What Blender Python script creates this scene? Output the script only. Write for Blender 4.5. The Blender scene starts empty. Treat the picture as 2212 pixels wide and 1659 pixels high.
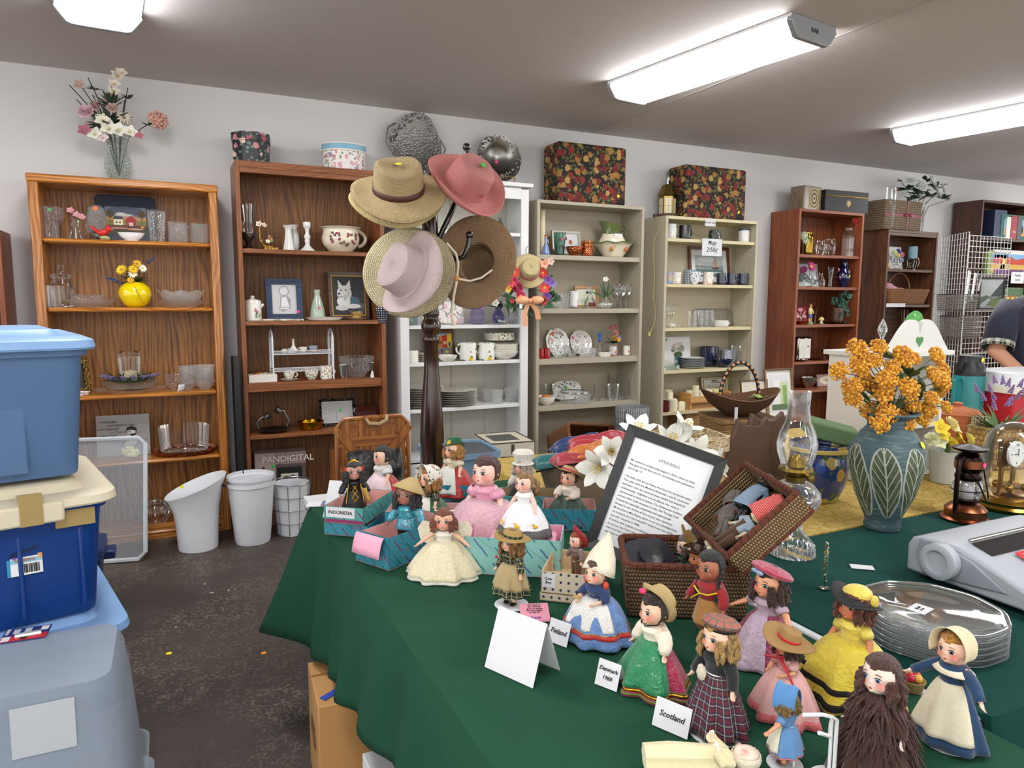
import bpy,math,random
from math import sin,cos,pi,sqrt,atan2,radians as rad,floor,exp
from mathutils import Vector,Matrix,Euler,noise as mnoise
MTr,MRo=Matrix.Translation,Matrix.Rotation
SC=bpy.context.scene
COL=SC.collection
random.seed(7)
# ---------------------------------------------------------------- camera
F_PX,IMG_W,IMG_H=1540.0,2212.0,1659.0
EYE=Vector((0,0,1.42))
YAW,PITCH,ROLL=rad(-25.704),rad(-6.7016),rad(.194)
cam_d=bpy.data.cameras.new('camera')
cam_d.sensor_fit='HORIZONTAL';cam_d.sensor_width=36.0
cam_d.lens=36.0*F_PX/IMG_W;cam_d.clip_start=.02;cam_d.clip_end=60
cam=bpy.data.objects.new('camera',cam_d);COL.objects.link(cam);SC.camera=cam
CR=(MRo(YAW,3,'Z')@MRo(PITCH,3,'X')@
      Matrix(((1,0,0),(0,0,-1),(0,1,0)))@MRo(ROLL,3,'Z'))
cam.matrix_world=MTr(EYE)@CR.to_4x4()
# ---------------------------------------------------------------- light and exposure
SC.view_settings.view_transform='Standard'
try:SC.view_settings.look='None'
except Exception:pass
SC.view_settings.gamma=1.0;SC.view_settings.use_curve_mapping=False
SC.view_settings.exposure=0.04
W=bpy.data.worlds.new('shop_ambient');SC.world=W;W.use_nodes=True
bg=W.node_tree.nodes['Background']
bg.inputs[0].default_value=(1.0,.985,.96,1);bg.inputs[1].default_value=2.1
LAMP_POWER=24.0 # emission strength of the ceiling tubes' diffusers
# fluorescent fixtures on the ceiling: x, y, turn, seen in the photo?
LAMPS=[(-.17,3.22,4),(2.69,3.16,8),(5.25,3.2,8),(-.3,.3,4),(2.4,.2,6),(5.2,.2,6),
         (-.4,-2.4,4),(2.2,-2.4,6),(8.0,3.2,8),(-3.2,3.2,4),(-3.2,.3,4)]
try:SC.cycles.transparent_max_bounces=24 # many panes of glass stand one behind another
except Exception:pass
# ---------------------------------------------------------------- measuring the room from the photo
def ray(u,v):return CR@Vector(((u-IMG_W/2)/F_PX,-(v-IMG_H/2)/F_PX,-1.0))
def PZ(u,v,z=.74):
    d=ray(u,v);return EYE+d*((z-EYE.z)/d.z)
def PY(u,v,y):
    d=ray(u,v);return EYE+d*(y/d.y)
def PX(u,v,x):
    d=ray(u,v);return EYE+d*(x/d.x)
# ================================================================ mesh builder
class MB:
    def __init__(s):s.v=[];s.f=[];s.uv=[];s.mi=[];s.cur=0
    def _t(s,M,p):return(M@Vector(p))if M is not None else Vector(p)
    def face(s,idx,uvs=None):
        s.f.append(tuple(idx));s.uv.append(uvs or[(0,0)]*len(idx));s.mi.append(s.cur)
    def poly(s,pts,M=None,uvs=None):
        b=len(s.v);s.v+=[s._t(M,p)for p in pts]
        s.face(range(b,b+len(pts)),uvs or[(p[0],p[-1])for p in pts]);return s
    def box(s,c,d,M=None,taper=1.0):
        x,y,z=d[0]/2,d[1]/2,d[2]/2;b=len(s.v)
        for dz in(-1,1):
            k=1 if dz>0 else taper
            for dx,dy in((-1,-1),(1,-1),(1,1),(-1,1)):
                s.v.append(s._t(M,(c[0]+dx*x*k,c[1]+dy*y*k,c[2]+dz*z)))
        X,Y,Z=d
        for q,(a,h)in(((0,1,5,4),(X,Z)),((1,2,6,5),(Y,Z)),((2,3,7,6),(X,Z)),((3,0,4,7),(Y,Z)),((4,5,6,7),(X,Y)),((3,2,1,0),(X,Y))):
            s.face([b+i for i in q],[(0,0),(a,0),(a,h),(0,h)])
        return s
    def lathe(s,prof,n=28,M=None,fn=None,sx=1,sy=1,a0=0,a1=2*pi,cap=True):
        full=abs(a1-a0-2*pi)<1e-6;m=n if full else n+1;b=len(s.v)
        L=[0]
        for i in range(1,len(prof)):L.append(L[-1]+math.hypot(prof[i][0]-prof[i-1][0],prof[i][1]-prof[i-1][1]))
        R=max(abs(p[0])for p in prof)or 1
        for r,z in prof:
            for j in range(m):
                a=a0+(a1-a0)*j/n;rr,zz=fn(a,r,z)if fn else(r,z)
                s.v.append(s._t(M,(rr*cos(a)*sx,rr*sin(a)*sy,zz)))
        for i in range(len(prof)-1):
            for j in range(n):
                k=(j+1)%m if full else j+1
                ua,ub=(a1-a0)*j/n*R,(a1-a0)*(j+1)/n*R
                s.face((b+i*m+j,b+i*m+k,b+(i+1)*m+k,b+(i+1)*m+j),[(ua,L[i]),(ub,L[i]),(ub,L[i+1]),(ua,L[i+1])])
        if cap and full:
            if prof[0][0]>1e-5:s.face([b+j for j in range(n)][::-1])
            if prof[-1][0]>1e-5:s.face([b+(len(prof)-1)*m+j for j in range(n)])
        return s
    def ell(s,c,r,n=14,M=None,rot=None):
        if not hasattr(r,'__len__'):r=(r,r,r)
        T=MTr(c)@(rot.to_matrix().to_4x4()if rot else Matrix())@Matrix.Diagonal((r[0],r[1],r[2],1))
        if M is not None:T=M@T
        k=max(4,n//2)
        return s.lathe([(max(1e-6,cos(-pi/2+pi*i/k)),sin(-pi/2+pi*i/k))for i in range(k+1)],n=n,M=T,cap=False)
    def tube(s,P,r=.01,n=8,M=None,closed=False,cap=True):
        P=[Vector(p)for p in P];N=len(P)
        R=list(r)if hasattr(r,'__len__')else[r]*N
        if len(R)!=N:R=[R[0]+(R[-1]-R[0])*i/(N-1)for i in range(N)]
        b=len(s.v);up=None;L=0
        for i,p in enumerate(P):
            t=(P[(i+1)%N]-P[i-1])if closed else(P[min(i+1,N-1)]-P[max(i-1,0)])
            if t.length<1e-9:t=Vector((0,0,1))
            t.normalize()
            if up is None:up=t.orthogonal().normalized()
            else:
                up=up-t*up.dot(t)
                up=up.normalized()if up.length>1e-6 else t.orthogonal().normalized()
            w=t.cross(up)
            for j in range(n):
                a=2*pi*j/n;s.v.append(s._t(M,p+(up*cos(a)+w*sin(a))*R[i]))
        for i in range(N if closed else N-1):
            k=(i+1)%N;l=(P[k]-P[i]).length
            for j in range(n):
                j2=(j+1)%n;ra=R[i]
                s.face((b+i*n+j,b+i*n+j2,b+k*n+j2,b+k*n+j),[(6.28*j/n*ra,L),(6.28*(j+1)/n*ra,L),(6.28*(j+1)/n*ra,L+l),(6.28*j/n*ra,L+l)])
            L+=l
        if cap and not closed:
            s.face([b+j for j in range(n)][::-1]);s.face([b+(N-1)*n+j for j in range(n)])
        return s
    def prism(s,out,y0,y1,M=None,sc=1.0):
        """outline in x,z pushed from y0 to y1"""
        b=len(s.v);n=len(out)
        s.v+=[s._t(M,(x,y0,z))for x,z in out]+[s._t(M,(x*sc,y1,z*sc))for x,z in out]
        s.face(range(b,b+n),[(x,z)for x,z in out]);s.face([b+n+i for i in range(n)][::-1],[(x,z)for x,z in out][::-1])
        L=0
        for i in range(n):
            j=(i+1)%n;l=math.hypot(out[i][0]-out[j][0],out[i][1]-out[j][1])
            s.face((b+i,b+n+i,b+n+j,b+j),[(L,0),(L,y1-y0),(L+l,y1-y0),(L+l,0)]);L+=l
        return s
    def grid(s,fn,nu,nv,M=None,su=1,sv=1):
        b=len(s.v)
        for i in range(nu+1):
            for j in range(nv+1):s.v.append(s._t(M,fn(i/nu,j/nv)))
        for i in range(nu):
            for j in range(nv):
                a=b+i*(nv+1)+j
                s.face((a,a+nv+1,a+nv+2,a+1),[(i/nu*su,j/nv*sv),((i+1)/nu*su,j/nv*sv),((i+1)/nu*su,(j+1)/nv*sv),(i/nu*su,(j+1)/nv*sv)])
        return s
    def mesh(s,name,mats,smooth=True):
        me=bpy.data.meshes.new(name);me.from_pydata([tuple(v)for v in s.v],[],s.f)
        uvl=me.uv_layers.new(name='UVMap');k=0
        for u in s.uv:
            for q in u:uvl.data[k].uv=q;k+=1
        for m in(mats if isinstance(mats,(list,tuple))else[mats]):me.materials.append(m)
        if any(s.mi):me.polygons.foreach_set('material_index',s.mi)
        me.polygons.foreach_set('use_smooth',[smooth]*len(me.polygons));me.update()
        return me
    def bd(s,name,mats,parent=None,loc=(0,0,0),rot=(0,0,0),smooth=True,bev=0,thick=0,sub=0,autosmooth=True):
        me=s.mesh(name,mats,smooth)
        if smooth and autosmooth:
            try:me.set_sharp_from_angle(angle=rad(42))
            except Exception:pass
        o=bpy.data.objects.new(name,me);COL.objects.link(o);o.location=loc;o.rotation_euler=rot
        if parent is not None:o.parent=parent
        if thick:
            m=o.modifiers.new('t','SOLIDIFY');m.thickness=thick;m.offset=0
        if bev:
            m=o.modifiers.new('b','BEVEL');m.width=bev;m.segments=2;m.limit_method='ANGLE';m.angle_limit=rad(40)
        if sub:
            m=o.modifiers.new('s','SUBSURF');m.levels=sub;m.render_levels=sub
        return o
def tag(o,label,cat,group=None,kind=None):
    o['label']=label;o['category']=cat
    if group:o['group']=group
    if kind:o['kind']=kind
    return o
def T(name,label,cat,loc=(0,0,0),rz=0,group=None,sc=1,rot=None):
    o=bpy.data.objects.new(name,None);COL.objects.link(o);o.empty_display_size=.02
    o.location=loc;o.rotation_euler=rot or(0,0,rz);o.scale=(sc,sc,sc)
    return tag(o,label,cat,group)
def struct(o):o['kind']='structure';return o
def bake(o):
    """apply the modifiers of a linked object into its own mesh"""
    dg=bpy.context.evaluated_depsgraph_get();me=bpy.data.meshes.new_from_object(o.evaluated_get(dg))
    o.modifiers.clear();o.data=me;return me
def dup(o,loc=None,rz=None,label=None,cat=None,group=None,sc=None):
    c=o.copy();COL.objects.link(c)
    if loc is not None:c.location=loc
    if rz is not None:c.rotation_euler=(c.rotation_euler[0],c.rotation_euler[1],rz)
    if sc:c.scale=(sc,sc,sc)
    if label:c['label']=label
    if cat:c['category']=cat
    if group:c['group']=group
    for ch in list(o.children):
        d=ch.copy();COL.objects.link(d);d.parent=c
        for g in list(ch.children):
            e=g.copy();COL.objects.link(e);e.parent=d
    return c
_fm={}
def text(s,size,m,parent=None,loc=(0,0,0),rot=(pi/2,0,0),name='lettering',ext=.0004,align='CENTER',shear=0,space=1.0,label=None,lines=1.0):
    cu=bpy.data.curves.new(name,'FONT');cu.body=s;cu.size=size;cu.extrude=ext;cu.align_x=align;cu.align_y='CENTER'
    cu.resolution_u=2;cu.shear=shear;cu.space_character=space;cu.space_line=lines;cu.offset=size*.006
    o=bpy.data.objects.new(name,cu);COL.objects.link(o);bpy.context.view_layer.update()
    me=bpy.data.meshes.new_from_object(o.evaluated_get(bpy.context.evaluated_depsgraph_get()))
    bpy.data.objects.remove(o);me.materials.clear();me.materials.append(m)
    o=bpy.data.objects.new(name,me);COL.objects.link(o);o.location=loc;o.rotation_euler=rot
    if parent is not None:o.parent=parent
    if label:o['label']=label
    return o
# ================================================================ materials
def C(h):
    if not isinstance(h,str):return tuple(h[:3])+(1,)
    v=[int(h[i:i+2],16)/255 for i in(0,2,4)]
    return tuple((c/12.92 if c<=.04045 else((c+.055)/1.055)**2.4)for c in v)+(1,)
class G:
    def __init__(s,name):
        s.m=bpy.data.materials.new(name);s.m.use_nodes=True;s.t=s.m.node_tree
        s.b=s.t.nodes['Principled BSDF'];s.out=s.t.nodes['Material Output'];s._c={}
    def link(s,a,inp):
        if isinstance(a,bpy.types.Node):a=a.outputs[0]
        if isinstance(a,bpy.types.NodeSocket):s.t.links.new(a,inp)
        else:inp.default_value=a
    def n(s,ty,props=None,**kw):
        nd=s.t.nodes.new('ShaderNode'+ty)
        for k,v in(props or{}).items():setattr(nd,k,v)
        for k,v in kw.items():
            s.link(v,nd.inputs[int(k[1:])]if k[0]=='i' and k[1:].isdigit()else nd.inputs[k.replace('_',' ')])
        return nd
    def co(s,which='UV',scale=(1,1,1),rot=(0,0,0),loc=(0,0,0)):
        tc=s._c.setdefault('tc',s.t.nodes.new('ShaderNodeTexCoord'))
        if not hasattr(scale,'__len__'):scale=(scale,)*3
        return s.n('Mapping',Vector=tc.outputs[which],Scale=scale,Rotation=rot,Location=loc)
    def math(s,op,a,b=0.0,c=0.0):return s.n('Math',{'operation':op},i0=a,i1=b,i2=c)
    def ramp(s,fac,stops,const=False):
        r=s.n('ValToRGB',Fac=fac);cr=r.color_ramp
        if const:cr.interpolation='CONSTANT'
        while len(cr.elements)<len(stops):cr.elements.new(.5)
        for e,(p,c)in zip(cr.elements,stops):e.position=p;e.color=C(c)
        return r
    def mix(s,f,a,b):
        m=s.n('Mix',{'data_type':'RGBA'});s.link(f,m.inputs[0])
        for q,i in((a,6),(b,7)):s.link(C(q)if isinstance(q,(str,tuple))else q,m.inputs[i])
        return m.outputs[2]
    def noise(s,co,scale=5,detail=2,rough=.5,dist=0):
        return s.n('TexNoise',Vector=co,Scale=scale,Detail=detail,Roughness=rough,Distortion=dist)
    def bump(s,h,st=.3,d=.01):return s.n('Bump',Height=h,Strength=st,Distance=d)
    def fin(s,col=None,rough=.5,metal=0,nrm=None,**kw):
        if col is not None:s.link(C(col)if isinstance(col,(str,tuple))else col,s.b.inputs['Base Color'])
        s.link(rough,s.b.inputs['Roughness']);s.link(metal,s.b.inputs['Metallic'])
        if nrm is not None:s.link(nrm,s.b.inputs['Normal'])
        for k,v in kw.items():
            k=k.replace('_',' ');s.link(v,s.b.inputs[k])
        return s.m
_M={}
def cached(fn):
    def w(*a,**k):
        key=(fn.__name__,)+tuple(str(x)for x in a)+tuple(sorted((q,str(z))for q,z in k.items()))
        if key not in _M:_M[key]=fn(*a,**k)
        return _M[key]
    return w
@cached
def plain(col,rough=.5,metal=0,bump=0,bs=200,coat=0,trans=0,alpha=1,var=0,emit=0):
    """glossy or matt single-colour stuff with faint natural mottling"""
    g=G('finish_'+str(col));kw={}
    o=g.co('Object')
    base=C(col)
    if var:
        nz=g.noise(o,9,3);a=tuple(min(1,x*(1+var))for x in base[:3]);b=tuple(x*(1-var)for x in base[:3])
        base=g.mix(nz,b,a)
    if bump:kw['nrm']=g.bump(g.noise(o,bs,2),bump,.002)
    if coat:kw['Coat_Weight']=coat;kw['Coat_Roughness']=.08
    if trans:kw['Transmission_Weight']=trans
    if alpha<1:kw['Alpha']=alpha
    if emit:kw['Emission_Color']=C(col);kw['Emission_Strength']=emit
    return g.fin(base,rough,metal,**kw)
@cached
def fabric(col,rough=.85,bs=500,var=.12,sheen=.3,big=30):
    g=G('cloth_'+str(col));o=g.co('Object');b=C(col)
    nz=g.noise(o,big,3)
    c=g.mix(nz,tuple(x*(1-var)for x in b[:3]),tuple(min(1,x*(1+var))for x in b[:3]))
    h=g.math('ADD',g.math('MULTIPLY',g.noise(o,bs,1),.4),g.math('MULTIPLY',nz,.6))
    return g.fin(c,rough,0,g.bump(h,.25,.003),Sheen_Weight=sheen)
@cached
def satin(col,rough=.32,big=14):
    g=G('satin_'+str(col));o=g.co('Object');b=C(col)
    nz=g.noise(o,big,3,.6,1.0)
    c=g.mix(nz,tuple(x*.75 for x in b[:3]),tuple(min(1,x*1.2)for x in b[:3]))
    return g.fin(c,rough,0,g.bump(nz,.35,.02),Sheen_Weight=.3)
@cached
def glass(tint='ffffff',k=1.0,pat=0,ps=60,haze=.02,refl=.9):
    """thin clear glass: light passes, the rim and facets mirror the room"""
    g=G('glass_'+tint);o=g.co('Object')
    tint=tint if max(tint)!=min(tint)and tint[0]in '23456789ab' else 'fbfcfc' if tint[0]=='f' else tint
    kw={}
    if pat:
        vo=g.n('TexVoronoi',Vector=o,Scale=ps);nb=g.bump(vo.outputs['Distance'],pat,.01);kw['Normal']=nb
    lw=g.n('LayerWeight',Blend=.42,**kw)
    fr=g.n('Fresnel',IOR=1.5,**kw)
    tr=g.n('BsdfTransparent',Color=C(tint))
    gl=g.n('BsdfGlossy',Roughness=.03,Color=(1,1,1,1),**kw)
    f=g.math('MINIMUM',g.math('ADD',g.math('MULTIPLY',fr,.85*k),g.math('MULTIPLY',lw.outputs['Facing'],.03*k)),refl)
    mx=g.n('MixShader',i0=f,i1=tr,i2=gl)
    df=g.n('BsdfDiffuse',Color=C('e8eeee'))
    edge=g.math('ADD',g.math('MULTIPLY',g.math('POWER',lw.outputs['Facing'],4.0),.22*k),haze*.3)
    if pat:edge=g.math('ADD',edge,g.math('MULTIPLY',g.math('GREATER_THAN',vo.outputs['Distance'],.5),.045))
    m2=g.n('MixShader',i0=edge,i1=mx,i2=df)
    g.t.links.new(m2.outputs[0],g.out.inputs[0]);return g.m
@cached
def wood(c1,c2,axis='Z',scale=1.0,rough=.35,coat=.2,ring=9.0):
    """straight and cathedral grain, dark c1 lines in light c2"""
    g=G('wood_'+c2);st={'X':(.12,1,1),'Y':(1,.12,1),'Z':(1,1,.12)}[axis]
    o=g.co('Object',tuple(x*scale for x in st))
    o2=g.co('Object',tuple(x*scale for x in{'X':(.03,1,1),'Y':(1,.03,1),'Z':(1,1,.03)}[axis]))
    o3=g.co('Object',tuple(x*scale for x in{'X':(.3,1,1),'Y':(1,.3,1),'Z':(1,1,.3)}[axis]))
    warp=g.noise(o3,3.2,2,.5)
    sp=g.n('SeparateXYZ',Vector=g.co('Object'));acr=sp.outputs[{'X':2,'Y':0,'Z':0}[axis]]
    ln=g.math('SINE',g.math('ADD',g.math('MULTIPLY',acr,ring*36),g.math('MULTIPLY',warp,ring*10)))
    fine=g.noise(o2,110,3,.6);big=g.noise(o,4,2)
    f=g.math('ADD',g.math('MULTIPLY',g.math('ADD',ln,1),.075),g.math('MULTIPLY',fine,.84))
    c=g.ramp(f,[(.34,c1),(.62,c2)])
    c=g.mix(g.math('MULTIPLY',big,.2),c,c1)
    return g.fin(c,rough,0,g.bump(fine,.08,.002),Coat_Weight=coat,Coat_Roughness=.2)
@cached
def weave(c1,c2,su=120,sv=120,st=.8,rough=.75,alpha=0):
    """over-under plaiting; su, sv = strands per metre of surface"""
    g=G('weave_'+c2);uv=g.co('UV');sp=g.n('SeparateXYZ',Vector=uv)
    U=g.math('MULTIPLY',sp.outputs[0],su);V=g.math('MULTIPLY',sp.outputs[1],sv)
    row=g.math('MODULO',g.math('FLOOR',V),2)
    a=g.math('ABSOLUTE',g.math('SINE',g.math('MULTIPLY',g.math('ADD',U,g.math('MULTIPLY',row,.5)),pi)))
    b=g.math('ABSOLUTE',g.math('SINE',g.math('MULTIPLY',V,pi)))
    h=g.math('MULTIPLY',g.math('POWER',a,.7),g.math('POWER',b,.6))
    vn=g.noise(g.n('CombineXYZ',X=g.math('FLOOR',U),Y=g.math('FLOOR',V),Z=0.0),3.7,0)
    c=g.ramp(h,[(.05,c1),(.6,c2)])
    c=g.mix(g.math('MULTIPLY',vn,.45),c,c1)
    kw={}
    if alpha:kw['Alpha']=g.math('GREATER_THAN',h,alpha)
    return g.fin(c,rough,0,g.bump(h,st,.004),**kw)
@cached
def dots(bgc,fg,scale=60,r=.25,rough=.8,uvn='UV'):
    g=G('dotted_'+bgc);uv=g.co(uvn,scale);fr=g.n('VectorMath',{'operation':'FRACTION'},i0=uv)
    sp=g.n('SeparateXYZ',Vector=fr)
    dx=g.math('SUBTRACT',sp.outputs[0],.5);dy=g.math('SUBTRACT',sp.outputs[1],.5)
    d=g.math('SQRT',g.math('ADD',g.math('MULTIPLY',dx,dx),g.math('MULTIPLY',dy,dy)))
    return g.fin(g.mix(g.math('LESS_THAN',d,r),bgc,fg),rough)
@cached
def floral(bgc,cols,scale=30,r=.38,leaf='46603a',rough=.6,uvn='Object',cover=.62,coat=0,veins=True):
    """printed flowers: petalled blobs of several colours, leaves between them"""
    g=G('floral_'+bgc);o=g.co(uvn)
    wob=g.n('VectorMath',{'operation':'ADD'},i0=o,i1=g.n('VectorMath',{'operation':'SCALE'},i0=g.noise(o,scale*2.2,1).outputs['Color'],Scale=.22/scale*2).outputs[0])
    c=C(bgc)
    lf=g.n('TexVoronoi',Vector=wob,Scale=scale*1.9)
    m0=g.math('MULTIPLY',g.math('LESS_THAN',lf.outputs['Distance'],.42),g.math('LESS_THAN',g.n('SeparateColor',Color=lf.outputs['Color']).outputs[1],cover))
    col=g.mix(m0,bgc,leaf)
    vo=g.n('TexVoronoi',Vector=wob,Scale=scale)
    sc=g.n('SeparateColor',Color=vo.outputs['Color'])
    pick=g.ramp(sc.outputs[0],[(i/len(cols),q)for i,q in enumerate(cols)],True)
    rings=g.math('ABSOLUTE',g.math('SINE',g.math('MULTIPLY',vo.outputs['Distance'],26)))
    pc=g.mix(g.math('MULTIPLY',rings,.35),pick,bgc)if veins else pick
    m1=g.math('MULTIPLY',g.math('LESS_THAN',vo.outputs['Distance'],r),g.math('LESS_THAN',sc.outputs[2],cover))
    col=g.mix(m1,col,pc)
    return g.fin(col,rough,Coat_Weight=coat)
@cached
def plaid(bgc,a,b,scale=30,rough=.85,uvn='UV'):
    g=G('plaid_'+bgc);uv=g.co(uvn,scale);sp=g.n('SeparateXYZ',Vector=uv);col=bgc
    k=[]
    for i in(0,1):
        fr=g.math('FRACT',sp.outputs[i])
        k.append((g.math('LESS_THAN',fr,.38),g.math('LESS_THAN',g.math('ABSOLUTE',g.math('SUBTRACT',fr,.7)),.045)))
    c=g.mix(g.math('MULTIPLY',g.math('ADD',k[0][0],k[1][0]),.45),bgc,a)
    c=g.mix(g.math('MINIMUM',g.math('ADD',k[0][1],k[1][1]),1),c,b)
    return g.fin(c,rough,0,g.bump(g.noise(g.co('Object'),300,1),.15,.002))
@cached
def lace(col='efe6cc',scale=90,holes=.16,rough=.9):
    g=G('lace_'+col);o=g.co('UV',scale);vo=g.n('TexVoronoi',Vector=o,Scale=1.0)
    nz=g.noise(g.co('Object'),16,4,.7,2)
    al=g.math('GREATER_THAN',g.math('ADD',vo.outputs['Distance'],g.math('MULTIPLY',nz,.2)),holes+.1)
    b=C(col)
    c=g.mix(nz,tuple(x*.72 for x in b[:3]),tuple(min(1,x*1.15)for x in b[:3]))
    return g.fin(c,rough,0,g.bump(g.math('ADD',vo.outputs['Distance'],nz),.5,.004),Alpha=al)
@cached
def tulle(col,a=.5,rough=.6):
    g=G('net_'+col);nz=g.noise(g.co('Object'),40,3)
    return g.fin(col,rough,0,g.bump(nz,.3,.01),Alpha=g.math('MINIMUM',g.math('ADD',g.math('MULTIPLY',nz,.5),a-.2),1),Sheen_Weight=.6)
@cached
def metal(col,rough=.25,bump=0,bs=60):
    g=G('metal_'+col);o=g.co('Object');nz=g.noise(o,12,3)
    b=C(col);c=g.mix(nz,tuple(x*.7 for x in b[:3]),b)
    kw={'nrm':g.bump(g.n('TexVoronoi',Vector=o,Scale=bs).outputs['Distance'],bump,.01)}if bump else{}
    return g.fin(c,rough,1.0,**kw)
@cached
def frosted(tint,a=.55,rough=.4):
    """cloudy see-through plastic"""
    g=G('cloudy_'+tint);tr=g.n('BsdfTransparent',Color=C('f4f8fc'))
    g.fin(tint,rough,0,g.bump(g.noise(g.co('Object'),12,3),.1,.01))
    lw=g.n('LayerWeight',Blend=.3)
    f=g.math('MINIMUM',g.math('ADD',g.math('MULTIPLY',lw.outputs['Facing'],.35),a),1)
    mx=g.n('MixShader',i0=f,i1=tr,i2=g.b);g.t.links.new(mx.outputs[0],g.out.inputs[0]);return g.m
@cached
def skin(tone='e9c0a4',blush='e08a78',rough=.38,bx=.055,bz=.83,by=-.10):
    """painted doll skin with rosy cheeks at fixed places on the head"""
    g=G('doll_skin_'+tone);o=g.co('Object');base=C(tone);sp=g.n('SeparateXYZ',Vector=o)
    ax=g.math('ABSOLUTE',sp.outputs[0])
    v=g.n('CombineXYZ',X=g.math('SUBTRACT',ax,bx),Y=g.math('SUBTRACT',sp.outputs[1],by),Z=g.math('SUBTRACT',sp.outputs[2],bz))
    d=g.n('VectorMath',{'operation':'LENGTH'},i0=v).outputs['Value']
    f=g.n('MapRange',Value=d,i1=.012,i2=.05,i3=.75,i4=0.0)
    return g.fin(g.mix(f,base,blush),rough,0,Subsurface_Weight=.08,Subsurface_Radius=(.05,.02,.01))
@cached
def eyemat(iris='4a6a8a'):
    g=G('painted_eye_'+iris);o=g.co('Object');sp=g.n('SeparateXYZ',Vector=o)
    r=g.math('SQRT',g.math('ADD',g.math('MULTIPLY',sp.outputs[0],sp.outputs[0]),g.math('MULTIPLY',sp.outputs[2],sp.outputs[2])))
    c=g.ramp(r,[(0,'060606'),(.0075,iris),(.0145,'f4f0ea')],True)
    return g.fin(c,.12,Coat_Weight=.6)
@cached
def hairmat(col='3a2417',rough=.45,sc=60):
    g=G('hair_'+col);o=g.co('Object',(1,1,.25));nz=g.noise(o,sc,3,.6,.6);b=C(col)
    c=g.mix(g.ramp(nz,[(.35,'000000'),(.65,'ffffff')]),tuple(x*.45 for x in b[:3]),tuple(min(1,x*1.5)for x in b[:3]))
    return g.fin(c,rough,0,g.bump(nz,.7,.02),Sheen_Weight=.15)
INK=plain('1a1a1e',.7);WHITE=plain('eeeeec',.45);PAPER=plain('d9d9dc',.8,var=.03)
CER=plain('efece2',.18,coat=.4);BLACK=plain('0d0d0f',.35)
def sticker(parent,loc,rot=(pi/2,0,0),col='f4e21a',r=.009,txt=True,name='price_sticker'):
    o=MB().lathe([(r*.98,0),(r,.0004),(r*.98,.0008),(0,.0008)],n=20).bd(name,plain(col,.6),parent,loc,rot)
    return o
def pic(name,w,h,shapes,parent,loc=(0,0,0),rot=(0,0,0),bgc='cccccc',lift=.0006):
    """a flat picture: coloured areas (fractions of w, h) laid over one another"""
    mb=MB();ms=[plain(bgc,.7)];mb.poly([(-w/2,0,0),(w/2,0,0),(w/2,0,h),(-w/2,0,h)])
    idx={bgc:0}
    for i,(c,pts)in enumerate(shapes):
        if c not in idx:idx[c]=len(ms);ms.append(plain(c,.7))
        mb.cur=idx[c]
        if len(pts)==4 and not hasattr(pts[0],'__len__'):
            if pts[3]<0: # ellipse cx, cy, rx, -ry
                cx,cy,rx,ry=pts;pts=[(cx+rx*cos(a*pi/9),cy-ry*sin(a*pi/9))for a in range(18)]
            else:
                x0,y0,x1,y1=pts;pts=[(x0,y0),(x1,y0),(x1,y1),(x0,y1)]
        mb.poly([((p[0]-.5)*w,-(i+1)*lift*.5,p[1]*h)for p in pts])
    return mb.bd(name,ms,parent,loc,rot,smooth=False)
def frame_mb(w,h,b,d,mb=None,prof=0):
    """picture frame of outside size w,h with mitred rails b wide and d deep, standing, front at y=-d"""
    mb=mb or MB()
    x,z=w/2,h;o=[(-x,0),(x,0),(x,z),(-x,z)];i=[(-x+b,b),(x-b,b),(x-b,z-b),(-x+b,z-b)]
    for k in range(4):
        a,c=o[k],o[(k+1)%4];e,f=i[(k+1)%4],i[k];s=len(mb.v)
        L=math.hypot(a[0]-c[0],a[1]-c[1])
        for y,pts in((0,(a,c,e,f)),(-d,(a,c)),(-d+prof,(e,f))):
            mb.v+=[Vector((p[0],y,p[1]))for p in pts]
        q=[(0,0),(L,0),(L,b),(0,b)]
        mb.face((s+4,s+5,s+6,s+7),q);mb.face((s,s+1,s+5,s+4),q);mb.face((s+7,s+6,s+2,s+3),q);mb.face((s+3,s+2,s+1,s),q)
    return mb
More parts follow.
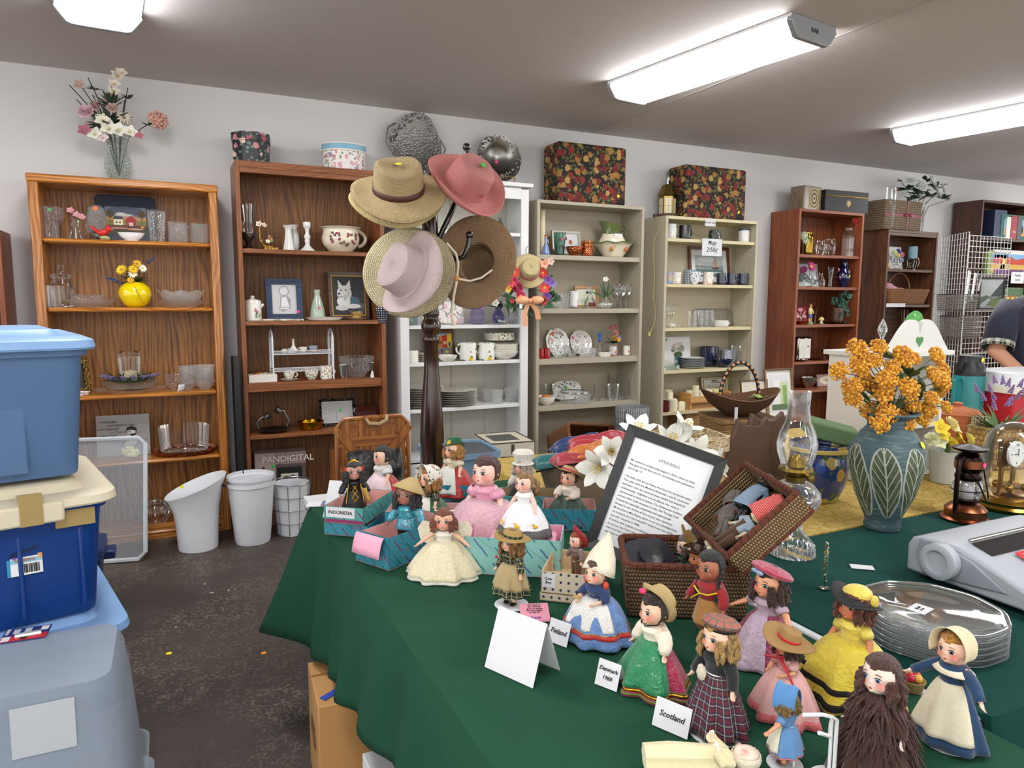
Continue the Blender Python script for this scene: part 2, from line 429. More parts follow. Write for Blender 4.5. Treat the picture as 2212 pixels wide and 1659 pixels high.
# ---------------------------------------------------------------- vessels
PR={
 'tumbler':[(.72,0),(.76,.02),(1,1)],'straight':[(.92,0),(1,.03),(1,1)],'flute':[(.6,0),(.5,.05),(.55,.4),(.8,.8),(1,1)],
 'bowl':[(.38,0),(.42,.06),(.7,.3),(.9,.65),(1,1)],'widebowl':[(.45,0),(.48,.08),(.8,.45),(.95,.85),(1,1)],
 'mug':[(.86,0),(.95,.04),(1,.15),(1,1)],'cup':[(.45,0),(.5,.08),(.8,.35),(.95,.75),(1,1)],
 'goblet':[(.75,0),(.72,.02),(.12,.05),(.09,.12),(.1,.42),(.5,.5),(.92,.68),(1,.82),(.9,1)],
 'plate':[(.55,0),(.6,.15),(.72,.3),(1,1)],'dish':[(.7,0),(.78,.1),(.92,.8),(1,1)],
 'vase':[(.5,0),(.7,.1),(1,.35),(.85,.6),(.45,.82),(.45,.9),(.62,1)],
 'bottle':[(.8,0),(1,.08),(1,.45),(.55,.72),(.38,.85),(.42,1)],'jar':[(.8,0),(1,.06),(1,.8),(.8,.9),(.8,1)],
 'round':[(.4,0),(.7,.1),(.96,.35),(1,.55),(.88,.8),(.6,.97),(.55,1)],
 'budvase':[(.8,0),(1,.06),(.7,.25),(.6,.6),(.7,.9),(1,1)],
 'fishbowl':[(.5,0),(.8,.12),(1,.45),(.9,.75),(.72,.92),(.78,1)],
 'stick':[(1,0),(.98,.05),(.55,.14),(.25,.25),(.38,.34),(.3,.42),(.5,.5),(.22,.62),(.3,.78),(.5,.84),(.5,1)],
 'jigger':[(.9,0),(.75,.2),(.3,.42),(.3,.46),(.85,.85),(1,1)],
 'square':[(.95,0),(1,.03),(1,1)],'canister':[(.9,0),(1,.03),(1,.97),(.97,1)],
 'heart':[(.5,0),(.9,.2),(1,.5),(.8,.85),(.4,1)],
}
def vprof(p,R,H,t=.1,solid=False,floor_t=.04):
    p=PR[p]if isinstance(p,str)else p
    # smooth the outline
    q=[p[0]]
    for a,b in zip(p[:-1],p[1:]):q+=[((a[0]*2+b[0])/3,(a[1]*2+b[1])/3),((a[0]+b[0]*2)/3,(a[1]+b[1]*2)/3),b]
    s=q[:1]+[((q[i-1][0]+2*q[i][0]+q[i+1][0])/4,(q[i-1][1]+2*q[i][1]+q[i+1][1])/4)for i in range(1,len(q)-1)]+q[-1:]
    out=[(0,0)]+[(r*R,z*H)for r,z in s]
    if solid:return out+[(0,H)]
    inn=[(max(1e-4,r*R-t*R),max(z*H,floor_t*H))for r,z in s[::-1]]
    return out+inn+[(0,floor_t*H)]
def vessel(name,label,cat,prof,x,y,z,R,H,m,t=.07,fn=None,n=28,group=None,rz=0,handle=None,hm=None,sx=1,sy=1,sq=False,solid=False,stick=None,parent=None,rot=None):
    if m.name.startswith('glass_')and not solid:PRm=lambda:[q for q in vprof(prof,R,H,t)[:len(vprof(prof,R,H,t))//2]]+[((vprof(prof,R,H,t)[len(vprof(prof,R,H,t))//2-1][0])-t*R*.6,H)]
    else:PRm=lambda:vprof(prof,R,H,t,solid)
    if sq:fn=lambda a,r,zz:(r/max(abs(cos(a)),abs(sin(a)))*.98 if r>0 else r,zz)
    o=MB().lathe(PRm(),n=n,fn=fn,sx=sx,sy=sy,cap=False).bd(name,m,parent,(x,y,z),rot or(0,0,rz))
    if label:tag(o,label,cat,group)
    if handle:
        a,z0,z1,ox=handle[:4];th=handle[4]if len(handle)>4 else.1
        c,s_=cos(a),sin(a);pts=[]
        for i in range(11):
            k=i/10;w=sin(pi*k)**.7
            rr=R*.93+ox*R*w;pts.append((rr*c,rr*s_,H*(z0+(z1-z0)*k)))
        MB().tube(pts,R*th,8).bd('handle',hm or m,o)
    if stick:sticker(o,(sin(stick[1])*R*stick[3]if len(stick)>3 else 0,-R*(stick[3]if len(stick)>3 else 1)*cos(stick[1])-.0008,H*stick[2]),col=stick[0],r=stick[4]if len(stick)>4 else.008)
    return o
def bb(u0,v0,u1,v1,y,z=None,rnd=True):
    """a photo box seen at depth y -> x, z of the foot, half width, height"""
    uc=(u0+u1)/2;p=PY(uc,v1,y);top=PY(uc,v0,y).z
    w=PY(u1,v1,y).x-PY(u0,v1,y).x
    if rnd:w*=cos(atan2(abs(p.x),y))
    zz=p.z if z is None else z
    return p.x,zz,w/2,max(.004,top-zz)
# ---------------------------------------------------------------- flowers and leaves
def leaf_pts(mb,base,d,L,w,up=None,n=4,curl=.2,M=None):
    d=Vector(d).normalized();up=Vector(up or(0,0,1));s=d.cross(up)
    s=s.normalized()if s.length>1e-4 else Vector((1,0,0));nn=s.cross(d).normalized()
    b=len(mb.v)
    for i in range(n+1):
        k=i/n;c=Vector(base)+d*L*k-nn*curl*L*k*k;ww=w*sin(pi*min(.97,max(.06,k**.8)))*.5
        for q in(-1,0,1):mb.v.append(mb._t(M,c+s*ww*q-nn*(0 if q else ww*.35)))
    for i in range(n):
        for q in(0,1):a=b+i*3+q;mb.face((a,a+1,a+4,a+3),[(0,0)]*4)
def bloom(kind,r,cols,parent,loc,d=(0,-1,.3),seed=0,name='flower'):
    rd=random.Random(seed);Q=Vector(d).normalized().to_track_quat('Z','Y').to_matrix().to_4x4();mb=MB()
    ms=[fabric(c,.7,60,.12,.2,20)if isinstance(c,str)else c for c in cols]
    if kind=='daisy':
        for lay in(0,1):
            n=11
            for i in range(n):
                a=2*pi*(i+.5*lay)/n+rd.uniform(-.1,.1);leaf_pts(mb,(0,0,lay*.05*r),(cos(a),sin(a),.15+.25*lay),r*(1-.15*lay),r*.42,n=3,curl=.1,M=Q)
        mb.cur=1;mb.ell((0,0,.06*r),(r*.28,r*.28,r*.16),10,Q)
    elif kind=='rose':
        for lay in range(5):
            n=4+lay;rr=r*(.25+.19*lay)
            for i in range(n):
                a=2*pi*(i+.37*lay)/n+rd.uniform(-.15,.15);tilt=.2+.26*lay
                def f(u,v,a=a,rr=rr,tilt=tilt):
                    aa=a+(u-.5)*2.6/n*2.2;k=v;R_=rr*(.35+.65*sin(k*pi*.5))*(1-.12*abs(u-.5)*2)
                    return(R_*cos(aa),R_*sin(aa),r*(.1+k*(.75-.13*lay)*(1-.3*(2*abs(u-.5))**2)+rd.uniform(-.012,.012)))
                mb.cur=0 if lay%2 else min(1,len(ms)-1);mb.grid(f,4,3,Q)
    elif kind=='ball':
        n=int(60)
        for i in range(n):
            k=1-1.35*(i+.5)/n;a=i*2.39996+rd.uniform(-.2,.2);s_=sqrt(max(0,1-k*k));q=rd.uniform(.82,1.08)*r
            mb.cur=rd.randrange(len(ms));mb.ell((s_*cos(a)*q,s_*sin(a)*q,k*q*.8),r*rd.uniform(.13,.2),5,Q)
        mb.cur=0;mb.ell((0,0,-.05*r),(r*.82,r*.82,r*.6),8,Q)
    elif kind=='lily':
        for i in range(6):
            a=2*pi*i/6;lay=i%2
            def f(u,v,a=a,lay=lay):
                k=v;w=(.16+.34*sin(pi*min(1,k*1.02)**.8))*r*(1 if lay else.8)
                rr=r*(.10+.28*k+.95*max(0,k-.45)**1.5*1.6);zz=r*(-1.25+1.75*k-1.2*max(0,k-.68)**1.5)
                if k>.97:w*=.1
                t=(u-.5)*w*2;bend=(u-.5)**2*.5*r*(.4+k*.1)
                return(cos(a)*(rr+bend*.3)-sin(a)*t,sin(a)*(rr+bend*.3)+cos(a)*t,zz-bend*.25+.02*lay*r)
            mb.grid(f,4,10,Q)
        mb.cur=1
        for i in range(6):
            a=2*pi*i/6+.4;p=(cos(a)*.2*r,sin(a)*.2*r,.25*r)
            mb.tube([(0,0,-.8*r),(p[0]*.4,p[1]*.4,-.2*r),p],.018*r,5,Q);mb.ell(p,(.06*r,.035*r,.03*r),6,Q)
    elif kind=='bell':
        for i in range(5):
            a=2*pi*i/5
            def f(u,v,a=a):
                w=r*.5*sin(pi*(.1+.85*v));rr=r*(.12+.75*v*v+.1*v);t=(u-.5)*2*w
                return(cos(a)*rr-sin(a)*t,sin(a)*rr+cos(a)*t,r*(-.2+.9*v-.35*v*v))
            mb.grid(f,3,5,Q)
        mb.cur=min(1,len(ms)-1);mb.ell((0,0,.05*r),r*.16,8,Q)
    elif kind=='spike':
        for i in range(26):
            k=i/25;a=i*2.4;mb.cur=rd.randrange(len(ms));q=r*.34*(1-.8*k)
            mb.ell((cos(a)*q,sin(a)*q,r*(-.2+1.7*k)),(r*.17*(1.2-k*.6),r*.17*(1.2-k*.6),r*.15),5,Q)
    o=mb.bd(name,ms,parent,loc,autosmooth=False)
    return o
def stems(mb,base,tips,r=.0016,sag=.15,seed=0):
    rd=random.Random(seed)
    for t in tips:
        b=Vector(base);t=Vector(t);m=(b+t)/2+Vector(((t.x-b.x)*-.18+rd.uniform(-.01,.01),(t.y-b.y)*-.18,abs(t.x-b.x)*sag+.01))
        mb.tube([b,(b*.6+m*.4),m,(m*.45+t*.55)+Vector((0,0,.004)),t],r,5)
def foliage(mb,centre,n,L,w,spread=(1,1,.6),seed=0,up=.3):
    rd=random.Random(seed)
    for i in range(n):
        a=rd.uniform(0,2*pi);e=rd.uniform(-.2,1)*1.2;d=Vector((cos(a)*spread[0],sin(a)*spread[1],up+e*spread[2]))
        leaf_pts(mb,Vector(centre)+d*L*.15*rd.random(),d,L*rd.uniform(.6,1.1),w*rd.uniform(.7,1.1),curl=rd.uniform(0,.5))
# ================================================================ the room
WY,CZ=4.93,2.72
def carpet():
    g=G('worn_speckled_floor');o=g.co('Object')
    n1=g.noise(o,1.6,4,.6);n2=g.noise(o,70,2,.7);n3=g.noise(o,16,3,.65)
    base=g.ramp(n1,[(.32,'342e2a'),(.55,'423933'),(.72,'50463d')])
    sp=g.ramp(g.math('ADD',g.math('MULTIPLY',n2,.72),g.math('MULTIPLY',n3,.34)),[(.54,'000000'),(.63,'ffffff')])
    wear=g.ramp(g.noise(o,2.3,3),[(.36,'161616'),(.6,'a8a8a8')])
    f=g.math('MULTIPLY',sp,wear)
    return g.fin(g.mix(f,base,'9c8f7f'),.55,0,g.bump(n2,.4,.004))
def paint(col,name):
    g=G(name);o=g.co('Object')
    return g.fin(g.mix(g.noise(o,.7,3),C(col),tuple(x*.9 for x in C(col)[:3])),.75,0,g.bump(g.noise(o,120,2),.06,.002))
struct(MB().box((2.5,1.0,-.05),(16,9.6,.1)).bd('floor',carpet(),smooth=False))
struct(MB().box((2.5,WY+.05,1.36),(16,.1,2.74)).bd('wall_back',paint('d3d2d1','grey_wall_paint'),smooth=False))
struct(MB().box((2.5,1.0,CZ+.05),(16,9.6,.1)).bd('ceiling',paint('c6bfbc','ceiling_paint'),smooth=False))
mb=MB()
mb.box((3.05,1.0,CZ-.0012),(.012,7.8,.0022))
struct(mb.bd('trim_1',paint('aea6a4','ceiling_joint_paint'),smooth=False))
# ---- ceiling fixtures
diff_m=plain('fdfdff',.4,emit=LAMP_POWER);lampw=plain('e2e4e6',.35);lampg=plain('9a9da0',.4,metal=.3)
LL=['long ceiling fluorescent light cut off by the top left corner','long ceiling fluorescent light above the hat rack and print covered boxes','long ceiling fluorescent light at the far right edge']
first=None
for i,(x,y,a)in enumerate(LAMPS):
    lab=LL[i]if i<3 else None
    if first is None:
        first=T('ceiling_light',lab,'light',(x,y,CZ),rad(a),'ceiling lights')
        pr=[(-.155,0),(-.165,-.03),(-.12,-.088),(-.10,-.094),(.10,-.094),(.12,-.088),(.165,-.03),(.155,0)]
        MB().prism(pr,-.60,.60).bd('diffuser',diff_m,first,smooth=False)
        for s in(-1,1):
            e=MB().prism([(q[0]*1.06,q[1]*1.06)for q in pr],s*.601,s*.632).bd('end_cap',lampg,first,bev=.004)
            if s<0:text('RAB',.03,INK,e,(0,-.6335,-.05),(pi/2,0,0))
        MB().box((0,0,-.008),(.34,1.25,.014)).bd('housing',lampw,first)
    else:
        dup(first,(x,y,CZ),rad(a),lab or 'ceiling fluorescent light outside the picture','light')
# ================================================================ bookcases
def zs(pts,y):return[PY(u,v,y).z for u,v in pts]
def peg(col,depth):
    g=G('drilled_board_'+col);sp=g.n('SeparateXYZ',Vector=g.co('Object'))
    yy=g.math('ABSOLUTE',g.math('SUBTRACT',g.math('ABSOLUTE',sp.outputs[1]),depth/2-.055))
    zz=g.math('ABSOLUTE',g.math('MULTIPLY',g.math('SUBTRACT',g.math('FRACT',g.math('MULTIPLY',sp.outputs[2],26)),.5),.038))
    d=g.math('SQRT',g.math('ADD',g.math('MULTIPLY',yy,yy),g.math('MULTIPLY',zz,zz)))
    return g.fin(g.mix(g.math('LESS_THAN',d,.0036),col,'2a2620'),.6)
def bookcase(name,label,x0,x1,yf,ztop,shelves,m_face,m_back,m_side=None,edge=.024,side_t=.024,depth=.31,lip=0,thick=None,base=.09,cat='bookcase',topover=0,pins=None,rail=0,bev=.0015,endx=None):
    t=T(name,label,cat,((x0+x1)/2,yf,0));cx=0;w=x1-x0;m_side=m_side or m_face
    for s in(-1,1):
        o=MB().box((s*(w/2-side_t/2),depth/2,ztop/2),(side_t,depth,ztop)).bd('side_panel',m_side,t,bev=bev)
        if pins:MB().box((0,0,0),(.001,depth-.02,ztop-.2)).bd('peg_strip',peg(pins,depth),o,(s*(w/2-side_t-.0006),depth/2,ztop/2))
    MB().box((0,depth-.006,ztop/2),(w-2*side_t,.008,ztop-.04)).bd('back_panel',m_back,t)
    MB().box((0,depth/2-topover/2,ztop-edge/2),(w-(0 if topover else 2*side_t)+topover,depth+topover,edge)).bd('top_panel',m_face,t,bev=bev)
    zz=[]
    for i,z in enumerate(shelves):
        th=(thick or{}).get(i,.026)
        MB().box((0,depth/2+.004,z-th/2),(w-2*side_t,depth-.016,th)).bd('shelf',m_face,t,bev=bev+lip)
        zz.append(z)
    MB().box((0,.02+.006,base/2),(w-2*side_t,.018,base-.001)).bd('plinth',m_face,t)
    if rail:MB().box((0,.012,ztop-edge-rail/2),(w-2*side_t,.02,rail)).bd('top_rail',m_face,t,bev=.002)
    return t
oak=wood('7a4210','c98335','Z',1.0,.3,.4);oakx=wood('8a4c14','d08a3a','X',1.0,.28,.4)
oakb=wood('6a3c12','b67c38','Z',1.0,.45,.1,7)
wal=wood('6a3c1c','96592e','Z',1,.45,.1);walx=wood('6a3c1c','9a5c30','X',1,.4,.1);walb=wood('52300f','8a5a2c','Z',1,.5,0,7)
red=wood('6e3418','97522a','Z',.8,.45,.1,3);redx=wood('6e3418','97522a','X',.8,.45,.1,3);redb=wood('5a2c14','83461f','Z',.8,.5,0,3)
drk=wood('3e2415','6a4229','Z',1,.45,.1,6);drkx=wood('3e2415','6a4229','X',1,.45,.1,6)
mah=wood('3c2016','55301f','Z',1,.4,.1,3);mahx=wood('3c2016','55301f','X',1,.4,.1,3)
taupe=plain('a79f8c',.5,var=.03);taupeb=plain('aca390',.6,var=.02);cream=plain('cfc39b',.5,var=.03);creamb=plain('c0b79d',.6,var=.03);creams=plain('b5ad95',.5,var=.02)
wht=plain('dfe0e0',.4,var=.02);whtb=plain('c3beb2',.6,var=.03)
YF=4.6
S1=[PY(u,v,YF).z for u,v in((458,525),(463,664),(470,843),(474,982),(380,1142))]
S2=[PY(u,v,YF).z for u,v in((520,536),(530,694),(538,829),(544,942))]+[.08]
SW=[PY(u,v,YF).z for u,v in((1118,503),(875,704),(876,786),(877,888))]+[.33]
SB=[PY(u,v,YF).z for u,v in((1165,549),(1163,667),(1161,777),(1160,880))]+[.10]
SC2=[PY(u,v,YF).z for u,v in((1437,513),(1434,613),(1430,709),(1427,802),(1423,893))]+[.10]
SD=[PY(u,v,YF).z for u,v in((1724,548),(1720,619),(1715,702),(1710,783),(1759,842))]+[.10]
SE=[PY(u,v,YF).z for u,v in((1914,580),(1909,658))]+[1.02,.7,.38]
SF=[PY(u,v,YF).z for u,v in((2200,517),(2200,595),(2200,668))]+[.9,.5]
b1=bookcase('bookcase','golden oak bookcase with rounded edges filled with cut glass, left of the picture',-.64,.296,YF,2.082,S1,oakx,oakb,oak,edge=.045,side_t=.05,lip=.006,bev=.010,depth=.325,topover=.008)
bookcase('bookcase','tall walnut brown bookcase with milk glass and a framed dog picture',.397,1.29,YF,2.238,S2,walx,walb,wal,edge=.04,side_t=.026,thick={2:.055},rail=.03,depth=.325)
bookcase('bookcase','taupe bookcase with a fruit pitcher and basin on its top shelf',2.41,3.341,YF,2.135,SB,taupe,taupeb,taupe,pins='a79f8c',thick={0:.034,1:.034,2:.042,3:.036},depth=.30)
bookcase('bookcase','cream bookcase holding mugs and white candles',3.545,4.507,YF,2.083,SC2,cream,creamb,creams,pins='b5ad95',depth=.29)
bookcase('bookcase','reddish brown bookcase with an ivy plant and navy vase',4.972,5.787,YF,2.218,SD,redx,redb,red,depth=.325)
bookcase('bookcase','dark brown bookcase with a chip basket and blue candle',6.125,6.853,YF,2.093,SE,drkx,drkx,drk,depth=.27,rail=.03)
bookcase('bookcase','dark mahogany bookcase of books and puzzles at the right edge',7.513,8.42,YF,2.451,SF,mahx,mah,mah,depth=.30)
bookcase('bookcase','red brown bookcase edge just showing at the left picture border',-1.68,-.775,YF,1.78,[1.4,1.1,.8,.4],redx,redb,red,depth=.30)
# white cabinet with framed glass upper part
xw0,xw1,zt=1.391,2.343,2.235
t=T('cabinet','white display cabinet with stacked plates and lemon mugs','cabinet',((xw0+xw1)/2,YF,0));w=xw1-xw0
for s in(-1,1):
    MB().box((s*(w/2-.012),.17,zt/2-.02),(.022,.30,zt-.04)).bd('side_panel',wht,t,bev=.002)
    MB().box((s*(w/2-.03),.012,zt/2-.02),(.06,.022,zt-.04)).bd('stile',wht,t,bev=.002)
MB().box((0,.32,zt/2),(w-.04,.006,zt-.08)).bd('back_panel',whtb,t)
MB().box((-.0,.316,zt/2),(.012,.004,zt-.1)).bd('back_seam',plain('a8a49a',.6),t)
MB().box((0,.15,zt-.014),(w+.04,.36,.028)).bd('top_panel',wht,t,bev=.003)
MB().box((0,.012,zt-.07),(w-.12,.022,.08)).bd('top_rail',wht,t,bev=.002)
for z in SW:MB().box((0,.165,z-.012),(w-.044,.30,.024)).bd('shelf',wht,t,bev=.002)
MB().box((0,.02,.15),(w-.12,.02,.29)).bd('plinth',wht,t)
MB().box((.27,.318,1.1),(.012,.006,1.4)).bd('shelf_rail',plain('b9b9b4',.4,metal=.2),t)
# dark board between the first two bookcases
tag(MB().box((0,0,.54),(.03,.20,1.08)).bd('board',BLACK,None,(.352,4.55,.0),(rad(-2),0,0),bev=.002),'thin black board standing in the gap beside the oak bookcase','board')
# scraps on the floor
for(u,v,c,l)in((365,1412,'f0e81a','round yellow price sticker lying on the dark floor'),(570,1411,'f0982a','small orange scrap lying on the dark floor')):
    p=PZ(u,v,0);tag(MB().lathe([(0,0),(.011,.0005),(.011,.0015),(0,.002)],14).bd('paper_scrap',plain(c,.6),None,(p.x,p.y,.0005)),l,'scrap')
for i,(u,v)in enumerate(((458,1281),(494,1276),(442,1262),(380,1355))):
    p=PZ(u,v,0);tag(MB().box((0,0,.001),(.016-.003*i,.006,.002)).bd('paper_scrap',plain('cfc4a8',.7),None,(p.x,p.y,.0005),(0,0,i)),['square pale paper crumb on the floor nearest the grey smudge','pale chip on the floor in front of the round white bin','thin pale splinter on the floor below the white bins','tan sliver of paper on the floor beside the blue tubs'][i],'scrap')
# ================================================================ things on the shelves
INSIDE={id(S1):(-.59,.246),id(S2):(.423,1.264),id(SW):(1.415,2.32),id(SB):(2.436,3.315),id(SC2):(3.571,4.481),id(SD):(4.998,5.761),id(SE):(6.15,6.828),id(SF):(7.54,8.39)}
def it(box,S,k,dy=.13,rnd=True,yf=YF):
    x,z,r,h=bb(*box,yf+dy,S[k]+.0006,rnd);a,b=INSIDE[id(S)]
    return min(max(x,a+r*1.03),b-r*1.03),z,r,h
def TOP(box,z,dy=.15,rnd=True):return bb(*box,YF+dy,z+.0008,rnd)
gl=glass('f6faf8',1.0,0,60,.03);cut=glass('f4f8f8',1.25,.7,95,.07);cutf=glass('f2f6f6',1.3,.9,170,.09)
gpink=glass('e8cfcf',1.0,.5,110,.08);ggreen=glass('7fb5a2',1.2,0,60,.05);gpurp=glass('7a4ab4',1.0,0,60,.12);glil=glass('a9a5d6',1.0,0,60,.08)
milk=plain('e9e9e6',.25,coat=.5);milkb=plain('e6e6e2',.3,coat=.4,bump=.6,bs=260)
pewter=metal('6e6c68',.35,.35,70);silver=metal('c9c8c4',.2);brassm=metal('b98e3a',.28);copperm=metal('c9764a',.22)
ORG,GRN,YEL,PNK='f2742e','3fc24a','f2e31c','f0408a'
def V(box,S,k,name,label,cat,prof,m,dy=.13,wk=1.0,**kw):
    x,z,r,h=it(box,S,k,dy);return vessel(name,label,cat,prof,x,YF+dy,z,r*wk,h,m,**kw)
# ---------------- oak bookcase, shelf of cut glass
V((76,445,108,514),S1,0,'tumbler','tall cut glass tumbler with green sticker at the oak bookcase left end','glass','straight',cut,stick=(GRN,-.2,.88))
V((110,448,143,514),S1,0,'parfait_glass','pinkish footed parfait glass beside the tall cut tumbler','glass','goblet',gpink)
o=V((146,470,182,515),S1,0,'pitcher','small clear glass pitcher holding a pink flower','pitcher',[(1,0),(.98,.05),(.6,.45),(.5,.75),(.62,1)],gl,handle=(0,.25,.85,.55))
x,z,r,h=it((146,470,182,515),S1,0)
t=T('artificial_flower','pink silk flower standing in the small glass pitcher','flower',(x,YF+.13,z+h*.3))
mb=MB();stems(mb,(0,0,0),[(.0,0,h*.8),(-.02,0,h*.95),(.03,0,h*.75)],.0015);mb.bd('stem',plain('4a6040',.6),t)
for i,q in enumerate(((-.015,-.02,h*.98),(.01,-.01,h*.82),(.035,-.01,h*.72))):bloom('bell',.022,('d99aa2','e8d0cc'),t,q,(q[0]*8,-1,.6),i)
x,z,r,h=it((190,443,233,518),S1,0)
t=T('candle_lamp','diamond cut glass fairy lamp dome with orange sticker','candle holder',(x,YF+.13,z))
MB().lathe([(0,0),(r*.6,0),(r*.45,.012),(r*.35,.02),(r*.75,.035),(r,.05),(r,.052)],24).bd('foot',gl,t)
o=MB().lathe([(r*.9,.05),(r*.97,h*.4),(r,h*.7),(r*.8,h*.92),(r*.3,h),(0,h)],28).bd('dome',glass('eef2f0',1.3,1.2,150,.14),t);sticker(o,(0,-r*.9,h*.88),col=ORG,r=.012)
x,z,r,h=it((206,487,242,520),S1,0,.05)
t=T('bird_figurine','red cardinal bird figurine on a green perch','figurine',(x,YF+.05,z))
mb=MB();mb.ell((0,0,h*.5),(.028,.02,.019),12,rot=Euler((0,-.35,0)));mb.ell((.026,0,h*.75),(.016,.014,.016),12);mb.tube([(.024,0,h*.85),(.02,0,h*1.02),(.012,0,h*1.12)],[.009,.005,.001],6);mb.tube([(-.02,0,h*.5),(-.05,0,h*.8),(-.062,0,h*.98)],[.012,.008,.003],6);mb.ell((.0,-.015,h*.52),(.025,.008,.012),8,rot=Euler((0,-.3,0)))
o=mb.bd('body',plain('c8231c',.4),t);MB().tube([(.036,0,h*.74),(.05,0,h*.72)],[.006,.001],6).bd('beak',plain('e8902a',.5),t)
MB().ell((.005,0,h*.14),(.026,.02,h*.15),8).ell((.02,-.006,h*.1),(.014,.014,h*.1),8).bd('perch',plain('b9c08a',.5,bump=.8,bs=120),t)
# navy tray with barn painting
x,z,r,h=it((209,420,340,519),S1,0,.2,False)
def barn(w,h):
    return[('7b8496',(0,.62,1,1)),('5a6478',(.5,.86,.46,-.16)),('c9c4c0',(.45,.72,.22,-.05)),('d7cfc8',(.38,.76,.12,-.05)),('b98a5e',(0,.5,1,.66)),('7c7a46',(0,.3,1,.53)),('6a4038',(0,.3,1,.36)),('4b4a3a',(0,0,1,.3)),
            ('e8dfb8',(.2,.36,.42,.56)),('39445a',[(.18,.56),(.44,.56),(.4,.66),(.22,.66)]),('a83238',(.5,.34,.74,.55)),('a83238',[(.48,.55),(.62,.7),(.76,.55)]),('d8c8c0',(.57,.34,.67,.46)),('2c3850',(.25,.42,.29,.48)),('2c3850',(.33,.42,.37,.48)),('4a3c30',(.11,.4,.125,.72)),('4a3c30',(.88,.38,.9,.74)),('5a4c40',(.12,.74,.1,-.12)),('5a4c40',(.88,.76,.1,-.12)),('c27a72',(.3,.24,.26,-.03)),('d69a80',(.72,.22,.2,-.03)),('c9a05a',(.9,.3,.05,-.04))]
t=T('decorative_tray','navy tray with a red barn and white farmhouse painted on it, leaning at the back','tray',(x,YF+.215,z+.001),rot=(rad(-8),0,0))
c=r*.12;o=[(-r,c),(-r+c,0),(r-c,0),(r,c),(r,h-c),(r-c*.6,h-c*.6),(r-c,h),(-r+c,h),(-r+c*.6,h-c*.6),(-r,h-c)]
MB().prism(o,-.012,0).bd('board',plain('1c2638',.5,var=.1),t,bev=.002)
pic('painting',r*1.35,h*.6,barn(1,1),t,(.0,-.013,h*.14),bgc='6a7488')
V((256,503,313,521),S1,0,'dish','white ribbed oval dish in front of the barn tray','dish','widebowl',milk,dy=.06,sy=.6,fn=lambda a,r,z:(r*(1+.05*cos(26*a)),z))
V((320,455,361,521),S1,0,'tumbler','clear flared crystal tumbler right of the barn tray','glass','tumbler',cut)
V((364,480,408,523),S1,0,'punch_cup','short cut glass mug with its handle toward a matching mug','mug','mug',cutf,handle=(.2,.15,.85,.5))
V((419,483,458,525),S1,0,'punch_cup','short cut glass mug with green sticker against the right side of the oak bookcase','mug','mug',cutf,handle=(.2,.15,.85,.5),stick=(GRN,-.5,.85))
# glass vase with silk flowers on top of the oak bookcase
x,z,r,h=TOP((226,292,288,378),2.082,.17)
vs=[(.55,0),(.7,.05),(1,.3),(.98,.42),(.72,.7),(.68,.8),(.95,1)]
vessel('vase','large diamond textured glass vase on top of the oak bookcase','vase',vs,x,YF+.17,z,r,h,glass('dfe8e2',1.3,1.0,75,.12))
t=T('artificial_flowers','tall spray of pink and white silk flowers on the oak bookcase','flowers',(x,YF+.17,z+.02))
def fp(u,v,y=YF+.17,b=None):p=PY(u,v,y);return(p.x-x,p.y-YF-.17,p.z-z-.02)
tips=[(150,184),(178,190),(210,222),(190,168),(225,200),(240,175),(247,205),(276,190),(200,205),(165,215),(262,240),(332,262),(215,270),(270,215)]
mb=MB();stems(mb,(0,0,.02),[fp(*q)for q in tips],.0028,.25,3);mb.bd('stem',plain('2f3b2c',.6),t)
mb=MB();foliage(mb,fp(235,275),34,.12,.04,(1,.7,.8),5,.2);foliage(mb,fp(240,235),20,.1,.028,(.9,.6,1),6,.5)
for q in((205,195),(280,215),(322,272)):foliage(mb,fp(*q),6,.05,.02,seed=q[0])
mb.bd('foliage',plain('33452f',.6,var=.2),t)
for i,(u,v,k,rr,cs)in enumerate(((173,184,'bell',.035,('c9a79c','e2cfc0')),(187,243,'rose',.045,('d9a8b4','e6c4cc')),(184,282,'bell',.04,('a8606e','c98a94')),(254,165,'bell',.04,('ece6da','e0c050')),(247,182,'bell',.035,('ece6da','e0c050')),(262,158,'bell',.035,('e8ddd0','e0c050')),(246,197,'bell',.036,('f0ecd8','d8b840')),(240,213,'rose',.04,('c99c94','d9b8ae')),(243,235,'rose',.033,('c9a8a0','dcc4bc')),(222,260,'bell',.045,('f0ecd8','d8d080')),(207,230,'rose',.035,('d0a8a4','dcc0b8')),(235,278,'bell',.05,('f2efe0','d8d080')),(205,290,'bell',.042,('f0ecdc','c8c890')),(255,282,'bell',.05,('efeee0','d8d080')),(268,255,'daisy',.04,('ddd0c0','8a6a50')),(281,285,'bell',.04,('f0ecdc','c8c890')),(299,293,'bell',.028,('b86a74','c98a94')),(341,260,'ball',.05,('cf9a88','d9ac9a')),(222,298,'bell',.035,('e8d8d4','d0b0b0')))):
    p=fp(u,v,YF+.17-.05*(v>230));bloom(k,rr,cs,t,p,(p[0]*3,-1.2,.5),i)
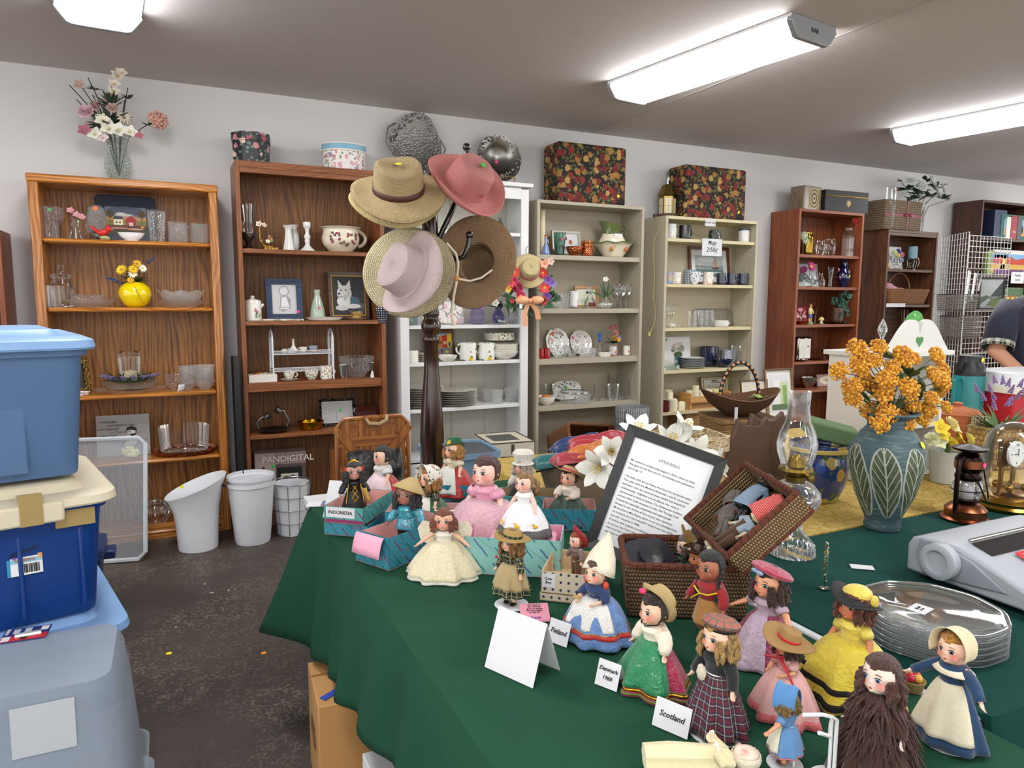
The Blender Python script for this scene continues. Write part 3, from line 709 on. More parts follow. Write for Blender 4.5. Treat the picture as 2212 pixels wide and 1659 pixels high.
# ---------------- oak bookcase second shelf
x,z,r,h=it((86,580,139,657),S1,1,.17)
o=vessel('cookie_jar','large clear glass cookie jar with knobbed lid on the oak bookcase','jar','jar',x,YF+.17,z,r,h*.78,gl)
MB().lathe([(r*.95,0),(r*.98,.012),(r*.5,.02),(r*.15,.03),(r*.3,.055),(r*.2,.068),(0,.07)],24).bd('lid',gl,o,(0,0,h*.78))
V((88,617,118,660),S1,1,'tumbler','small clear glass in front of the cookie jar','glass','straight',gl,dy=.05)
V((137,646,256,660),S1,1,'plate','clear pressed glass plate under a small bowl on the oak bookcase','plate','plate',cut,dy=.15)
x,z,r,h=it((150,633,234,652),S1,1,.15);vessel('bowl','small scalloped glass bowl standing on the clear plate','bowl','dish',x,YF+.15,z+.022,r*.9,.05,cut,fn=lambda a,r_,z_:(r_*(1+.05*cos(8*a)*(z_/.05)),z_))
V((335,648,449,660),S1,1,'plate','clear glass plate with a beaded edge beneath the flared bowl','plate','plate',cut,dy=.15)
x,z,r,h=it((343,628,442,652),S1,1,.15);vessel('bowl','flared glass bowl with wavy rim right of the yellow vase','bowl','cup',x,YF+.15,z+.022,r,.075,cutf,fn=lambda a,r_,z_:(r_*(1+.03*cos(8*a)),z_*(1+.12*cos(8*a)*(z_/.075)**2)))
x,z,r,h=it((256,610,331,660),S1,1,.12);ym=plain('f0d20c',.12,coat=.8)
vessel('vase','round bright yellow ceramic vase','vase',[(.45,0),(.7,.1),(1,.48),(.9,.78),(.6,.96),(.5,1)],x,YF+.12,z,r,h,ym)
t=T('artificial_flowers','yellow and white daisies in the round yellow vase','flowers',(x,YF+.12,z+h*.9))
def rel(u,v,y,o):p=PY(u,v,y);return(p.x-o[0],p.y-o[1],p.z-o[2])
O_=(x,YF+.12,z+h*.9);mb=MB();ps=[(263,583,('e8c81c','b88a10'),.034),(296,570,('e0b020','9a6a10'),.026),(288,582,('e8c81c','b88a10'),.03),(308,580,('f2f0e4','e0c040'),.026),(287,592,('f2f0e4','e0c040'),.027),(282,605,('dba81c','b88a10'),.022)]
stems(mb,(0,0,-.05),[rel(u,v,YF+.1,O_)for u,v,c,r_ in ps],.002);mb.tube([(.0,-.07,-.01),(.015,-.105,-.04),(.035,-.095,-.09),(.06,-.085,-.128)],.0016,5);mb.bd('stem',plain('6a5a3a',.6),t)
mb=MB();foliage(mb,(0,0,.02),30,.075,.022,(1.2,.8,.6),8,.1);mb.bd('foliage',plain('4f6b35',.6,var=.2),t)
for i,(u,v,c,r_)in enumerate(ps):bloom('daisy',r_,c,t,rel(u,v,YF+.07,O_),((u-285)/40,-1,.5),i)
for i,(u,v)in enumerate(((247,604),(258,610),(320,566))):bloom('spike',.03,('3a3f5c','4d5274'),t,rel(u,v,YF+.1,O_),((u-285)/30,-.3,.3 if i<2 else 1),30+i)
# third shelf
x,z,r,h=it((205,832,362,852),S1,2,.16)
vessel('platter','large round glass platter below the lavender wreath','platter','plate',x,YF+.16,z,r,.02,gl)
vessel('cake_plate','thick clear glass cake plate resting on the large platter','plate','dish',x,YF+.16,z+.022,r*.78,.032,cut)
t=T('candle_ring','lavender and greenery candle ring on the glass plates','wreath',(x,YF+.16,z+.056));Rr=r*.62
mb=MB();rd=random.Random(3)
for i in range(120):
    a=rd.uniform(0,2*pi);leaf_pts(mb,(cos(a)*Rr*.7,sin(a)*Rr*.7,.005+.02*rd.random()),(cos(a)+rd.uniform(-.8,.8),sin(a)+rd.uniform(-.8,.8),rd.uniform(.1,.9)),rd.uniform(.04,.09),.012,curl=.2)
mb.tube([(cos(a*pi/12)*Rr*.7,sin(a*pi/12)*Rr*.7,.008)for a in range(24)],.008,6,closed=True);mb.bd('foliage',plain('3f5238',.6,var=.2),t)
for i in range(9):
    a=pi*.95+i*.42-.2;bloom('spike',.032,('7d6f96','6a5c84'),t,(cos(a)*Rr*.95,sin(a)*Rr*.95,.03),(cos(a)*1.2,sin(a),.35),i)
vessel('hurricane_shade','clear glass chimney standing in the lavender candle ring','candle holder',[(.86,0),(.92,.5),(1,.8),(.92,.92),(1.1,1)],x,YF+.16,z+.062,.062,.175,gl)
tag(MB().lathe([(.0,0),(.036,0),(.038,.003),(.038,.052),(.034,.056),(.004,.054),(.002,.066),(0,.066)],24).bd('candle',plain('e6d9b4',.5),None,(x,YF+.16,z+.064)),'short cream candle inside the glass chimney','candle')
x,z,r,h=it((357,808,392,840),S1,2,.17);vessel('bowl','amber tinted pressed glass bowl left of the stacked glass bowls','bowl','bowl',x,YF+.17,z,r*1.1,h,glass('e2c8b4',1.2,.7,110,.06))
for(box,nm,n)in(((385,790,430,840),'left',4),((422,788,468,844),'right',5)):
    x,z,r,h=it(box,S1,2,.15 if nm=='left' else.09)
    for i in range(n):
        lab=('cut glass bowl in the oak bookcase\'s %s stack, '%nm)+('lowest' if i==0 else 'topmost' if i==n-1 else 'between top and bottom')
        vessel('dessert_bowl',lab,'bowl','widebowl',x,YF+(.15 if nm=='left' else.09),z+i*(h-.055)/(n-1),r,.055,cutf,group='stacked cut glass bowls')
x,z,r,h=it((380,828,398,846),S1,2,.03,False)
tag(MB().grid(lambda u,v:((u-.5)*.034+.01*sin(v*2),-.01*cos(u*3),v*.04),4,4).bd('price_tag',PAPER,None,(x,YF+.035,z),thick=.0006),'curled white paper tag on the shelf edge before the glass bowls','tag')
x,z,r,h=it((176,848,199,860),S1,2,.05);vessel('trinket_dish','small white and red trinket dish half hidden by the blue tub','dish','dish',x-.02,YF+.06,z,r*1.5,.02,floral('ece8e2',('c8483a','d88a80'),90,.5))
t=T('picture_frame','ornate gold frame leaning behind the blue tub','picture frame',(PY(183,840,YF+.16).x-.04,YF+.14,S1[2]+.001),rot=(rad(-10),0,rad(25)))
frame_mb(.15,.20,.028,.02).bd('frame',metal('8f7440',.45,.8,90),t);MB().box((0,-.004,.10),(.12,.004,.17)).bd('backing',plain('3a3228',.7),t)
# fourth shelf: bird canvas, plate, tray and casserole
x,z,r,h=it((211,897,327,985),S1,3,.2,False)
t=T('wall_art','grey canvas print of a chickadee with verse lettering','canvas print',(x,YF+.2,z+.001),rot=(rad(-7),0,rad(-3)))
MB().box((0,.01,h/2),(2*r,.02,h)).bd('stretcher',plain('8d8c8a',.8),t)
bird=[('a8a6a4',(0,.6,1,1)),('a09e9b',(0,0,1,.35)),('8a8784',[(.5,.06),(.95,.36),(.96,.40),(.5,.12)]),('c3b8a8',(.62,.36,.13,-.17)),('d8d4cc',(.68,.42,.09,-.15)),('6b6a66',[(.42,.22),(.5,.28),(.56,.36),(.5,.36)]),('efeeea',(.66,.60,.10,-.09)),('24282a',[(.54,.60),(.57,.69),(.67,.72),(.75,.66),(.76,.58),(.66,.62)]),('24282a',[(.6,.52),(.72,.54),(.75,.5),(.66,.47)]),('24282a',(.74,.56,.02,-.02)),('c9c4ba',(.57,.3,.03,-.06))]
o=pic('print',2*r,h,bird,t,(0,-.001,0),bgc='a3a19f')
tx=plain('5c5a58',.8)
for i,s in enumerate(('I will be glad','and rejoice in You.','I will sing praise','to Your name,','O Most High.')):text(s,h*.075,tx,o,(-r*.42+(.05 if i%2 else-.02),-.008,h*(.84-.085*i)),(pi/2,0,0))
x,z,r,h=it((268,978,303,998),S1,3,.07);vessel('plate','small green plate with yellow flowers leaning near the bird print','plate','plate',x-.01,YF+.10,z+.03,r*1.15,.016,floral('e8e0b8',('e2cc3a','d8b82a'),55,.5,'3c5a34',coat=.5),rot=(.5,.3,0))
x,z,r,h=it((331,965,473,990),S1,3,.14);vessel('tray','scalloped copper coloured tray beneath the glass casserole','tray',[(.8,0),(.85,.1),(.95,.6),(1,1)],x,YF+.14,z,r,.03,metal('a06648',.35,.5,60),fn=lambda a,r_,z_:(r_*(1+.035*cos(20*a)*(r_/.14)**2),z_),n=80,t=.02,sy=.8)
x,z,r,h=it((345,924,455,984),S1,3,.14);vessel('casserole','deep clear fluted glass casserole dish on the copper tray','dish',[(.85,0),(.92,.05),(.96,.5),(1,1)],x,YF+.14,z+.012,r,h,gl,fn=lambda a,r_,z_:(r_*(1+.02*abs(cos(6*a))),z_),n=72,stick=(GRN,.2,.05))
x,z,r,h=it((297,1078,376,1136),S1,4,.14);vessel('bowl','large clear glass bowl on the bottom of the oak bookcase','bowl','widebowl',x,YF+.14,z,r,h*.55,gl)
vessel('glass_dome','domed clear glass lid standing over the bottom glass bowl','lid',[(1,0),(.97,.2),(.75,.7),(.3,.95),(.12,1),(.0,1)],x,YF+.14,z+h*.56,r*.9,h*.42,gl,solid=True,t=.03)
# ---------------- walnut bookcase, top
x,z,r,h=TOP((501,292,587,350),2.238,.16)
rose_b=floral('17171a',('d58a92','b94a5c','e6c6b4','d4707e'),22,.42,'5f7468',.5)
t=T('hat_box','octagonal black hat box printed with pink roses','box',(x,YF+.16,z),.2)
MB().lathe([(0,0),(r*.97,0),(r*.97,h*.8)],8).bd('body',rose_b,t,smooth=False);MB().lathe([(r*1.03,h*.72),(r*1.03,h),(0,h)],8).bd('lid',rose_b,t,smooth=False)
x,z,r,h=TOP((696,315,792,364),2.238,.16)
t=T('hat_box','round white floral hat box with a pale blue banded lid','box',(x,YF+.16,z))
MB().lathe([(0,0),(r*.96,0),(r*.97,h*.9)],40,sy=.85).bd('body',floral('e9e4e0',('b8405e','c8607a','7a6a9a','d88aa0'),26,.42,'8a9a7a',.5),t)
MB().lathe([(r*1.01,h*.72),(r*1.01,h),(0,h)],40,sy=.86).bd('lid',plain('7fb0c8',.5),t);MB().lathe([(r*1.015,h*.71),(r*1.02,h*.72),(r*1.02,h*.755),(r*1.015,h*.76)],40,sy=.86).bd('lid_trim',plain('e6dfd0',.5),t)
MB().lathe([(r*1.015,h*.96),(r*1.022,h*.97),(r*1.022,h*1.0),(r*1.0,h*1.005)],40,sy=.86).bd('lid_trim',plain('e6dfd0',.5),t)
# shelf A
x,z,r,h=it((519,441,553,536),S2,0,.14)
t=T('candle_holder','pewter pedestal candle holder with a tall glass shade','candle holder',(x,YF+.14,z))
MB().lathe([(0,0),(r,0),(r,.008),(r*.6,.02),(r*.25,h*.13),(r*.45,h*.2),(r*.85,h*.28),(r*.88,h*.38),(r*.8,h*.38),(0,h*.3)],24).bd('base',pewter,t)
MB().lathe([(r*.7,h*.3),(r*.78,h*.6),(r*.98,h),(r*.94,h),(r*.74,h*.6)],24).bd('shade',gl,t)
x,z,r,h=it((551,478,605,538),S2,0,.1)
t=T('bird_figurine','hummingbird and blossom figurine on a curved golden branch','figurine',(x,YF+.1,z))
MB().box((.02,0,.008),(.08,.045,.016)).tube([(.03,0,.015),(-.02,0,.025),(-.045,0,.07),(-.042,0,h*.8)],[.012,.011,.009,.006],8).bd('branch',metal('b8904a',.45,.5,80),t,bev=.003)
bloom('bell',.022,('e6d6c0','c87a5a'),t,(-.045,-.008,h*.88),(-.3,-1,.4));bloom('bell',.018,('e6d6c0','c87a5a'),t,(-.018,-.01,h*.85),(.3,-1,.5),2);bloom('bell',.016,('e0e0c8','b8c070'),t,(.0,-.02,.05),(0,-1,.5),3)
mb=MB().ell((.022,-.005,.06),(.013,.012,.02),10).ell((.012,-.005,.083),.011,10);mb.bd('bird',plain('8a8a5a',.4,var=.3),t);mb=MB();leaf_pts(mb,(.02,0,.08),(-.7,0,.5),.045,.016);leaf_pts(mb,(.025,0,.07),(1,0,.3),.05,.018);mb.bd('wing',plain('2f5a4a',.4),t);MB().ell((.012,-.013,.072),(.008,.005,.008),8).bd('throat',plain('d8602a',.4),t)
V((612,487,636,540),S2,0,'vase','white milk glass bud vase with a flared skirt','vase',[(1,0),(.95,.06),(.7,.4),(.5,.75),(.55,.88),(1,1)],milkb,fn=lambda a,r,z:(r*(1+.06*cos(14*a)),z),n=56)
V((624,486,648,538),S2,0,'vase','white hobnail milk glass vase behind the skirted vase','vase',[(.7,0),(.95,.2),(1,.55),(.6,.8),(.55,.88),(.85,1)],plain('e4e4e2',.25,coat=.4,bump=1,bs=90),dy=.2)
V((648,480,681,541),S2,0,'candlestick','white milk glass candlestick between the vases and the pot','candlestick','stick',milkb,solid=True)
x,z,r,h=it((691,492,782,543),S2,0,.15)
o=vessel('chamber_pot','cream chamber pot with brown leaf and berry transfer','pot',[(.55,0),(.6,.04),(.92,.3),(1,.55),(.9,.82),(.92,.93),(1.08,.98),(1.1,1)],x,YF+.15,z,r*.92,h,plain('e9dfc6',.15,coat=.6),handle=(0,.25,.9,.4,.09))
mb=MB();mb2=MB();rd=random.Random(5)
for i in range(22):
    a=-pi/2+rd.uniform(-.75,.75);zz=rd.uniform(.25,.75)*h;q=r*.92*(.985 if.3<zz/h<.7 else.93)*1.005
    (mb if i%3 else mb2).ell((cos(a)*q,sin(a)*q,zz),(.012,.003,.008),7,rot=Euler((0,rd.uniform(0,3),a+pi/2)))
mb.bd('leaf_transfer',plain('6a4a3a',.3),o);mb2.bd('berry_transfer',plain('8a2440',.3),o)
# shelf B
x,z,r,h=it((528,638,566,692),S2,1,.1)
o=vessel('teapot','white tulip painted tea canister with knobbed lid','teapot','canister',x,YF+.1,z,r,h*.72,CER,handle=(pi*.95,.15,.8,.5))
MB().lathe([(r*1.02,0),(r*.95,h*.08),(r*.4,h*.14),(r*.12,h*.17),(r*.3,h*.24),(0,h*.28)],24).bd('lid',CER,o,(0,0,h*.72));MB().tube([(r*.9,0,h*.55),(r*1.25,0,h*.66)],[.012,.007],8).bd('spout',CER,o)
mb=MB();mb.ell((.01,-r*1.0,h*.42),(.008,.003,.014),8).ell((.022,-r*.96,h*.34),(.007,.003,.012),8);mb.bd('tulip_transfer',plain('c98a9a',.3),o);mb=MB();leaf_pts(mb,(.012,-r*1.01,h*.1),(.1,-.05,1),.05,.01,(0,1,0));leaf_pts(mb,(.025,-r*.97,h*.1),(.5,0,1),.04,.008,(0,1,0));mb.bd('leaf_transfer',plain('6a8a5a',.4),o)
def girl_emboss(r,h):
    return[('cfcfcf',(0,0,1,1)),('9c9ca0',(.5,.78,.21,-.17)),('e0e0e2',(.5,.78,.17,-.14)),('9c9ca0',[(.3,.2),(.36,.6),(.64,.6),(.76,.5),(.74,.2)]),('e6e6e8',[(.34,.22),(.4,.57),(.6,.57),(.7,.24)]),('9c9ca0',(.5,.2,.26,-.05)),('dcdcde',(.5,.2,.22,-.03)),('a8a8ac',(.45,.12,.12,-.03))]
def framed(box,S,k,dy,label,fcol,fw,shapes,name='picture_frame',bgc='dddddd',mat_w=0,matc='f0efe8',lean=8,rz=0,fm=None,z=None,cat='picture frame',d=.018,group=None,inner=None):
    x,zz,r,h=it(box,S,k,dy,False)if S else bb(*box,YF+dy,z,False)
    t=T(name,label,cat,(x,YF+dy,zz+.001),rot=(rad(-lean),0,rad(rz)))
    frame_mb(2*r,h,fw,d,prof=.003).bd('frame',fm or plain(fcol,.4),t,smooth=False)
    MB().box((0,-.002,h/2),(2*r-fw,.004,h-fw)).bd('backing',plain(matc,.8),t)
    o=pic('picture',2*(r-fw-mat_w),h-2*fw-2*mat_w,shapes,t,(0,-.0046,fw+mat_w),bgc=bgc)
    if inner:frame_mb(2*(r-fw)+.002,h-2*fw+.002,.006,.012).bd('inner_rim',inner,t,(0,0,fw-.001),smooth=False)
    return t,r,h
t,r,h=framed((577,602,655,690),S2,1,.2,'navy blue frame around an embossed silver bonnet girl','2f3f58',.036,girl_emboss(1,1),bgc='c4c4c6',fm=wood('22304a','34466a','X',1,.5,0,5));sticker(t,(r-.03,-.019,.05),col=PNK,r=.01)
V((670,626,703,690),S2,1,'vase','pale celadon green bottle vase with a pink sticker','vase',[(.8,0),(1,.06),(.95,.3),(.6,.65),(.36,.82),(.42,.93),(.42,1)],plain('a9b8a6',.2,coat=.6),dy=.16,stick=(PNK,.1,.4,.95))
V((657,685,746,696),S2,1,'dish','long white oblong dish below the celadon vase','dish','dish',CER,dy=.07,sy=.45)
for i,(box,l,dz)in enumerate((((562,688,632,694),'flat patterned white tile lying on the shelf by the tulip canister',0),((600,690,655,696),'second patterned tile lying in front of the navy frame',0))):
    x,z,r,h=it(box,S2,1,.09 if i==0 else.05,False);tag(MB().box((0,0,.005),(2*r,.06 if i==0 else.035,.009)).bd('tile',floral('e6dfc8',('b06a4a','6a7a4a'),60,.4),None,(x,YF+.10-.065*i,z),bev=.001),l,'tile')
dog=[('3a3c40',(0,0,1,1)),('5a6268',[(.3,.18),(.95,.16),(.98,.3),(.4,.42)]),('4d6b7c',(.62,.36,.22,-.13)),('d8d8d4',(.38,.56,.22,-.2)),('d8d8d4',[(.2,.7),(.2,.9),(.34,.74)]),('d8d8d4',[(.42,.74),(.56,.9),(.58,.68)]),('e2e2de',(.35,.36,.2,-.14)),('cfcfca',(.3,.2,.2,-.07)),('dededa',(.62,.24,.24,-.06)),('1a1a1c',(.22,.55,.035,-.025)),('1a1a1c',(.28,.64,.022,-.018)),('1a1a1c',(.42,.64,.022,-.018)),('8a8a88',(.27,.47,.09,-.012)),('bcbcb8',(.4,.45,.05,-.08)),('bcbcb8',(.5,.55,.03,-.09)),('5d6468',(.2,.78,.01,-.04))]
framed((712,588,798,690),S2,1,.22,'dark wooden frame with a painting of a white terrier','3c281c',.022,dog,bgc='34363a',fm=wood('2a1a12','5a3c28','X',1,.35,.2),inner=brassm)
x,z,r,h=it((748,682,794,692),S2,1,.07);vessel('saucer','small tan footed saucer under a glass votive','saucer','plate',x,YF+.07,z,r,.014,plain('c8ac84',.25,coat=.4))
o=vessel('votive_holder','petal shaped glass votive with yellow candle','candle holder','cup',x,YF+.07,z+.015,r*.6,.045,gl,fn=lambda a,r_,z_:(r_*(1+.14*cos(5*a)*(z_/.045)),z_));MB().lathe([(0,0),(r*.38,.002),(r*.44,.036),(0,.04)],16).bd('candle',plain('d8b458',.5),o)
# shelf C: white wire rack
xa=PY(588,815,YF+.13).x;xb=PY(716,815,YF+.13).x;z0=S2[2]+.001;H=PY(590,712,YF+.13).z-z0
t=T('wire_rack','white wire two tier rack with arched ends','rack',((xa+xb)/2,YF+.13,z0));w=(xb-xa)/2;wm=plain('dfe2e6',.35)
for s in(-1,1):
    for k,(q,hh)in enumerate(((.075,1),(.05,.93),(.025,.86))):
        pts=[(s*w,-q,0 if k==0 else H*.25),(s*w,-q,hh*H-q)]+[(s*w,-q*cos(a*pi/8),hh*H-q+q*sin(a*pi/8))for a in range(1,8)]+[(s*w,q,hh*H-q),(s*w,q,0 if k==0 else H*.25)]
        MB().tube(pts,.005 if k==0 else.002,8).bd('arch',wm,t)
for hz in(.06,H*.52):
    mb=MB();mb.tube([(-w,-.07,hz),(w,-.07,hz),(w,.07,hz),(-w,.07,hz)],.003,6,closed=True);mb.tube([(-w,-.072,hz+.022),(w,-.072,hz+.022)],.0025,6)
    for i in range(26):q=-w+(2*w)*(i+.5)/26;mb.tube([(q,-.07,hz),(q,.07,hz)],.0013,5)
    mb.tube([(-w+2*w*i/40,-.072,hz+(.02 if i%2 else.002))for i in range(41)],.0014,5);mb.tube([(-w+2*w*i/40,-.072,hz+(.002 if i%2 else.02))for i in range(41)],.0014,5)
    mb.bd('wire_shelf',wm,t)
xm=(xa+xb)/2
zz=z0+H*.52+.0045
for(u,hh,rr,nm,lab,pf,m)in((613,.028,.014,'miniature_cup','tiny white cup at the left end of the wire rack upper tier','cup',CER),(626,.03,.018,'miniature_cup','tiny cup with blue flowers left of the bud vase','mug',floral('eceae4',('3a5aa0',),130,.5)),(634,.09,.024,'bud_vase','white long necked bud vase on the wire rack',[(.6,0),(1,.1),(.9,.3),(.3,.55),(.26,.95),(.36,1)],CER),(655,.036,.026,'sauce_boat','small white sauce boat on the wire rack','cup',CER),(677,.042,.03,'miniature_bowl','small blue rimmed bowl with orange sticker on the wire rack','cup',plain('9aa4b4',.2,coat=.4))):
    X=PY(u,760,YF+.13).x;o=vessel(nm,lab,nm.split('_')[-1],pf,X,YF+.13-(.03 if 'cup' in nm else 0),zz,rr,hh,m,handle=((pi,.2,.8,.5)if nm in('miniature_cup','sauce_boat')else None),stick=((ORG,.5,.3)if 'bowl' in nm else None))
x,z,r,h=it((536,808,597,829),S2,2,.09,False)
t=T('box','white shallow box with crayons lying across it','box',(x,YF+.09,z));MB().box((0,0,h/2),(2*r,.11,h)).bd('carton',plain('e6e2d8',.6),t,bev=.002)
for i,c in enumerate(('c8502a','d8b02a','cfc8b8','b8a070')):MB().tube([(-.05+.03*i,-.03+.01*i,h+.004),(-.02+.025*i,.03,h+.005)],.0035,6).bd('crayon',plain(c,.5),t)
fl=floral('ece8e0',('d88a3a','b05a4a','6a7ab0','e0b040'),60,.38,'6a8a5a',.2,coat=.5)
x,z,r,h=it((606,799,644,822),S2,2,.07);vessel('saucer','white saucer beneath the floral teacup','saucer','plate',x,YF+.07,z,r*1.05,.012,CER);vessel('teacup','white floral teacup on the lower wire tier front','cup','cup',x,YF+.07,z+.012,r*.68,.05,fl,handle=(0,.2,.85,.5))
V((658,798,689,825),S2,2,'sugar_bowl','small round floral bowl between teacup and creamer','bowl','cup',fl,dy=.07)
V((692,790,718,825),S2,2,'creamer','floral china creamer jug with rose pattern','pitcher','mug',fl,dy=.07,handle=(0,.2,.85,.6))
V((731,788,755,822),S2,2,'tumbler','brushed steel cup beside the creamer','cup','tumbler',silver,dy=.07,wk=.95)
V((732,770,810,820),S2,2,'bowl','flared clear glass bowl behind the steel cup','bowl','cup',cut,dy=.17)
V((797,783,812,820),S2,2,'jigger','polished steel jigger on the walnut bookcase','jigger','jigger',silver,dy=.07)
# shelf D
x,z,r,h=it((555,922,628,942),S2,3,.1)
vessel('platter','dark pewter platter holding a candle arm','platter','plate',x,YF+.1,z,r,.018,pewter)
for(u,l,dz,ph)in((569,'curved pewter candle arm leaning left on the pewter platter',.0,1),(612,'curved pewter candle arm at the back of the pewter platter',.03,-1)):
    X=PY(u,930,YF+.1).x;t=T('candlestick',l,'candle holder',(X,YF+.1+.03*(dz>0),z+.02));MB().tube([(-.03*ph,0,.005),(-.04*ph,0,.04),(-.01*ph,0,.075+dz),(.012*ph,0,.08+dz)],[.007,.008,.006,.006],8).bd('arm',metal('8a8884',.35),t)
    MB().lathe([(.0,0),(.018,.002),(.022,.03),(.027,.034),(.02,.034),(.0,.006)],18,MTr((.012*ph,0,.07+dz))@MRo(.9*ph,4,'Y')).bd('cup',metal('8a8884',.35),t)
V((642,909,702,932),S2,3,'bowl','shallow golden brass bowl on the walnut bookcase','bowl','dish',metal('c08c1c',.22),dy=.1)
x,z,r,h=it((692,862,768,928),S2,3,.15,False)
t=T('jewelled_frame','silver three opening photo frame with beaded dark border','picture frame',(x,YF+.15,z+.001),rot=(rad(-14),0,rad(-6)))
frame_mb(2*r,h,.016,.014).bd('frame',metal('3a3836',.3,1,50),t,smooth=False);MB().box((0,-.003,h/2),(2*r-.016,.004,h-.016)).bd('mat_board',plain('b4b4b2',.4),t)
for q in((-.005,h*.5,.004,h*.84),(r*.45,h*.52,r*1.0,.004)):MB().box((q[0],-.0055,q[1]),(q[2],.003,q[3])).bd('divider',silver,t)
sticker(t,(.02,-.006,h*.55),col=GRN,r=.011)
x,z,r,h=it((772,868,826,925),S2,3,.14)
t=T('heart_dish','glossy dark red heart shaped glass bowl','bowl',(x,YF+.14,z));hp=[(16*sin(a)**3,13*cos(a)-5*cos(2*a)-2*cos(3*a)-cos(4*a))for a in[2*pi*i/36 for i in range(36)]]
MB().prism([(px*r/16,h*.52+pz*h/30)for px,pz in hp],-.05,.04).bd('bowl',plain('3c0810',.08,coat=1),t,bev=.02)
# bottom: picture frame box
x,z,r,h=it((556,975,664,1095),S2,4,.17,False)
t=T('product_box','pink grey box for a six inch digital photo frame','box',(x,YF+.2,z),rad(-5));MB().box((0,0,h/2),(2*r,.12,h)).bd('carton',plain('a8958f',.55),t,bev=.002)
o=pic('front_print',2*r,h,[('b5a39c',(0,0,.42,1)),('5e4a4c',(.4,.0,1,.78)),('9c8480',(.38,.78,1,1)),('121214',(.42,.08,.92,.72)),('d8d0bc',(.5,.14,.84,.6)),('8a7a70',(.53,.18,.81,.55)),('d8a888',(.61,.38,.065,-.13)),('d8a888',(.73,.39,.065,-.13)),('2c201c',(.61,.5,.07,-.06)),('2c201c',(.73,.51,.07,-.06)),('f0e8e0',(.61,.33,.03,-.012)),('f0e8e0',(.73,.34,.03,-.012))],t,(0,-.0606,0),bgc='a8958f')
for s,u,v,sz in(('6',-.72,.62,.36),('Inch',-.4,.5,.12),('Digital',-.44,.38,.11),('Frame',-.44,.28,.11)):text(s,h*sz,plain('2c2426',.6),o,(u*r,-.009,v*h),(pi/2,0,0))
text('PANDIGITAL',h*.16,plain('e8e0dc',.5),o,(r*.3,-.009,h*.88),(pi/2,0,0));sticker(o,(-r*.3,-.009,h*.76),col=GRN,r=.011)
# ================================================================ white cabinet
x,z,r,h=TOP((835,245,942,398),zt,.18,False)
t=T('serving_tray','dark pewter tray with vine relief rim and side handles leaning on the wall','tray',(x,YF+.24,z+.01),rot=(rad(-6),rad(14),0))
ow=lambda a:1+.05*cos(4*a)+.04*abs(cos(8*a));pm=metal('8a8884',.42,.3,80)
M_=MTr((0,0,h*.55))@MRo(pi/2,4,'X')
MB().lathe([(0,0),(r*.62,0),(r*.68,.006),(r,.022),(r,.018),(r*.7,-.004),(0,-.004)],72,M_,fn=lambda a,q,zz:(q*(ow(a)if q>r*.9 else 1),zz),sy=1.25).bd('body',pm,t)
mb=MB();rd=random.Random(2)
for i in range(90):
    a=rd.uniform(0,2*pi);q=r*rd.uniform(.74,.98);mb.ell((q*cos(a),-.016-(q/r-.7)*.03,h*.55+q*sin(a)*1.25),rd.uniform(.004,.011),6)
mb.bd('relief',metal('a5a39e',.4),t)
for s in(-1,1):MB().tube([(s*r*.9,-.01,h*.55-.09),(s*r*1.18,-.02,h*.55-.05),(s*r*1.2,-.02,h*.55+.05),(s*r*.95,-.01,h*.55+.1)],.006,8).bd('handle',pm,t)
x,z,r,h=TOP((1034,284,1134,382),zt,.17)
t=T('serving_bowl','round pewter bowl with scalloped relief rim propped on a wire stand','bowl',(x-.01,YF+.2,z+h*.5+.01),rot=(rad(80),0,0))
MB().lathe([(0,-.05),(r*.4,-.045),(r*.6,-.02),(r*.68,0),(r,.018),(r,.012),(r*.7,-.008),(r*.6,-.03),(0,-.058)],72,fn=lambda a,q,zz:(q*(1+.04*abs(cos(5*a))if q>r*.9 else 1),zz)).bd('body',metal('95938e',.33),t)
mb=MB()
for i in range(80):
    a=rd.uniform(0,2*pi);q=r*rd.uniform(.72,.97);mb.ell((q*cos(a),q*sin(a),.008+(q/r-.7)*.04),rd.uniform(.004,.010),6)
mb.bd('relief',metal('a5a39e',.4),t);sticker(t,(0,-.012,-.046),(0,0,0),col=PNK,r=.012)
t=T('wire_stand','small gold wire plate stand under the round pewter bowl','stand',(x-.01,YF+.10,z));mb=MB()
for s in(-1,1):mb.tube([(s*.05,.16,0),(s*.06,0,.004),(s*.06,-.04,.03),(s*.055,-.035,.05)],.003,6)
mb.tube([(-.06,0,.004),(.06,0,.004)],.0025,6);mb.tube([(-.055,-.035,.05),(.055,-.035,.05)],.0025,6);mb.bd('wire',brassm,t)
V((1072,470,1089,503),SW,0,'bottle','dark green glass bottle on the high cabinet shelf','bottle','bottle',glass('2f6a3a',1,0,60,.3),stick=(ORG,-.4,.4))
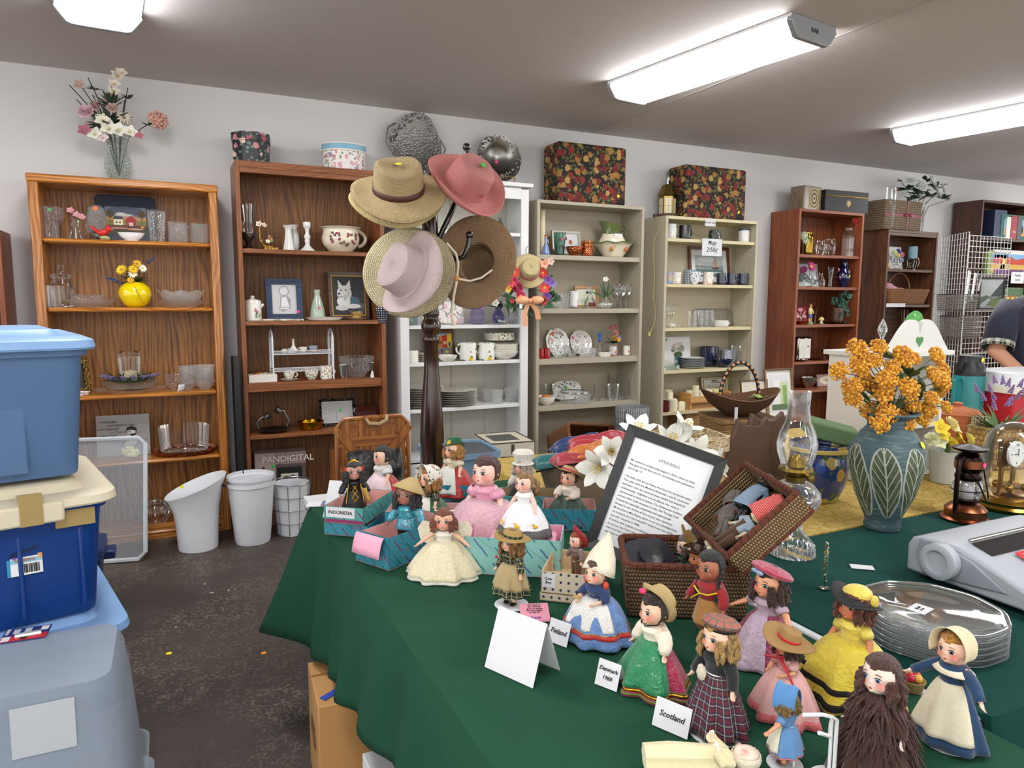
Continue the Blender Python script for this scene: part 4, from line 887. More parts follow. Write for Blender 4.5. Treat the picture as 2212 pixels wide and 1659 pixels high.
# shelf at purple vase
t=T('picture_frame','blue grey frame leaning at the left end of the cabinet vase shelf','picture frame',(xw0+.11,YF+.2,SW[1]+.001),rot=(rad(-10),0,rad(-8)))
frame_mb(.14,.17,.02,.014).bd('frame',plain('6f8796',.5),t,smooth=False);pic('picture',.1,.13,[('c8d0d0',(.2,.2,.8,.8)),('8a9aa0',(.5,.5,.2,-.2))],t,(0,-.004,.02),bgc='dfe2e0')
V((874,682,892,705),SW,1,'votive_holder','small square glass votive cube with greenery inside','candle holder','square',glass('bcd0b4',1,.6,90,.2),dy=.06,sq=True,n=24)
V((905,655,928,703),SW,1,'vase','white ruffled vase half behind the coat rack pole','vase','flute',CER,dy=.16)
V((955,652,979,703),SW,1,'wine_glass','clear wine glass hanging just left of the hat tie cord','glass','goblet',gl,dy=.10)
V((982,655,1004,703),SW,1,'wine_glass','clear wine glass between the hat tie cord and purple vase','glass','goblet',gl,dy=.08)
t=T('plate','square white plate with pink roses standing behind the wine glasses','plate',(PY(975,690,YF+.22).x,YF+.22,SW[1]+.003),rot=(rad(-14),0,0));MB().prism([(-.1,.012),(-.088,0),(.088,0),(.1,.012),(.1,.15),(.088,.162),(-.088,.162),(-.1,.15)],-.008,.0).bd('dish',floral('e6dcd6',('d2808a','c86a78'),16,.4,'a8b8a0',.3),t,bev=.003)
V((1014,664,1047,705),SW,1,'vase','purple glass vase with a rounded body','vase',[(.6,0),(.95,.12),(1,.5),(.85,.8),(.9,1)],glass('9468c8',1.0,0,60,.5),dy=.13)
x,z,r,h=it((1062,664,1091,704),SW,1,.12);vessel('vase','pale lilac glass bud vase holding green leaves','vase','vase',x,YF+.12,z,r,h,glil)
t=T('artificial_flowers','white flowers and leaves in the lilac glass vase','flowers',(x,YF+.12,z+h));mb=MB();foliage(mb,(0,0,.0),16,.1,.03,(1,.7,.7),4);mb.bd('foliage',plain('3d5c3a',.6),t);bloom('bell',.03,('eeeade','d8d8a0'),t,(-.04,-.04,.03),(-.5,-1,.3));bloom('bell',.03,('eeeade','d8d8a0'),t,(.03,-.04,.02),(.4,-1,.4),3)
x,z,r,h=it((1070,690,1097,705),SW,1,.04);t=T('flower_figurine','white porcelain rose figurine before the lilac vase','figurine',(x,YF+.05,z));MB().lathe([(0,0),(r,.002),(r*.9,.008),(0,.01)],16,sy=.5).bd('base',plain('5d7a5a',.5),t);bloom('rose',.02,('eef0ee','d8dce8'),t,(-.01,0,.018),(0,-.6,1));bloom('rose',.015,('eef0ee','d8dce8'),t,(.02,0,.014),(0,-.6,1),2)
V((1098,656,1122,705),SW,1,'vase','clear glass vase with orange sticker at the right of the lilac vase','vase',[(.6,0),(1,.25),(.75,.7),(.85,1)],gl,stick=(ORG,0,.88))
# lemon mug shelf
V((875,757,901,788),SW,2,'casserole','white covered dish with blue lettering decoration','dish','canister',CER,dy=.08,wk=1.25);
x,z,r,h=it((899,762,926,784),SW,2,.15)
for i in range(4):vessel('saucer','white saucer left of the pole beside the lemon mugs, '+('lowest','second from bottom','third from bottom','topmost')[i],'saucer','plate',x+.02,YF+.15,z+i*.014,.085,.013,CER,group='stacked white saucers')
V((945,767,988,785),SW,2,'bowl','small white bowl in front of the street scene trivet','bowl','cup',CER,dy=.06)
town=[('9db8d0',(0,.6,1,1)),('e8e8e4',(.3,.85,.2,-.06)),('d84a34',[(0,.35),(0,.72),(.3,.78),(.3,.35)]),('e8862e',[(.3,.35),(.3,.82),(.55,.9),(.55,.35)]),('c8342c',[(.55,.35),(.55,.88),(.78,.96),(.78,.35)]),('e8c82c',[(.78,.35),(.78,.95),(1,1),(1,.35)]),('8a8684',(0,0,1,.36)),('f0e2b0',(.08,.5,.14,.62)),('f0e2b0',(.18,.5,.24,.62)),('40303a',(.36,.5,.42,.66)),('40303a',(.46,.5,.51,.66)),('f0e2b0',(.6,.5,.66,.64)),('f0e2b0',(.7,.5,.75,.64)),('3a4a7a',(.84,.4,.93,.6)),('d8d4cc',(.2,.2,.06,-.1)),('4a3a34',(.5,.18,.05,-.1)),('e0c040',(.75,.15,.08,-.06)),('c04a3a',(.35,.12,.04,-.09))]
x,z,r,h=it((925,712,985,784),SW,2,.2,False)
t=T('trivet','brown wooden trivet with a colourful street scene tile','trivet',(x,YF+.21,z+.001),rot=(rad(-10),0,0));q=[(sx*(r-.02)+.02*cos(a),hh+.02*sin(a))for sx,hh,a0 in((-1,.02,pi),(1,.02,1.5*pi),(1,h-.02,0),(-1,h-.02,.5*pi))for a in[a0+i*pi/8 for i in range(5)]]
MB().prism(q,-.014,0).bd('board',wood('4a2c1a','6e452a'),t,bev=.002);pic('tile',2*r-.05,h-.06,town,t,(0,-.0148,.03),bgc='a0a0a0')
lem=floral('ecebe4',('e6c21e','dcb81c','ecebe4'),17,.36,'5f7a3a',.15,cover=.45,coat=.6,veins=False)
V((1004,740,1034,782),SW,2,'mug','lemon painted white mug half hidden behind the other two','mug','mug',lem,dy=.2)
V((992,740,1029,787),SW,2,'mug','white lemon mug with its handle pointing left and yellow sticker','mug','mug',lem,dy=.08,handle=(pi,.35,.95,.5),stick=(YEL,-.3,.75))
V((1032,740,1069,786),SW,2,'mug','ribbed white mug with lemon decoration left of the bowl stack','mug','mug',lem,dy=.08,handle=(pi*.93,.35,.95,.3),fn=lambda a,r,z:(r*(1+.012*sin(z*260)),z))
x,z,r,h=it((1066,745,1108,784),SW,2,.11)
for i in range(5):vessel('bowl','cream bowl in the stack right of the lemon mugs, '+('lowest','second from bottom','middle','second from top','topmost rim')[i],'bowl','cup',x,YF+.11,z+i*.017,.115,.06 if i==0 else.045,CER,group='stacked cream bowls')
x,z,r,h=it((1051,731,1098,750),SW,2,.2);vessel('bowl','straight sided bowl with painted birds and branches above the cream bowls','bowl','canister',x,YF+.17,z+.135,.115,.055,floral('e8e4d6',('8a7a50','b0a070'),28,.35,'5f7040',.25,cover=.4))
# plates shelf
for(box,nm,n,pf,rr)in(((878,840,946,888),'wavy rimmed white plate in the stack behind the pole',9,'plate',.155),((947,846,1020,884),'square cornered white plate in the stack beside the pole',7,'plate',.16)):
    x,z,r,h=it(box,SW,3,.15)
    for i in range(n):
        pos='lowest' if i==0 else 'topmost' if i==n-1 else 'middle of stack'
        f=(lambda a,q,zz:(q*(1+.02*cos(5*a)),zz+.002*sin(5*a)*(q>.1)))if 'wavy' in nm else(lambda a,q,zz:(q*(1+.10*cos(4*a)**2*(q/.16)**2)*.95,zz))
        vessel('dinner_plate',nm+', '+pos,'plate',pf,x,YF+.15,z+i*.0155,rr,.018,CER,fn=f,n=60,group=nm.split(' in ')[0]+'s')
for i,(box,l)in enumerate((((1041,840,1066,884),'cut crystal tumbler at the left of three on the white shelf'),((1060,842,1088,888),'cut crystal tumbler in front at the middle of the three'),((1088,838,1118,884),'cut crystal tumbler at the right beside the cabinet frame'))):
    V(box,SW,3,'tumbler',l,'glass','tumbler',cutf,dy=(.18,.07,.12)[i],wk=.95)
# bottom of the cabinet
bl=plain('7e9cb4',.5)
t=T('laundry_bin','pale blue bin with grey lining on the floor before the white cabinet','bin',(1.60,4.1,.001),rad(-4));H=.50;ww=.20
mb=MB();mb.lathe([(0,.003),(.17,.003),(.19,H*.2),(.205,H),(.218,H+.004),(.218,H-.03)],48,fn=lambda a,q,zz:(q*min(1/max(abs(cos(a)),1e-3),1/max(abs(sin(a)),1e-3),1.28),zz)).bd('basket',bl,t,thick=.004)
MB().lathe([(0,.01),(.16,.01),(.198,H-.01)],48,fn=lambda a,q,zz:(q*min(1/max(abs(cos(a)),1e-3),1/max(abs(sin(a)),1e-3),1.28),zz)).bd('lining',plain('54565c',.8),t)
t=T('storage_box','cream box with dark edges and a front clasp beside the blue bin','box',(2.0,4.28,.001),rad(-6));H=.50;w=.15
MB().box((0,0,H/2),(2*w,.36,H)).bd('body',plain('cfc8b4',.6),t);mb=MB()
mb.tube([(-w,-.18,H),(w,-.18,H),(w,.18,H),(-w,.18,H)],.005,4,closed=True)
mb.bd('edge_binding',plain('4a4038',.6),t);MB().box((-.01,0,H+.001),(.18,.2,.002)).bd('window',plain('55554f',.4),t);MB().box((.0,-.183,H-.04),(.02,.004,.06)).bd('clasp',plain('4a4038',.5),t);MB().box((.02,-.1815,H*.7),(.2,.002,.12)).bd('label_patch',BLACK,t)
# ================================================================ taupe bookcase
autumn=floral('1e1512',('7c1f1c','b08848','8f2a20','a8763a','6a2018','c09a58'),20,.5,'62602f',.8,cover=.9)
for(box,zz,lab,case)in(((1180,297,1352,445),2.135,'large box covered in autumn leaf fabric on the taupe bookcase',0),((1454,347,1610,475),2.083,'large box covered in autumn leaf fabric on the cream bookcase',1)):
    a=PY(box[0]+24,box[3],YF+.06);b=PY(box[2],box[3],YF+.06);tp=PY(box[0]+60,box[1]+10,YF+.06).z;w=b.x-a.x;h=tp-zz
    t=T('fabric_box',lab,'box',((a.x+b.x)/2,YF+.06,zz+.001));q=[(-w/2,.015)]+[(-w/2+.03-.03*cos(k*pi/8),.26+.03*sin(k*pi/8)-.03+.0)for k in range(5)]
    out=[(-w/2-.02,.0)];pts=[(-w/2,0),(w/2,0),(w/2,.27),(-w/2+.05,.27),(-w/2,.22)]
    mb=MB();b_=len(mb.v);mb.v+=[Vector((p[0],p[1],k))for k in(0,h)for p in pts];n=5
    mb.face(range(n)[::-1]);mb.face(range(n,2*n))
    for i in range(n):j=(i+1)%n;mb.face((i,j,n+j,n+i))
    mb.bd('body',autumn,t,bev=.022,smooth=True);sticker(t,(w*.38,-.001,h*.17),col=YEL,r=.011)
V((1165,455,1178,484),SB,0,'candle','cream pillar candle at the left edge of the fruit pitcher shelf','candle','canister',plain('e6dcb8',.5),dy=.2,solid=True)
x,z,r,h=it((1171,508,1187,552),SB,0,.1)
def lady(x,y,z,H,dress,label,skinc='e6c0a8',hair='8a4a2a',name='lady_figurine'):
    t=T(name,label,'figurine',(x,y,z),.2);s=H
    MB().lathe([(0,0),(.22*s,0),(.2*s,.05*s),(.24*s,.08*s),(.15*s,.4*s),(.07*s,.6*s),(.10*s,.75*s),(.06*s,.84*s),(.03*s,.87*s)],20,sy=.8,fn=lambda a,q,zz:(q*(1+.08*cos(6*a)*(zz<.4*s)),zz)).bd('dress',plain(dress,.3,coat=.4),t)
    mb=MB().ell((0,0,.92*s),(.065*s,.065*s,.08*s),10).ell((0,-.064*s,.91*s),.012*s,6)
    for k in(-1,1):mb.tube([(k*.09*s,0,.78*s),(k*.14*s,-.05*s,.66*s),(k*.07*s,-.12*s,.6*s)],[.028*s,.024*s,.02*s],7)
    mb.bd('body',plain(skinc,.35),t);MB().ell((0,.015*s,.94*s),(.078*s,.075*s,.08*s),10).ell((0,.07*s,.97*s),.035*s,8).bd('hair',plain(hair,.5),t);return t
lady(x,YF+.1,z,h,'7d92c4','small porcelain lady in a blue gown beside the green glass',hair='b0605a')
lov=[('8a4a40',(.3,.35,.08,-.1)),('a86a50',(.7,.6,.08,-.12)),('7a3a34',(.5,.78,.06,-.1)),('8a4a40',(.25,.7,.07,-.11)),('5a4038',(.2,.2,.24,.4)),('5a4038',(.5,.28,.07,-.09)),('efece4',(.5,.28,.04,-.05)),('5a4038',(.72,.2,.76,.4)),('5a4038',(.76,.2,.88,.24)),('a86a50',(.85,.3,.05,-.1))]
framed((1193,499,1254,550),SB,0,.2,'silver frame holding a print of brown leaves','9a968c',.018,lov,fm=metal('a8a49a',.35),mat_w=.004)
V((1195,502,1222,551),SB,0,'tumbler','tall teal green glass with a pink sticker','glass','tumbler',ggreen,dy=.1,stick=(PNK,-.2,.7))
V((1222,533,1259,553),SB,0,'bowl','footed hammered copper bowl','bowl','cup',metal('c9764a',.2,.6,90),dy=.06)
V((1254,521,1280,554),SB,0,'mug','hammered copper mug with looped handle','mug','mug',metal('c9764a',.2,.6,90),dy=.06,handle=(0,.1,1.05,.7,.05))
x,z,r,h=it((1283,526,1376,555),SB,0,.13);cg=plain('e4dcc2',.15,coat=.6);gg=plain('5f6c40',.15,coat=.6)
o=vessel('wash_basin','cream washbasin with green scalloped rim and fruit decoration','basin',[(.42,0),(.5,.05),(.7,.5),(.85,.85),(1,1)],x,YF+.13,z,r,h,cg,fn=lambda a,q,zz:(q*(1+.03*cos(8*a)*(q>.8*r)),zz+.005*cos(8*a)*(q>.8*r)),n=64,sy=.85)
MB().tube([(r*(1+.03*cos(8*a))*cos(a),r*.85*(1+.03*cos(8*a))*sin(a),h+.005*cos(8*a))for a in[2*pi*i/64 for i in range(64)]],.005,6,closed=True).bd('green_rim',gg,o)
for q in(-.6,.4):MB().ell((r*.8*sin(q),-r*.85*.8*cos(q),h*.55),(.02,.01,.018),8).bd('fruit_transfer',plain('b0682c',.3),o)
H=PY(1320,482,YF+.13).z-z-.03
o=tag(MB().lathe([(0,0),(.045,0),(.1,H*.18),(.112,H*.38),(.08,H*.65),(.055,H*.8),(.075,H),(.068,H),(.05,H*.8),(0,H*.7)],36,fn=lambda a,q,zz:(q*(1+(.45*max(0,cos(a-pi))**3 if zz>H*.78 else 0)),zz+(.02*max(0,cos(a-pi))**2 if zz>H*.9 else 0))).bd('water_pitcher',cg,None,(x-.01,YF+.13,z+.02)),'cream and green water pitcher with painted fruit standing in the washbasin','pitcher')
MB().tube([(.06,0,H*.93),(.1,0,H*1.02),(.135,0,H*.85),(.13,0,H*.62),(.1,0,H*.42)],[.008,.009,.009,.008,.007],8).bd('handle',gg,o)
MB().lathe([(.079,H*.67),(.058,H*.8),(.078,H*1.0)],36,fn=lambda a,q,zz:(q*(1+(.45*max(0,cos(a-pi))**3 if zz>H*.78 else 0)),zz+(.02*max(0,cos(a-pi))**2 if zz>H*.9 else 0)),cap=False).bd('green_collar',gg,o)
for q,c,s_ in((.3,'c8642c',.028),(-.35,'d0b050',.022),(.0,'b0a84c',.02)):MB().ell((.1*sin(q),-.1*cos(q),H*.3),(s_,.014,s_*.95),10).bd('fruit_transfer',plain(c,.3),o)
MB().box((0,-.088,H*.62),(.07,.002,.025)).bd('price_tag',PAPER,o)
# second shelf of the taupe bookcase
V((1180,634,1222,668),SB,1,'dish','square ribbed glass dish with a dark brown lotus candle','dish','square',cut,sq=True,n=24,dy=.14)
x,z,r,h=it((1180,634,1222,668),SB,1,.14);t=T('lotus_candle','dark brown lotus flower candle in the ribbed glass dish','candle',(x,YF+.14,z+h*.75));bloom('daisy',.055,('3a2420','2a1814'),t,(0,0,.0),(0,-.2,1),name='petals')
V((1207,634,1221,669),SB,1,'bottle','small square glass bottle with stopper before the lotus dish','bottle','bottle',cut,dy=.04)
x,z,r,h=it((1226,660,1262,670),SB,1,.1);vessel('saucer','clear saucer beneath the white flowered cup','saucer','plate',x,YF+.1,z,r,.012,cut)
x,z,r,h=it((1227,632,1250,668),SB,1,.1);vessel('cup','tall white cup with grey blue flowers','cup','tumbler',x,YF+.1,z+.012,r,h,floral('e8e8e6',('9aa8bc','b4b8c4'),45,.36,'c8ccd0',.25,cover=.5))
framed((1242,618,1292,668),SB,1,.22,'light wooden frame with a green and white print','b98a4c',.022,[('d8dcc8',(0,0,1,1)),('40483c',(.5,.7,.8,.86)),('b8c4a8',(.1,.2,.9,.24)),('b8c4a8',(.1,.32,.8,.36))],fm=wood('a0703a','c6965a','X'))
x,z,r,h=it((1262,634,1286,668),SB,1,.12);o=vessel('decanter','glass decanter with ball stopper and red label','decanter','bottle',x,YF+.12,z,r,h,gl);MB().ell((0,0,h+.03),.024,14).tube([(0,0,h-.01),(0,0,h+.02)],.009,8).bd('stopper',cut,o);MB().lathe([(r*1.0,h*.12),(r*1.01,h*.4)],10,a0=-pi*.75,a1=-pi*.25).bd('label_patch',plain('6a2a28',.5),o)
V((1287,655,1323,669),SB,1,'bowl','small white bowl with red flowers at the foot of the lily','bowl','cup',floral('eae8e2',('a8404a','7a8a5a'),60,.4),dy=.05)
V((1300,632,1316,667),SB,1,'bud_vase','slim clear bud vase holding a white lily','vase','vase',gl,dy=.14)
x,z,r,h=it((1300,632,1316,667),SB,1,.14);t=T('artificial_flowers','white lily bud with green leaves in the slim vase','flowers',(x,YF+.14,z+h));mb=MB()
for q in((-.4,0,1),(.4,0,1),(-1,0,.4),(.8,-.2,.7),(.1,-.4,1),(-.2,0,1.4)):leaf_pts(mb,(0,0,-.04),q,.13,.022,(0,-1,0))
mb.bd('foliage',plain('3c5a34',.5),t);bloom('bell',.025,('ecebe0','e0d890'),t,(-.01,-.01,.1),(-.5,-1,.6))
for(box,l,dy)in(((1318,615,1338,668),'wine glass at the left rear of the four on the taupe bookcase',.2),((1327,614,1353,669),'wine glass second from left, in front, on the taupe bookcase',.09),((1341,616,1360,666),'wine glass third from left, at the rear, on the taupe bookcase',.2),((1354,613,1378,668),'wine glass farthest right of the four on the taupe bookcase',.12)):V(box,SB,1,'wine_glass',l,'glass','goblet',gl,dy=dy)
# third shelf
for(box,l)in(((1161,753,1175,778),'red glass votive against the left panel of the taupe bookcase'),((1172,752,1188,777),'red glass votive with a white tag')):V(box,SB,2,'votive_holder',l,'candle holder','straight',plain('9c1520',.15,coat=.7),dy=.07)
def standplate(box,S,k,label,m,dy=.24,sx=1,fn=None,st=None,lift=.0,tilt=16):
    x,z,r,h=it(box,S,k,dy,False);t=T('plate',label,'plate',(x,YF+dy,z+h/2+lift),rot=(rad(90-tilt),0,0))
    MB().lathe([(0,-.004),(r*.62,-.003),(r*.7,.004),(r,.014),(r,.010),(r*.7,-.001),(r*.6,-.008),(0,-.008)],56,fn=fn,sy=h/2/r).bd('dish',m,t)
    if st:sticker(t,(st[1]*r,st[2]*h/2,.012),(0,0,0),col=st[0],r=.012)
standplate((1178,709,1227,770),SB,2,'oval scalloped plate with a pink rose spray and orange sticker',floral('e8e8e4',('d08a9a','c87a8c'),26,.36,'6a7a58',.2,cover=.4,coat=.5),fn=lambda a,r,z:(r*(1+.025*cos(9*a)),z),st=(ORG,-.4,.6))
standplate((1230,713,1276,762),SB,2,'round white plate with brown transfer scene and pink sticker',floral('e6e4de',('8a6058','a87a70'),45,.42,'9a8878',.2,cover=.35,coat=.5),fn=lambda a,r,z:(r*(1+.015*cos(12*a)),z),st=(PNK,-.7,.4))
V((1188,745,1230,778),SB,2,'bowl','fluted clear glass bowl in front of the rose plate','bowl','cup',cut,dy=.08,fn=lambda a,r,z:(r*(1+.05*cos(12*a)),z),n=72)
V((1221,747,1250,774),SB,2,'bowl','small ribbed glass bowl behind the fluted bowl','bowl','cup',cut,dy=.16)
V((1252,752,1288,773),SB,2,'dish','straight sided cut glass dish with a silver rim','dish','straight',cutf,dy=.1)
x,z,r,h=it((1287,738,1303,768),SB,2,.16);o=vessel('cruet','clear glass cruet with a blue stopper','bottle','bottle',x,YF+.16,z,r,h*1.05,gl,handle=(0,.3,1.0,.9));MB().ell((0,0,h*1.2),(.014,.014,.03),10).ell((0,0,h*1.5),.018,10).bd('stopper',plain('2c62b4',.3),o)
V((1289,762,1323,774),SB,2,'dish','small white oval dish before the cruet','dish','dish',CER,dy=.05,sy=.6)
x,z,r,h=it((1315,747,1332,771),SB,2,.11);o=vessel('mug','small orange and blue mug holding silk flowers','mug','mug',x,YF+.11,z,r,h,floral('cfd4dc',('c8642c','3a4a8a'),50,.5,'c8642c',.3),handle=(0,.2,.8,.5),stick=(ORG,.2,.4))
t=T('artificial_flowers','bunch of dark pink and yellow silk flowers in the orange mug','flowers',(x,YF+.11,z+h));mb=MB();foliage(mb,(0,0,.02),22,.07,.025,(1,.8,.8),4,.3);mb.bd('foliage',plain('2f4a34',.6),t)
for i,(a,c,k)in enumerate((((-.01,-.03,.06),('d8a81c','b88010'),'rose'),((.01,-.02,.1),('c87a7a','e0a0a0'),'rose'),((-.02,0,.14),('8a3a44','a84a54'),'bell'),((.02,0,.15),('8a3a44','a84a54'),'bell'),((.03,-.03,.05),('d8a81c','b88010'),'daisy'),((.05,-.01,.06),('7a78b8','9a90c8'),'bell'))):bloom(k,.024,c,t,a,(a[0]*8,-1,.4),i)
V((1346,747,1362,768),SB,2,'cup','small handleless cup with patterned rim and pink sticker','cup','mug',CER,dy=.12,stick=(PNK,.2,.4))
# fourth shelf
x,z,r,h=it((1160,856,1202,880),SB,3,.08);o=vessel('bowl','white bowl with an orange dried fruit inside','bowl','cup',x,YF+.09,z,r,h,CER)
t=T('dried_fruit','orange dried fruit slice lying in the white bowl','dried fruit',(x,YF+.09,z+h*.75));MB().ell((0,0,.012),(.04,.03,.018),12).ell((-.03,.0,.006),(.02,.02,.012),8).bd('slice',plain('c0702c',.6,bump=.5,bs=80),t)
standplate((1189,822,1255,872),SB,3,'scalloped rectangular plate with dark flower silhouettes',floral('e2e2dc',('3a3a3c','4a4a4c'),30,.3,'3a4a3a',.25,cover=.35,coat=.4),fn=lambda a,r,z:(r*(1+.09*cos(4*a)*-1*.8+.015*cos(20*a)),z),st=(GRN,0,.25))
x,z,r,h=it((1211,844,1277,880),SB,3,.11);o=vessel('bowl','large cut glass bowl with a silver plated rim','bowl','straight',x,YF+.12,z,r,h*.9,cutf);MB().tube([(r*cos(a)*1.01,r*sin(a)*1.01,h*.9)for a in[2*pi*i/40 for i in range(40)]],.005,6,closed=True).bd('rim',silver,o)
for(box,l,pf,dy)in(((1176,830,1197,868),'plain tumbler behind the white bowl of dried fruit','tumbler',.22),((1281,829,1303,874),'faceted water glass right of the silver rimmed bowl','straight',.12),((1311,807,1334,870),'tall narrow glass at the rear of the taupe lower shelf','straight',.22),((1311,830,1337,876),'flared water glass in front of the tall narrow glass','tumbler',.1),((1339,819,1362,873),'tall straight glass nearest the right panel of the taupe bookcase','straight',.12)):V(box,SB,3,'tumbler',l,'glass',pf,gl,dy=dy)
# basket lying tipped at the bottom
wk1=weave('2e1c10','9a6434',60,90,1.0);wk2=weave('1c120c','5a3a20',70,110,1.0)
t=T('wicker_basket','empty brown wicker basket tipped on its side in the taupe bookcase','basket',(PY(1222,990,YF-.05).x,YF-.06,.26),rot=(rad(72),rad(8),rad(10)))
def basket(t,a,b,h,m,mi,rim,tp=.78,rr=.012,thick=.008,rows=0):
    mb=MB();c=[(-1,-1),(1,-1),(1,1),(-1,1)]
    for i in range(4):
        p,q=c[i],c[(i+1)%4];L=2*(a if i%2==0 else b)
        f=lambda u,v,p=p,q=q:((p[0]+(q[0]-p[0])*u)*a*(tp+(1-tp)*v),(p[1]+(q[1]-p[1])*u)*b*(tp+(1-tp)*v),h*v)
        mb.grid(f,12,8,None,L,h)
    mb.poly([(x_*a*tp,y_*b*tp,.002)for x_,y_ in c],None,[(0,0),(2*a,0),(2*a,2*b),(0,2*b)])
    mb.bd('woven_body',m,t,thick=thick);pts=[]
    for(x_,y_),a0 in zip(c,(pi,1.5*pi,0,pi/2)):
        for k in range(4):an=a0+k*pi/6;pts.append((x_*(a-.02)+.02*cos(an),y_*(b-.02)+.02*sin(an),h))
    MB().tube(pts,rr,8,closed=True).bd('rim',rim,t)
basket(t,.22,.19,.30,wk1,wk2,wk1)
# red pot with grey liner roll standing between the bookcases
p=PY(1374,975,4.15);x=p.x
t=T('planter_pot','large dark red planter pot between the taupe and cream bookcases','pot',(x,4.2,0));MB().lathe(vprof([(.7,0),(.75,.05),(.97,.93),(1.04,.94),(1.04,1)],.165,.50,.05),40).bd('pot',plain('7c1620',.35),t)
rp=PY(1372,878,4.2).z
t=T('shelf_liner_roll','rolled grey ribbed mat with a blue label standing in the red pot','mat',(x,4.2,.03));mb=MB();sp=[((.09+.038*a/(2*pi*2.6))*cos(a))for a in(0,)]
pts=[((.075+.052*k/80)*cos(k*.2),(.075+.052*k/80)*sin(k*.2))for k in range(81)]
mb.grid(lambda u,v:((.075+.052*u)*(1+.006*sin(u*900))*cos(u*16.2),(.075+.052*u)*(1+.006*sin(u*900))*sin(u*16.2),v*(rp-.03)),240,6,None,1.6,rp)
def ribbed():
    g=G('grey_ribbed_mat');sp=g.n('SeparateXYZ',Vector=g.co('UV'));a=g.math('ABSOLUTE',g.math('SINE',g.math('MULTIPLY',sp.outputs[0],230)));b=g.math('ABSOLUTE',g.math('SINE',g.math('MULTIPLY',sp.outputs[1],60)))
    h=g.math('MULTIPLY',a,g.math('ADD',g.math('MULTIPLY',b,.5),.5));return g.fin(g.ramp(h,[(.1,'3c3e40'),(.7,'83868a')]),.45,0,g.bump(h,.8,.006))
mb.bd('mat',ribbed(),t,thick=.006);MB().grid(lambda u,v:(.1305*sin(-.1+u*.45),-.1305*cos(-.1+u*.45),rp-.2+v*.09),6,2).bd('label_patch',plain('a8c4dc',.5),t)
# ================================================================ cream bookcase
x=PY(1444,470,YF+.15).x
t=T('lantern_lamp','brass lantern table lamp with glass panes and bare socket','lamp',(x,YF+.17,2.084),rad(30));br=metal('8a7440',.35);H=PY(1444,372,YF+.15).z-2.084
MB().box((0,0,.015),(.17,.17,.03)).bd('base',wood('3a2018','5a3426','X'),t,bev=.004)
MB().lathe([(.068,.03),(.068,H*.47),(.08,H*.5),(.045,H*.72),(.03,H*.74),(0,H*.74)],6).bd('body',br,t,smooth=False)
for k in range(6):
    a=(k+.5)*pi/3;q=.0602;M_=MRo(a,4,'Z')@MTr((q,0,H*.26))@MRo(pi/2,4,'Z')
    o=MB().box((0,0,0),(.05,.002,H*.34),M_).bd('pane',plain('d9d6c4',.15,coat=.5),t)
    mb=MB()
    for zz in(-.5,0,.5):mb.box((0,-.0015,zz*H*.34),(.052,.003,.003),M_)
    for xx in(-.5,0,.5):mb.box((xx*.05,-.0015,0),(.003,.003,H*.34),M_)
    mb.bd('muntin',br,o)
MB().tube([(0,0,H*.74),(0,0,H*.84)],.006,8).lathe([(0,H*.84),(.017,H*.84),(.018,H*.98),(.014,H),(0,H)],16).ell((.026,0,H*.88),.007,8).bd('socket',silver,t);MB().ell((.066,.02,H*.25),.012,8).bd('latch',BLACK,t)
pts=[PY(u,v,YF-.012+.006*(i%2))for i,(u,v)in enumerate(((1425,468),(1424,490),(1412,520),(1412,560),(1414,600),(1410,640),(1416,675),(1413,700),(1404,718)))];pts[0]=Vector((pts[0].x+.03,YF+.08,2.09))
o=MB().tube([q-Vector((x,YF+.17,2.084))for q in pts],.0045,6).bd('cord',plain('9a8a50',.5),t,rot=(0,0,-rad(30)));p=pts[-1]-Vector((x,YF+.17,2.084));MB().box((p.x-.008,p.y,p.z-.012),(.02,.012,.03)).bd('plug',plain('b0a468',.4),o)
def sign(box,y,label,lines,col='f4f2ea',rz=0,name='sign',under=True):
    a=PY(box[0],box[3],y);b=PY(box[2],box[1],y);w,h=b.x-a.x,b.z-a.z
    o=tag(MB().box((0,0,0),(w,.0012,h)).bd(name,PAPER,None,((a.x+b.x)/2,y,(a.z+b.z)/2),(0,0,rad(rz))),label,'sign')
    for s,u,v,k in lines:text(s,h*k,INK,o,(u*w,-.0012,v*h),(pi/2,0,0),shear=.2)
    return o
o=sign((1516,517,1560,552),YF-.004,'white paper sign reading Mugs 2/50 cents',(('Mugs',0,.27,.30),('2/50¢',-.02,-.15,.38)))
MB().box((0,0,0),(.08,.001,.002)).bd('underline',INK,o,(0,-.0012,.02))
sign((1523,474,1546,488),YF-.004,'small white paper label taped under the cream bookcase top',(('Not for sale!',0,0,.38),))
def mug(box,S,k,label,m,dy=.09,ha=0,prof='mug',fn=None,st=None,name='mug'):return V(box,S,k,name,label,'mug',prof,m,dy=dy,handle=(ha,.2,.85,.55),fn=fn,stick=st)
nav=plain('161d3c',.12,coat=.7)
mug((1440,484,1460,517),SC2,0,'tall white mug with grey floral decoration at the top shelf left end',floral('e0e0de',('a0a0a4','b0b0b4'),45,.36,'b0b4b0',.3,cover=.5),prof='straight')
mug((1466,487,1492,518),SC2,0,'shiny black mug beside the tall grey floral mug',plain('0e0e12',.12,coat=.7))
mug((1530,497,1556,522),SC2,0,'dark green mug covered in white daisies',floral('2a352c',('d8d8d0','e8e8e0'),40,.3,'50604c',.3,cover=.6))
x,z,r,h=it((1600,495,1624,525),SC2,0,.09);o=vessel('cup','white tumbler mug with a navy rim at the right end','cup','straight',x,YF+.09,z,r,h,plain('dfe0de',.2,coat=.5));MB().lathe([(r*1.01,h*.87),(r*1.015,h),(r*.99,h*1.004)],24,cap=False).bd('rim',plain('28405a',.2),o)
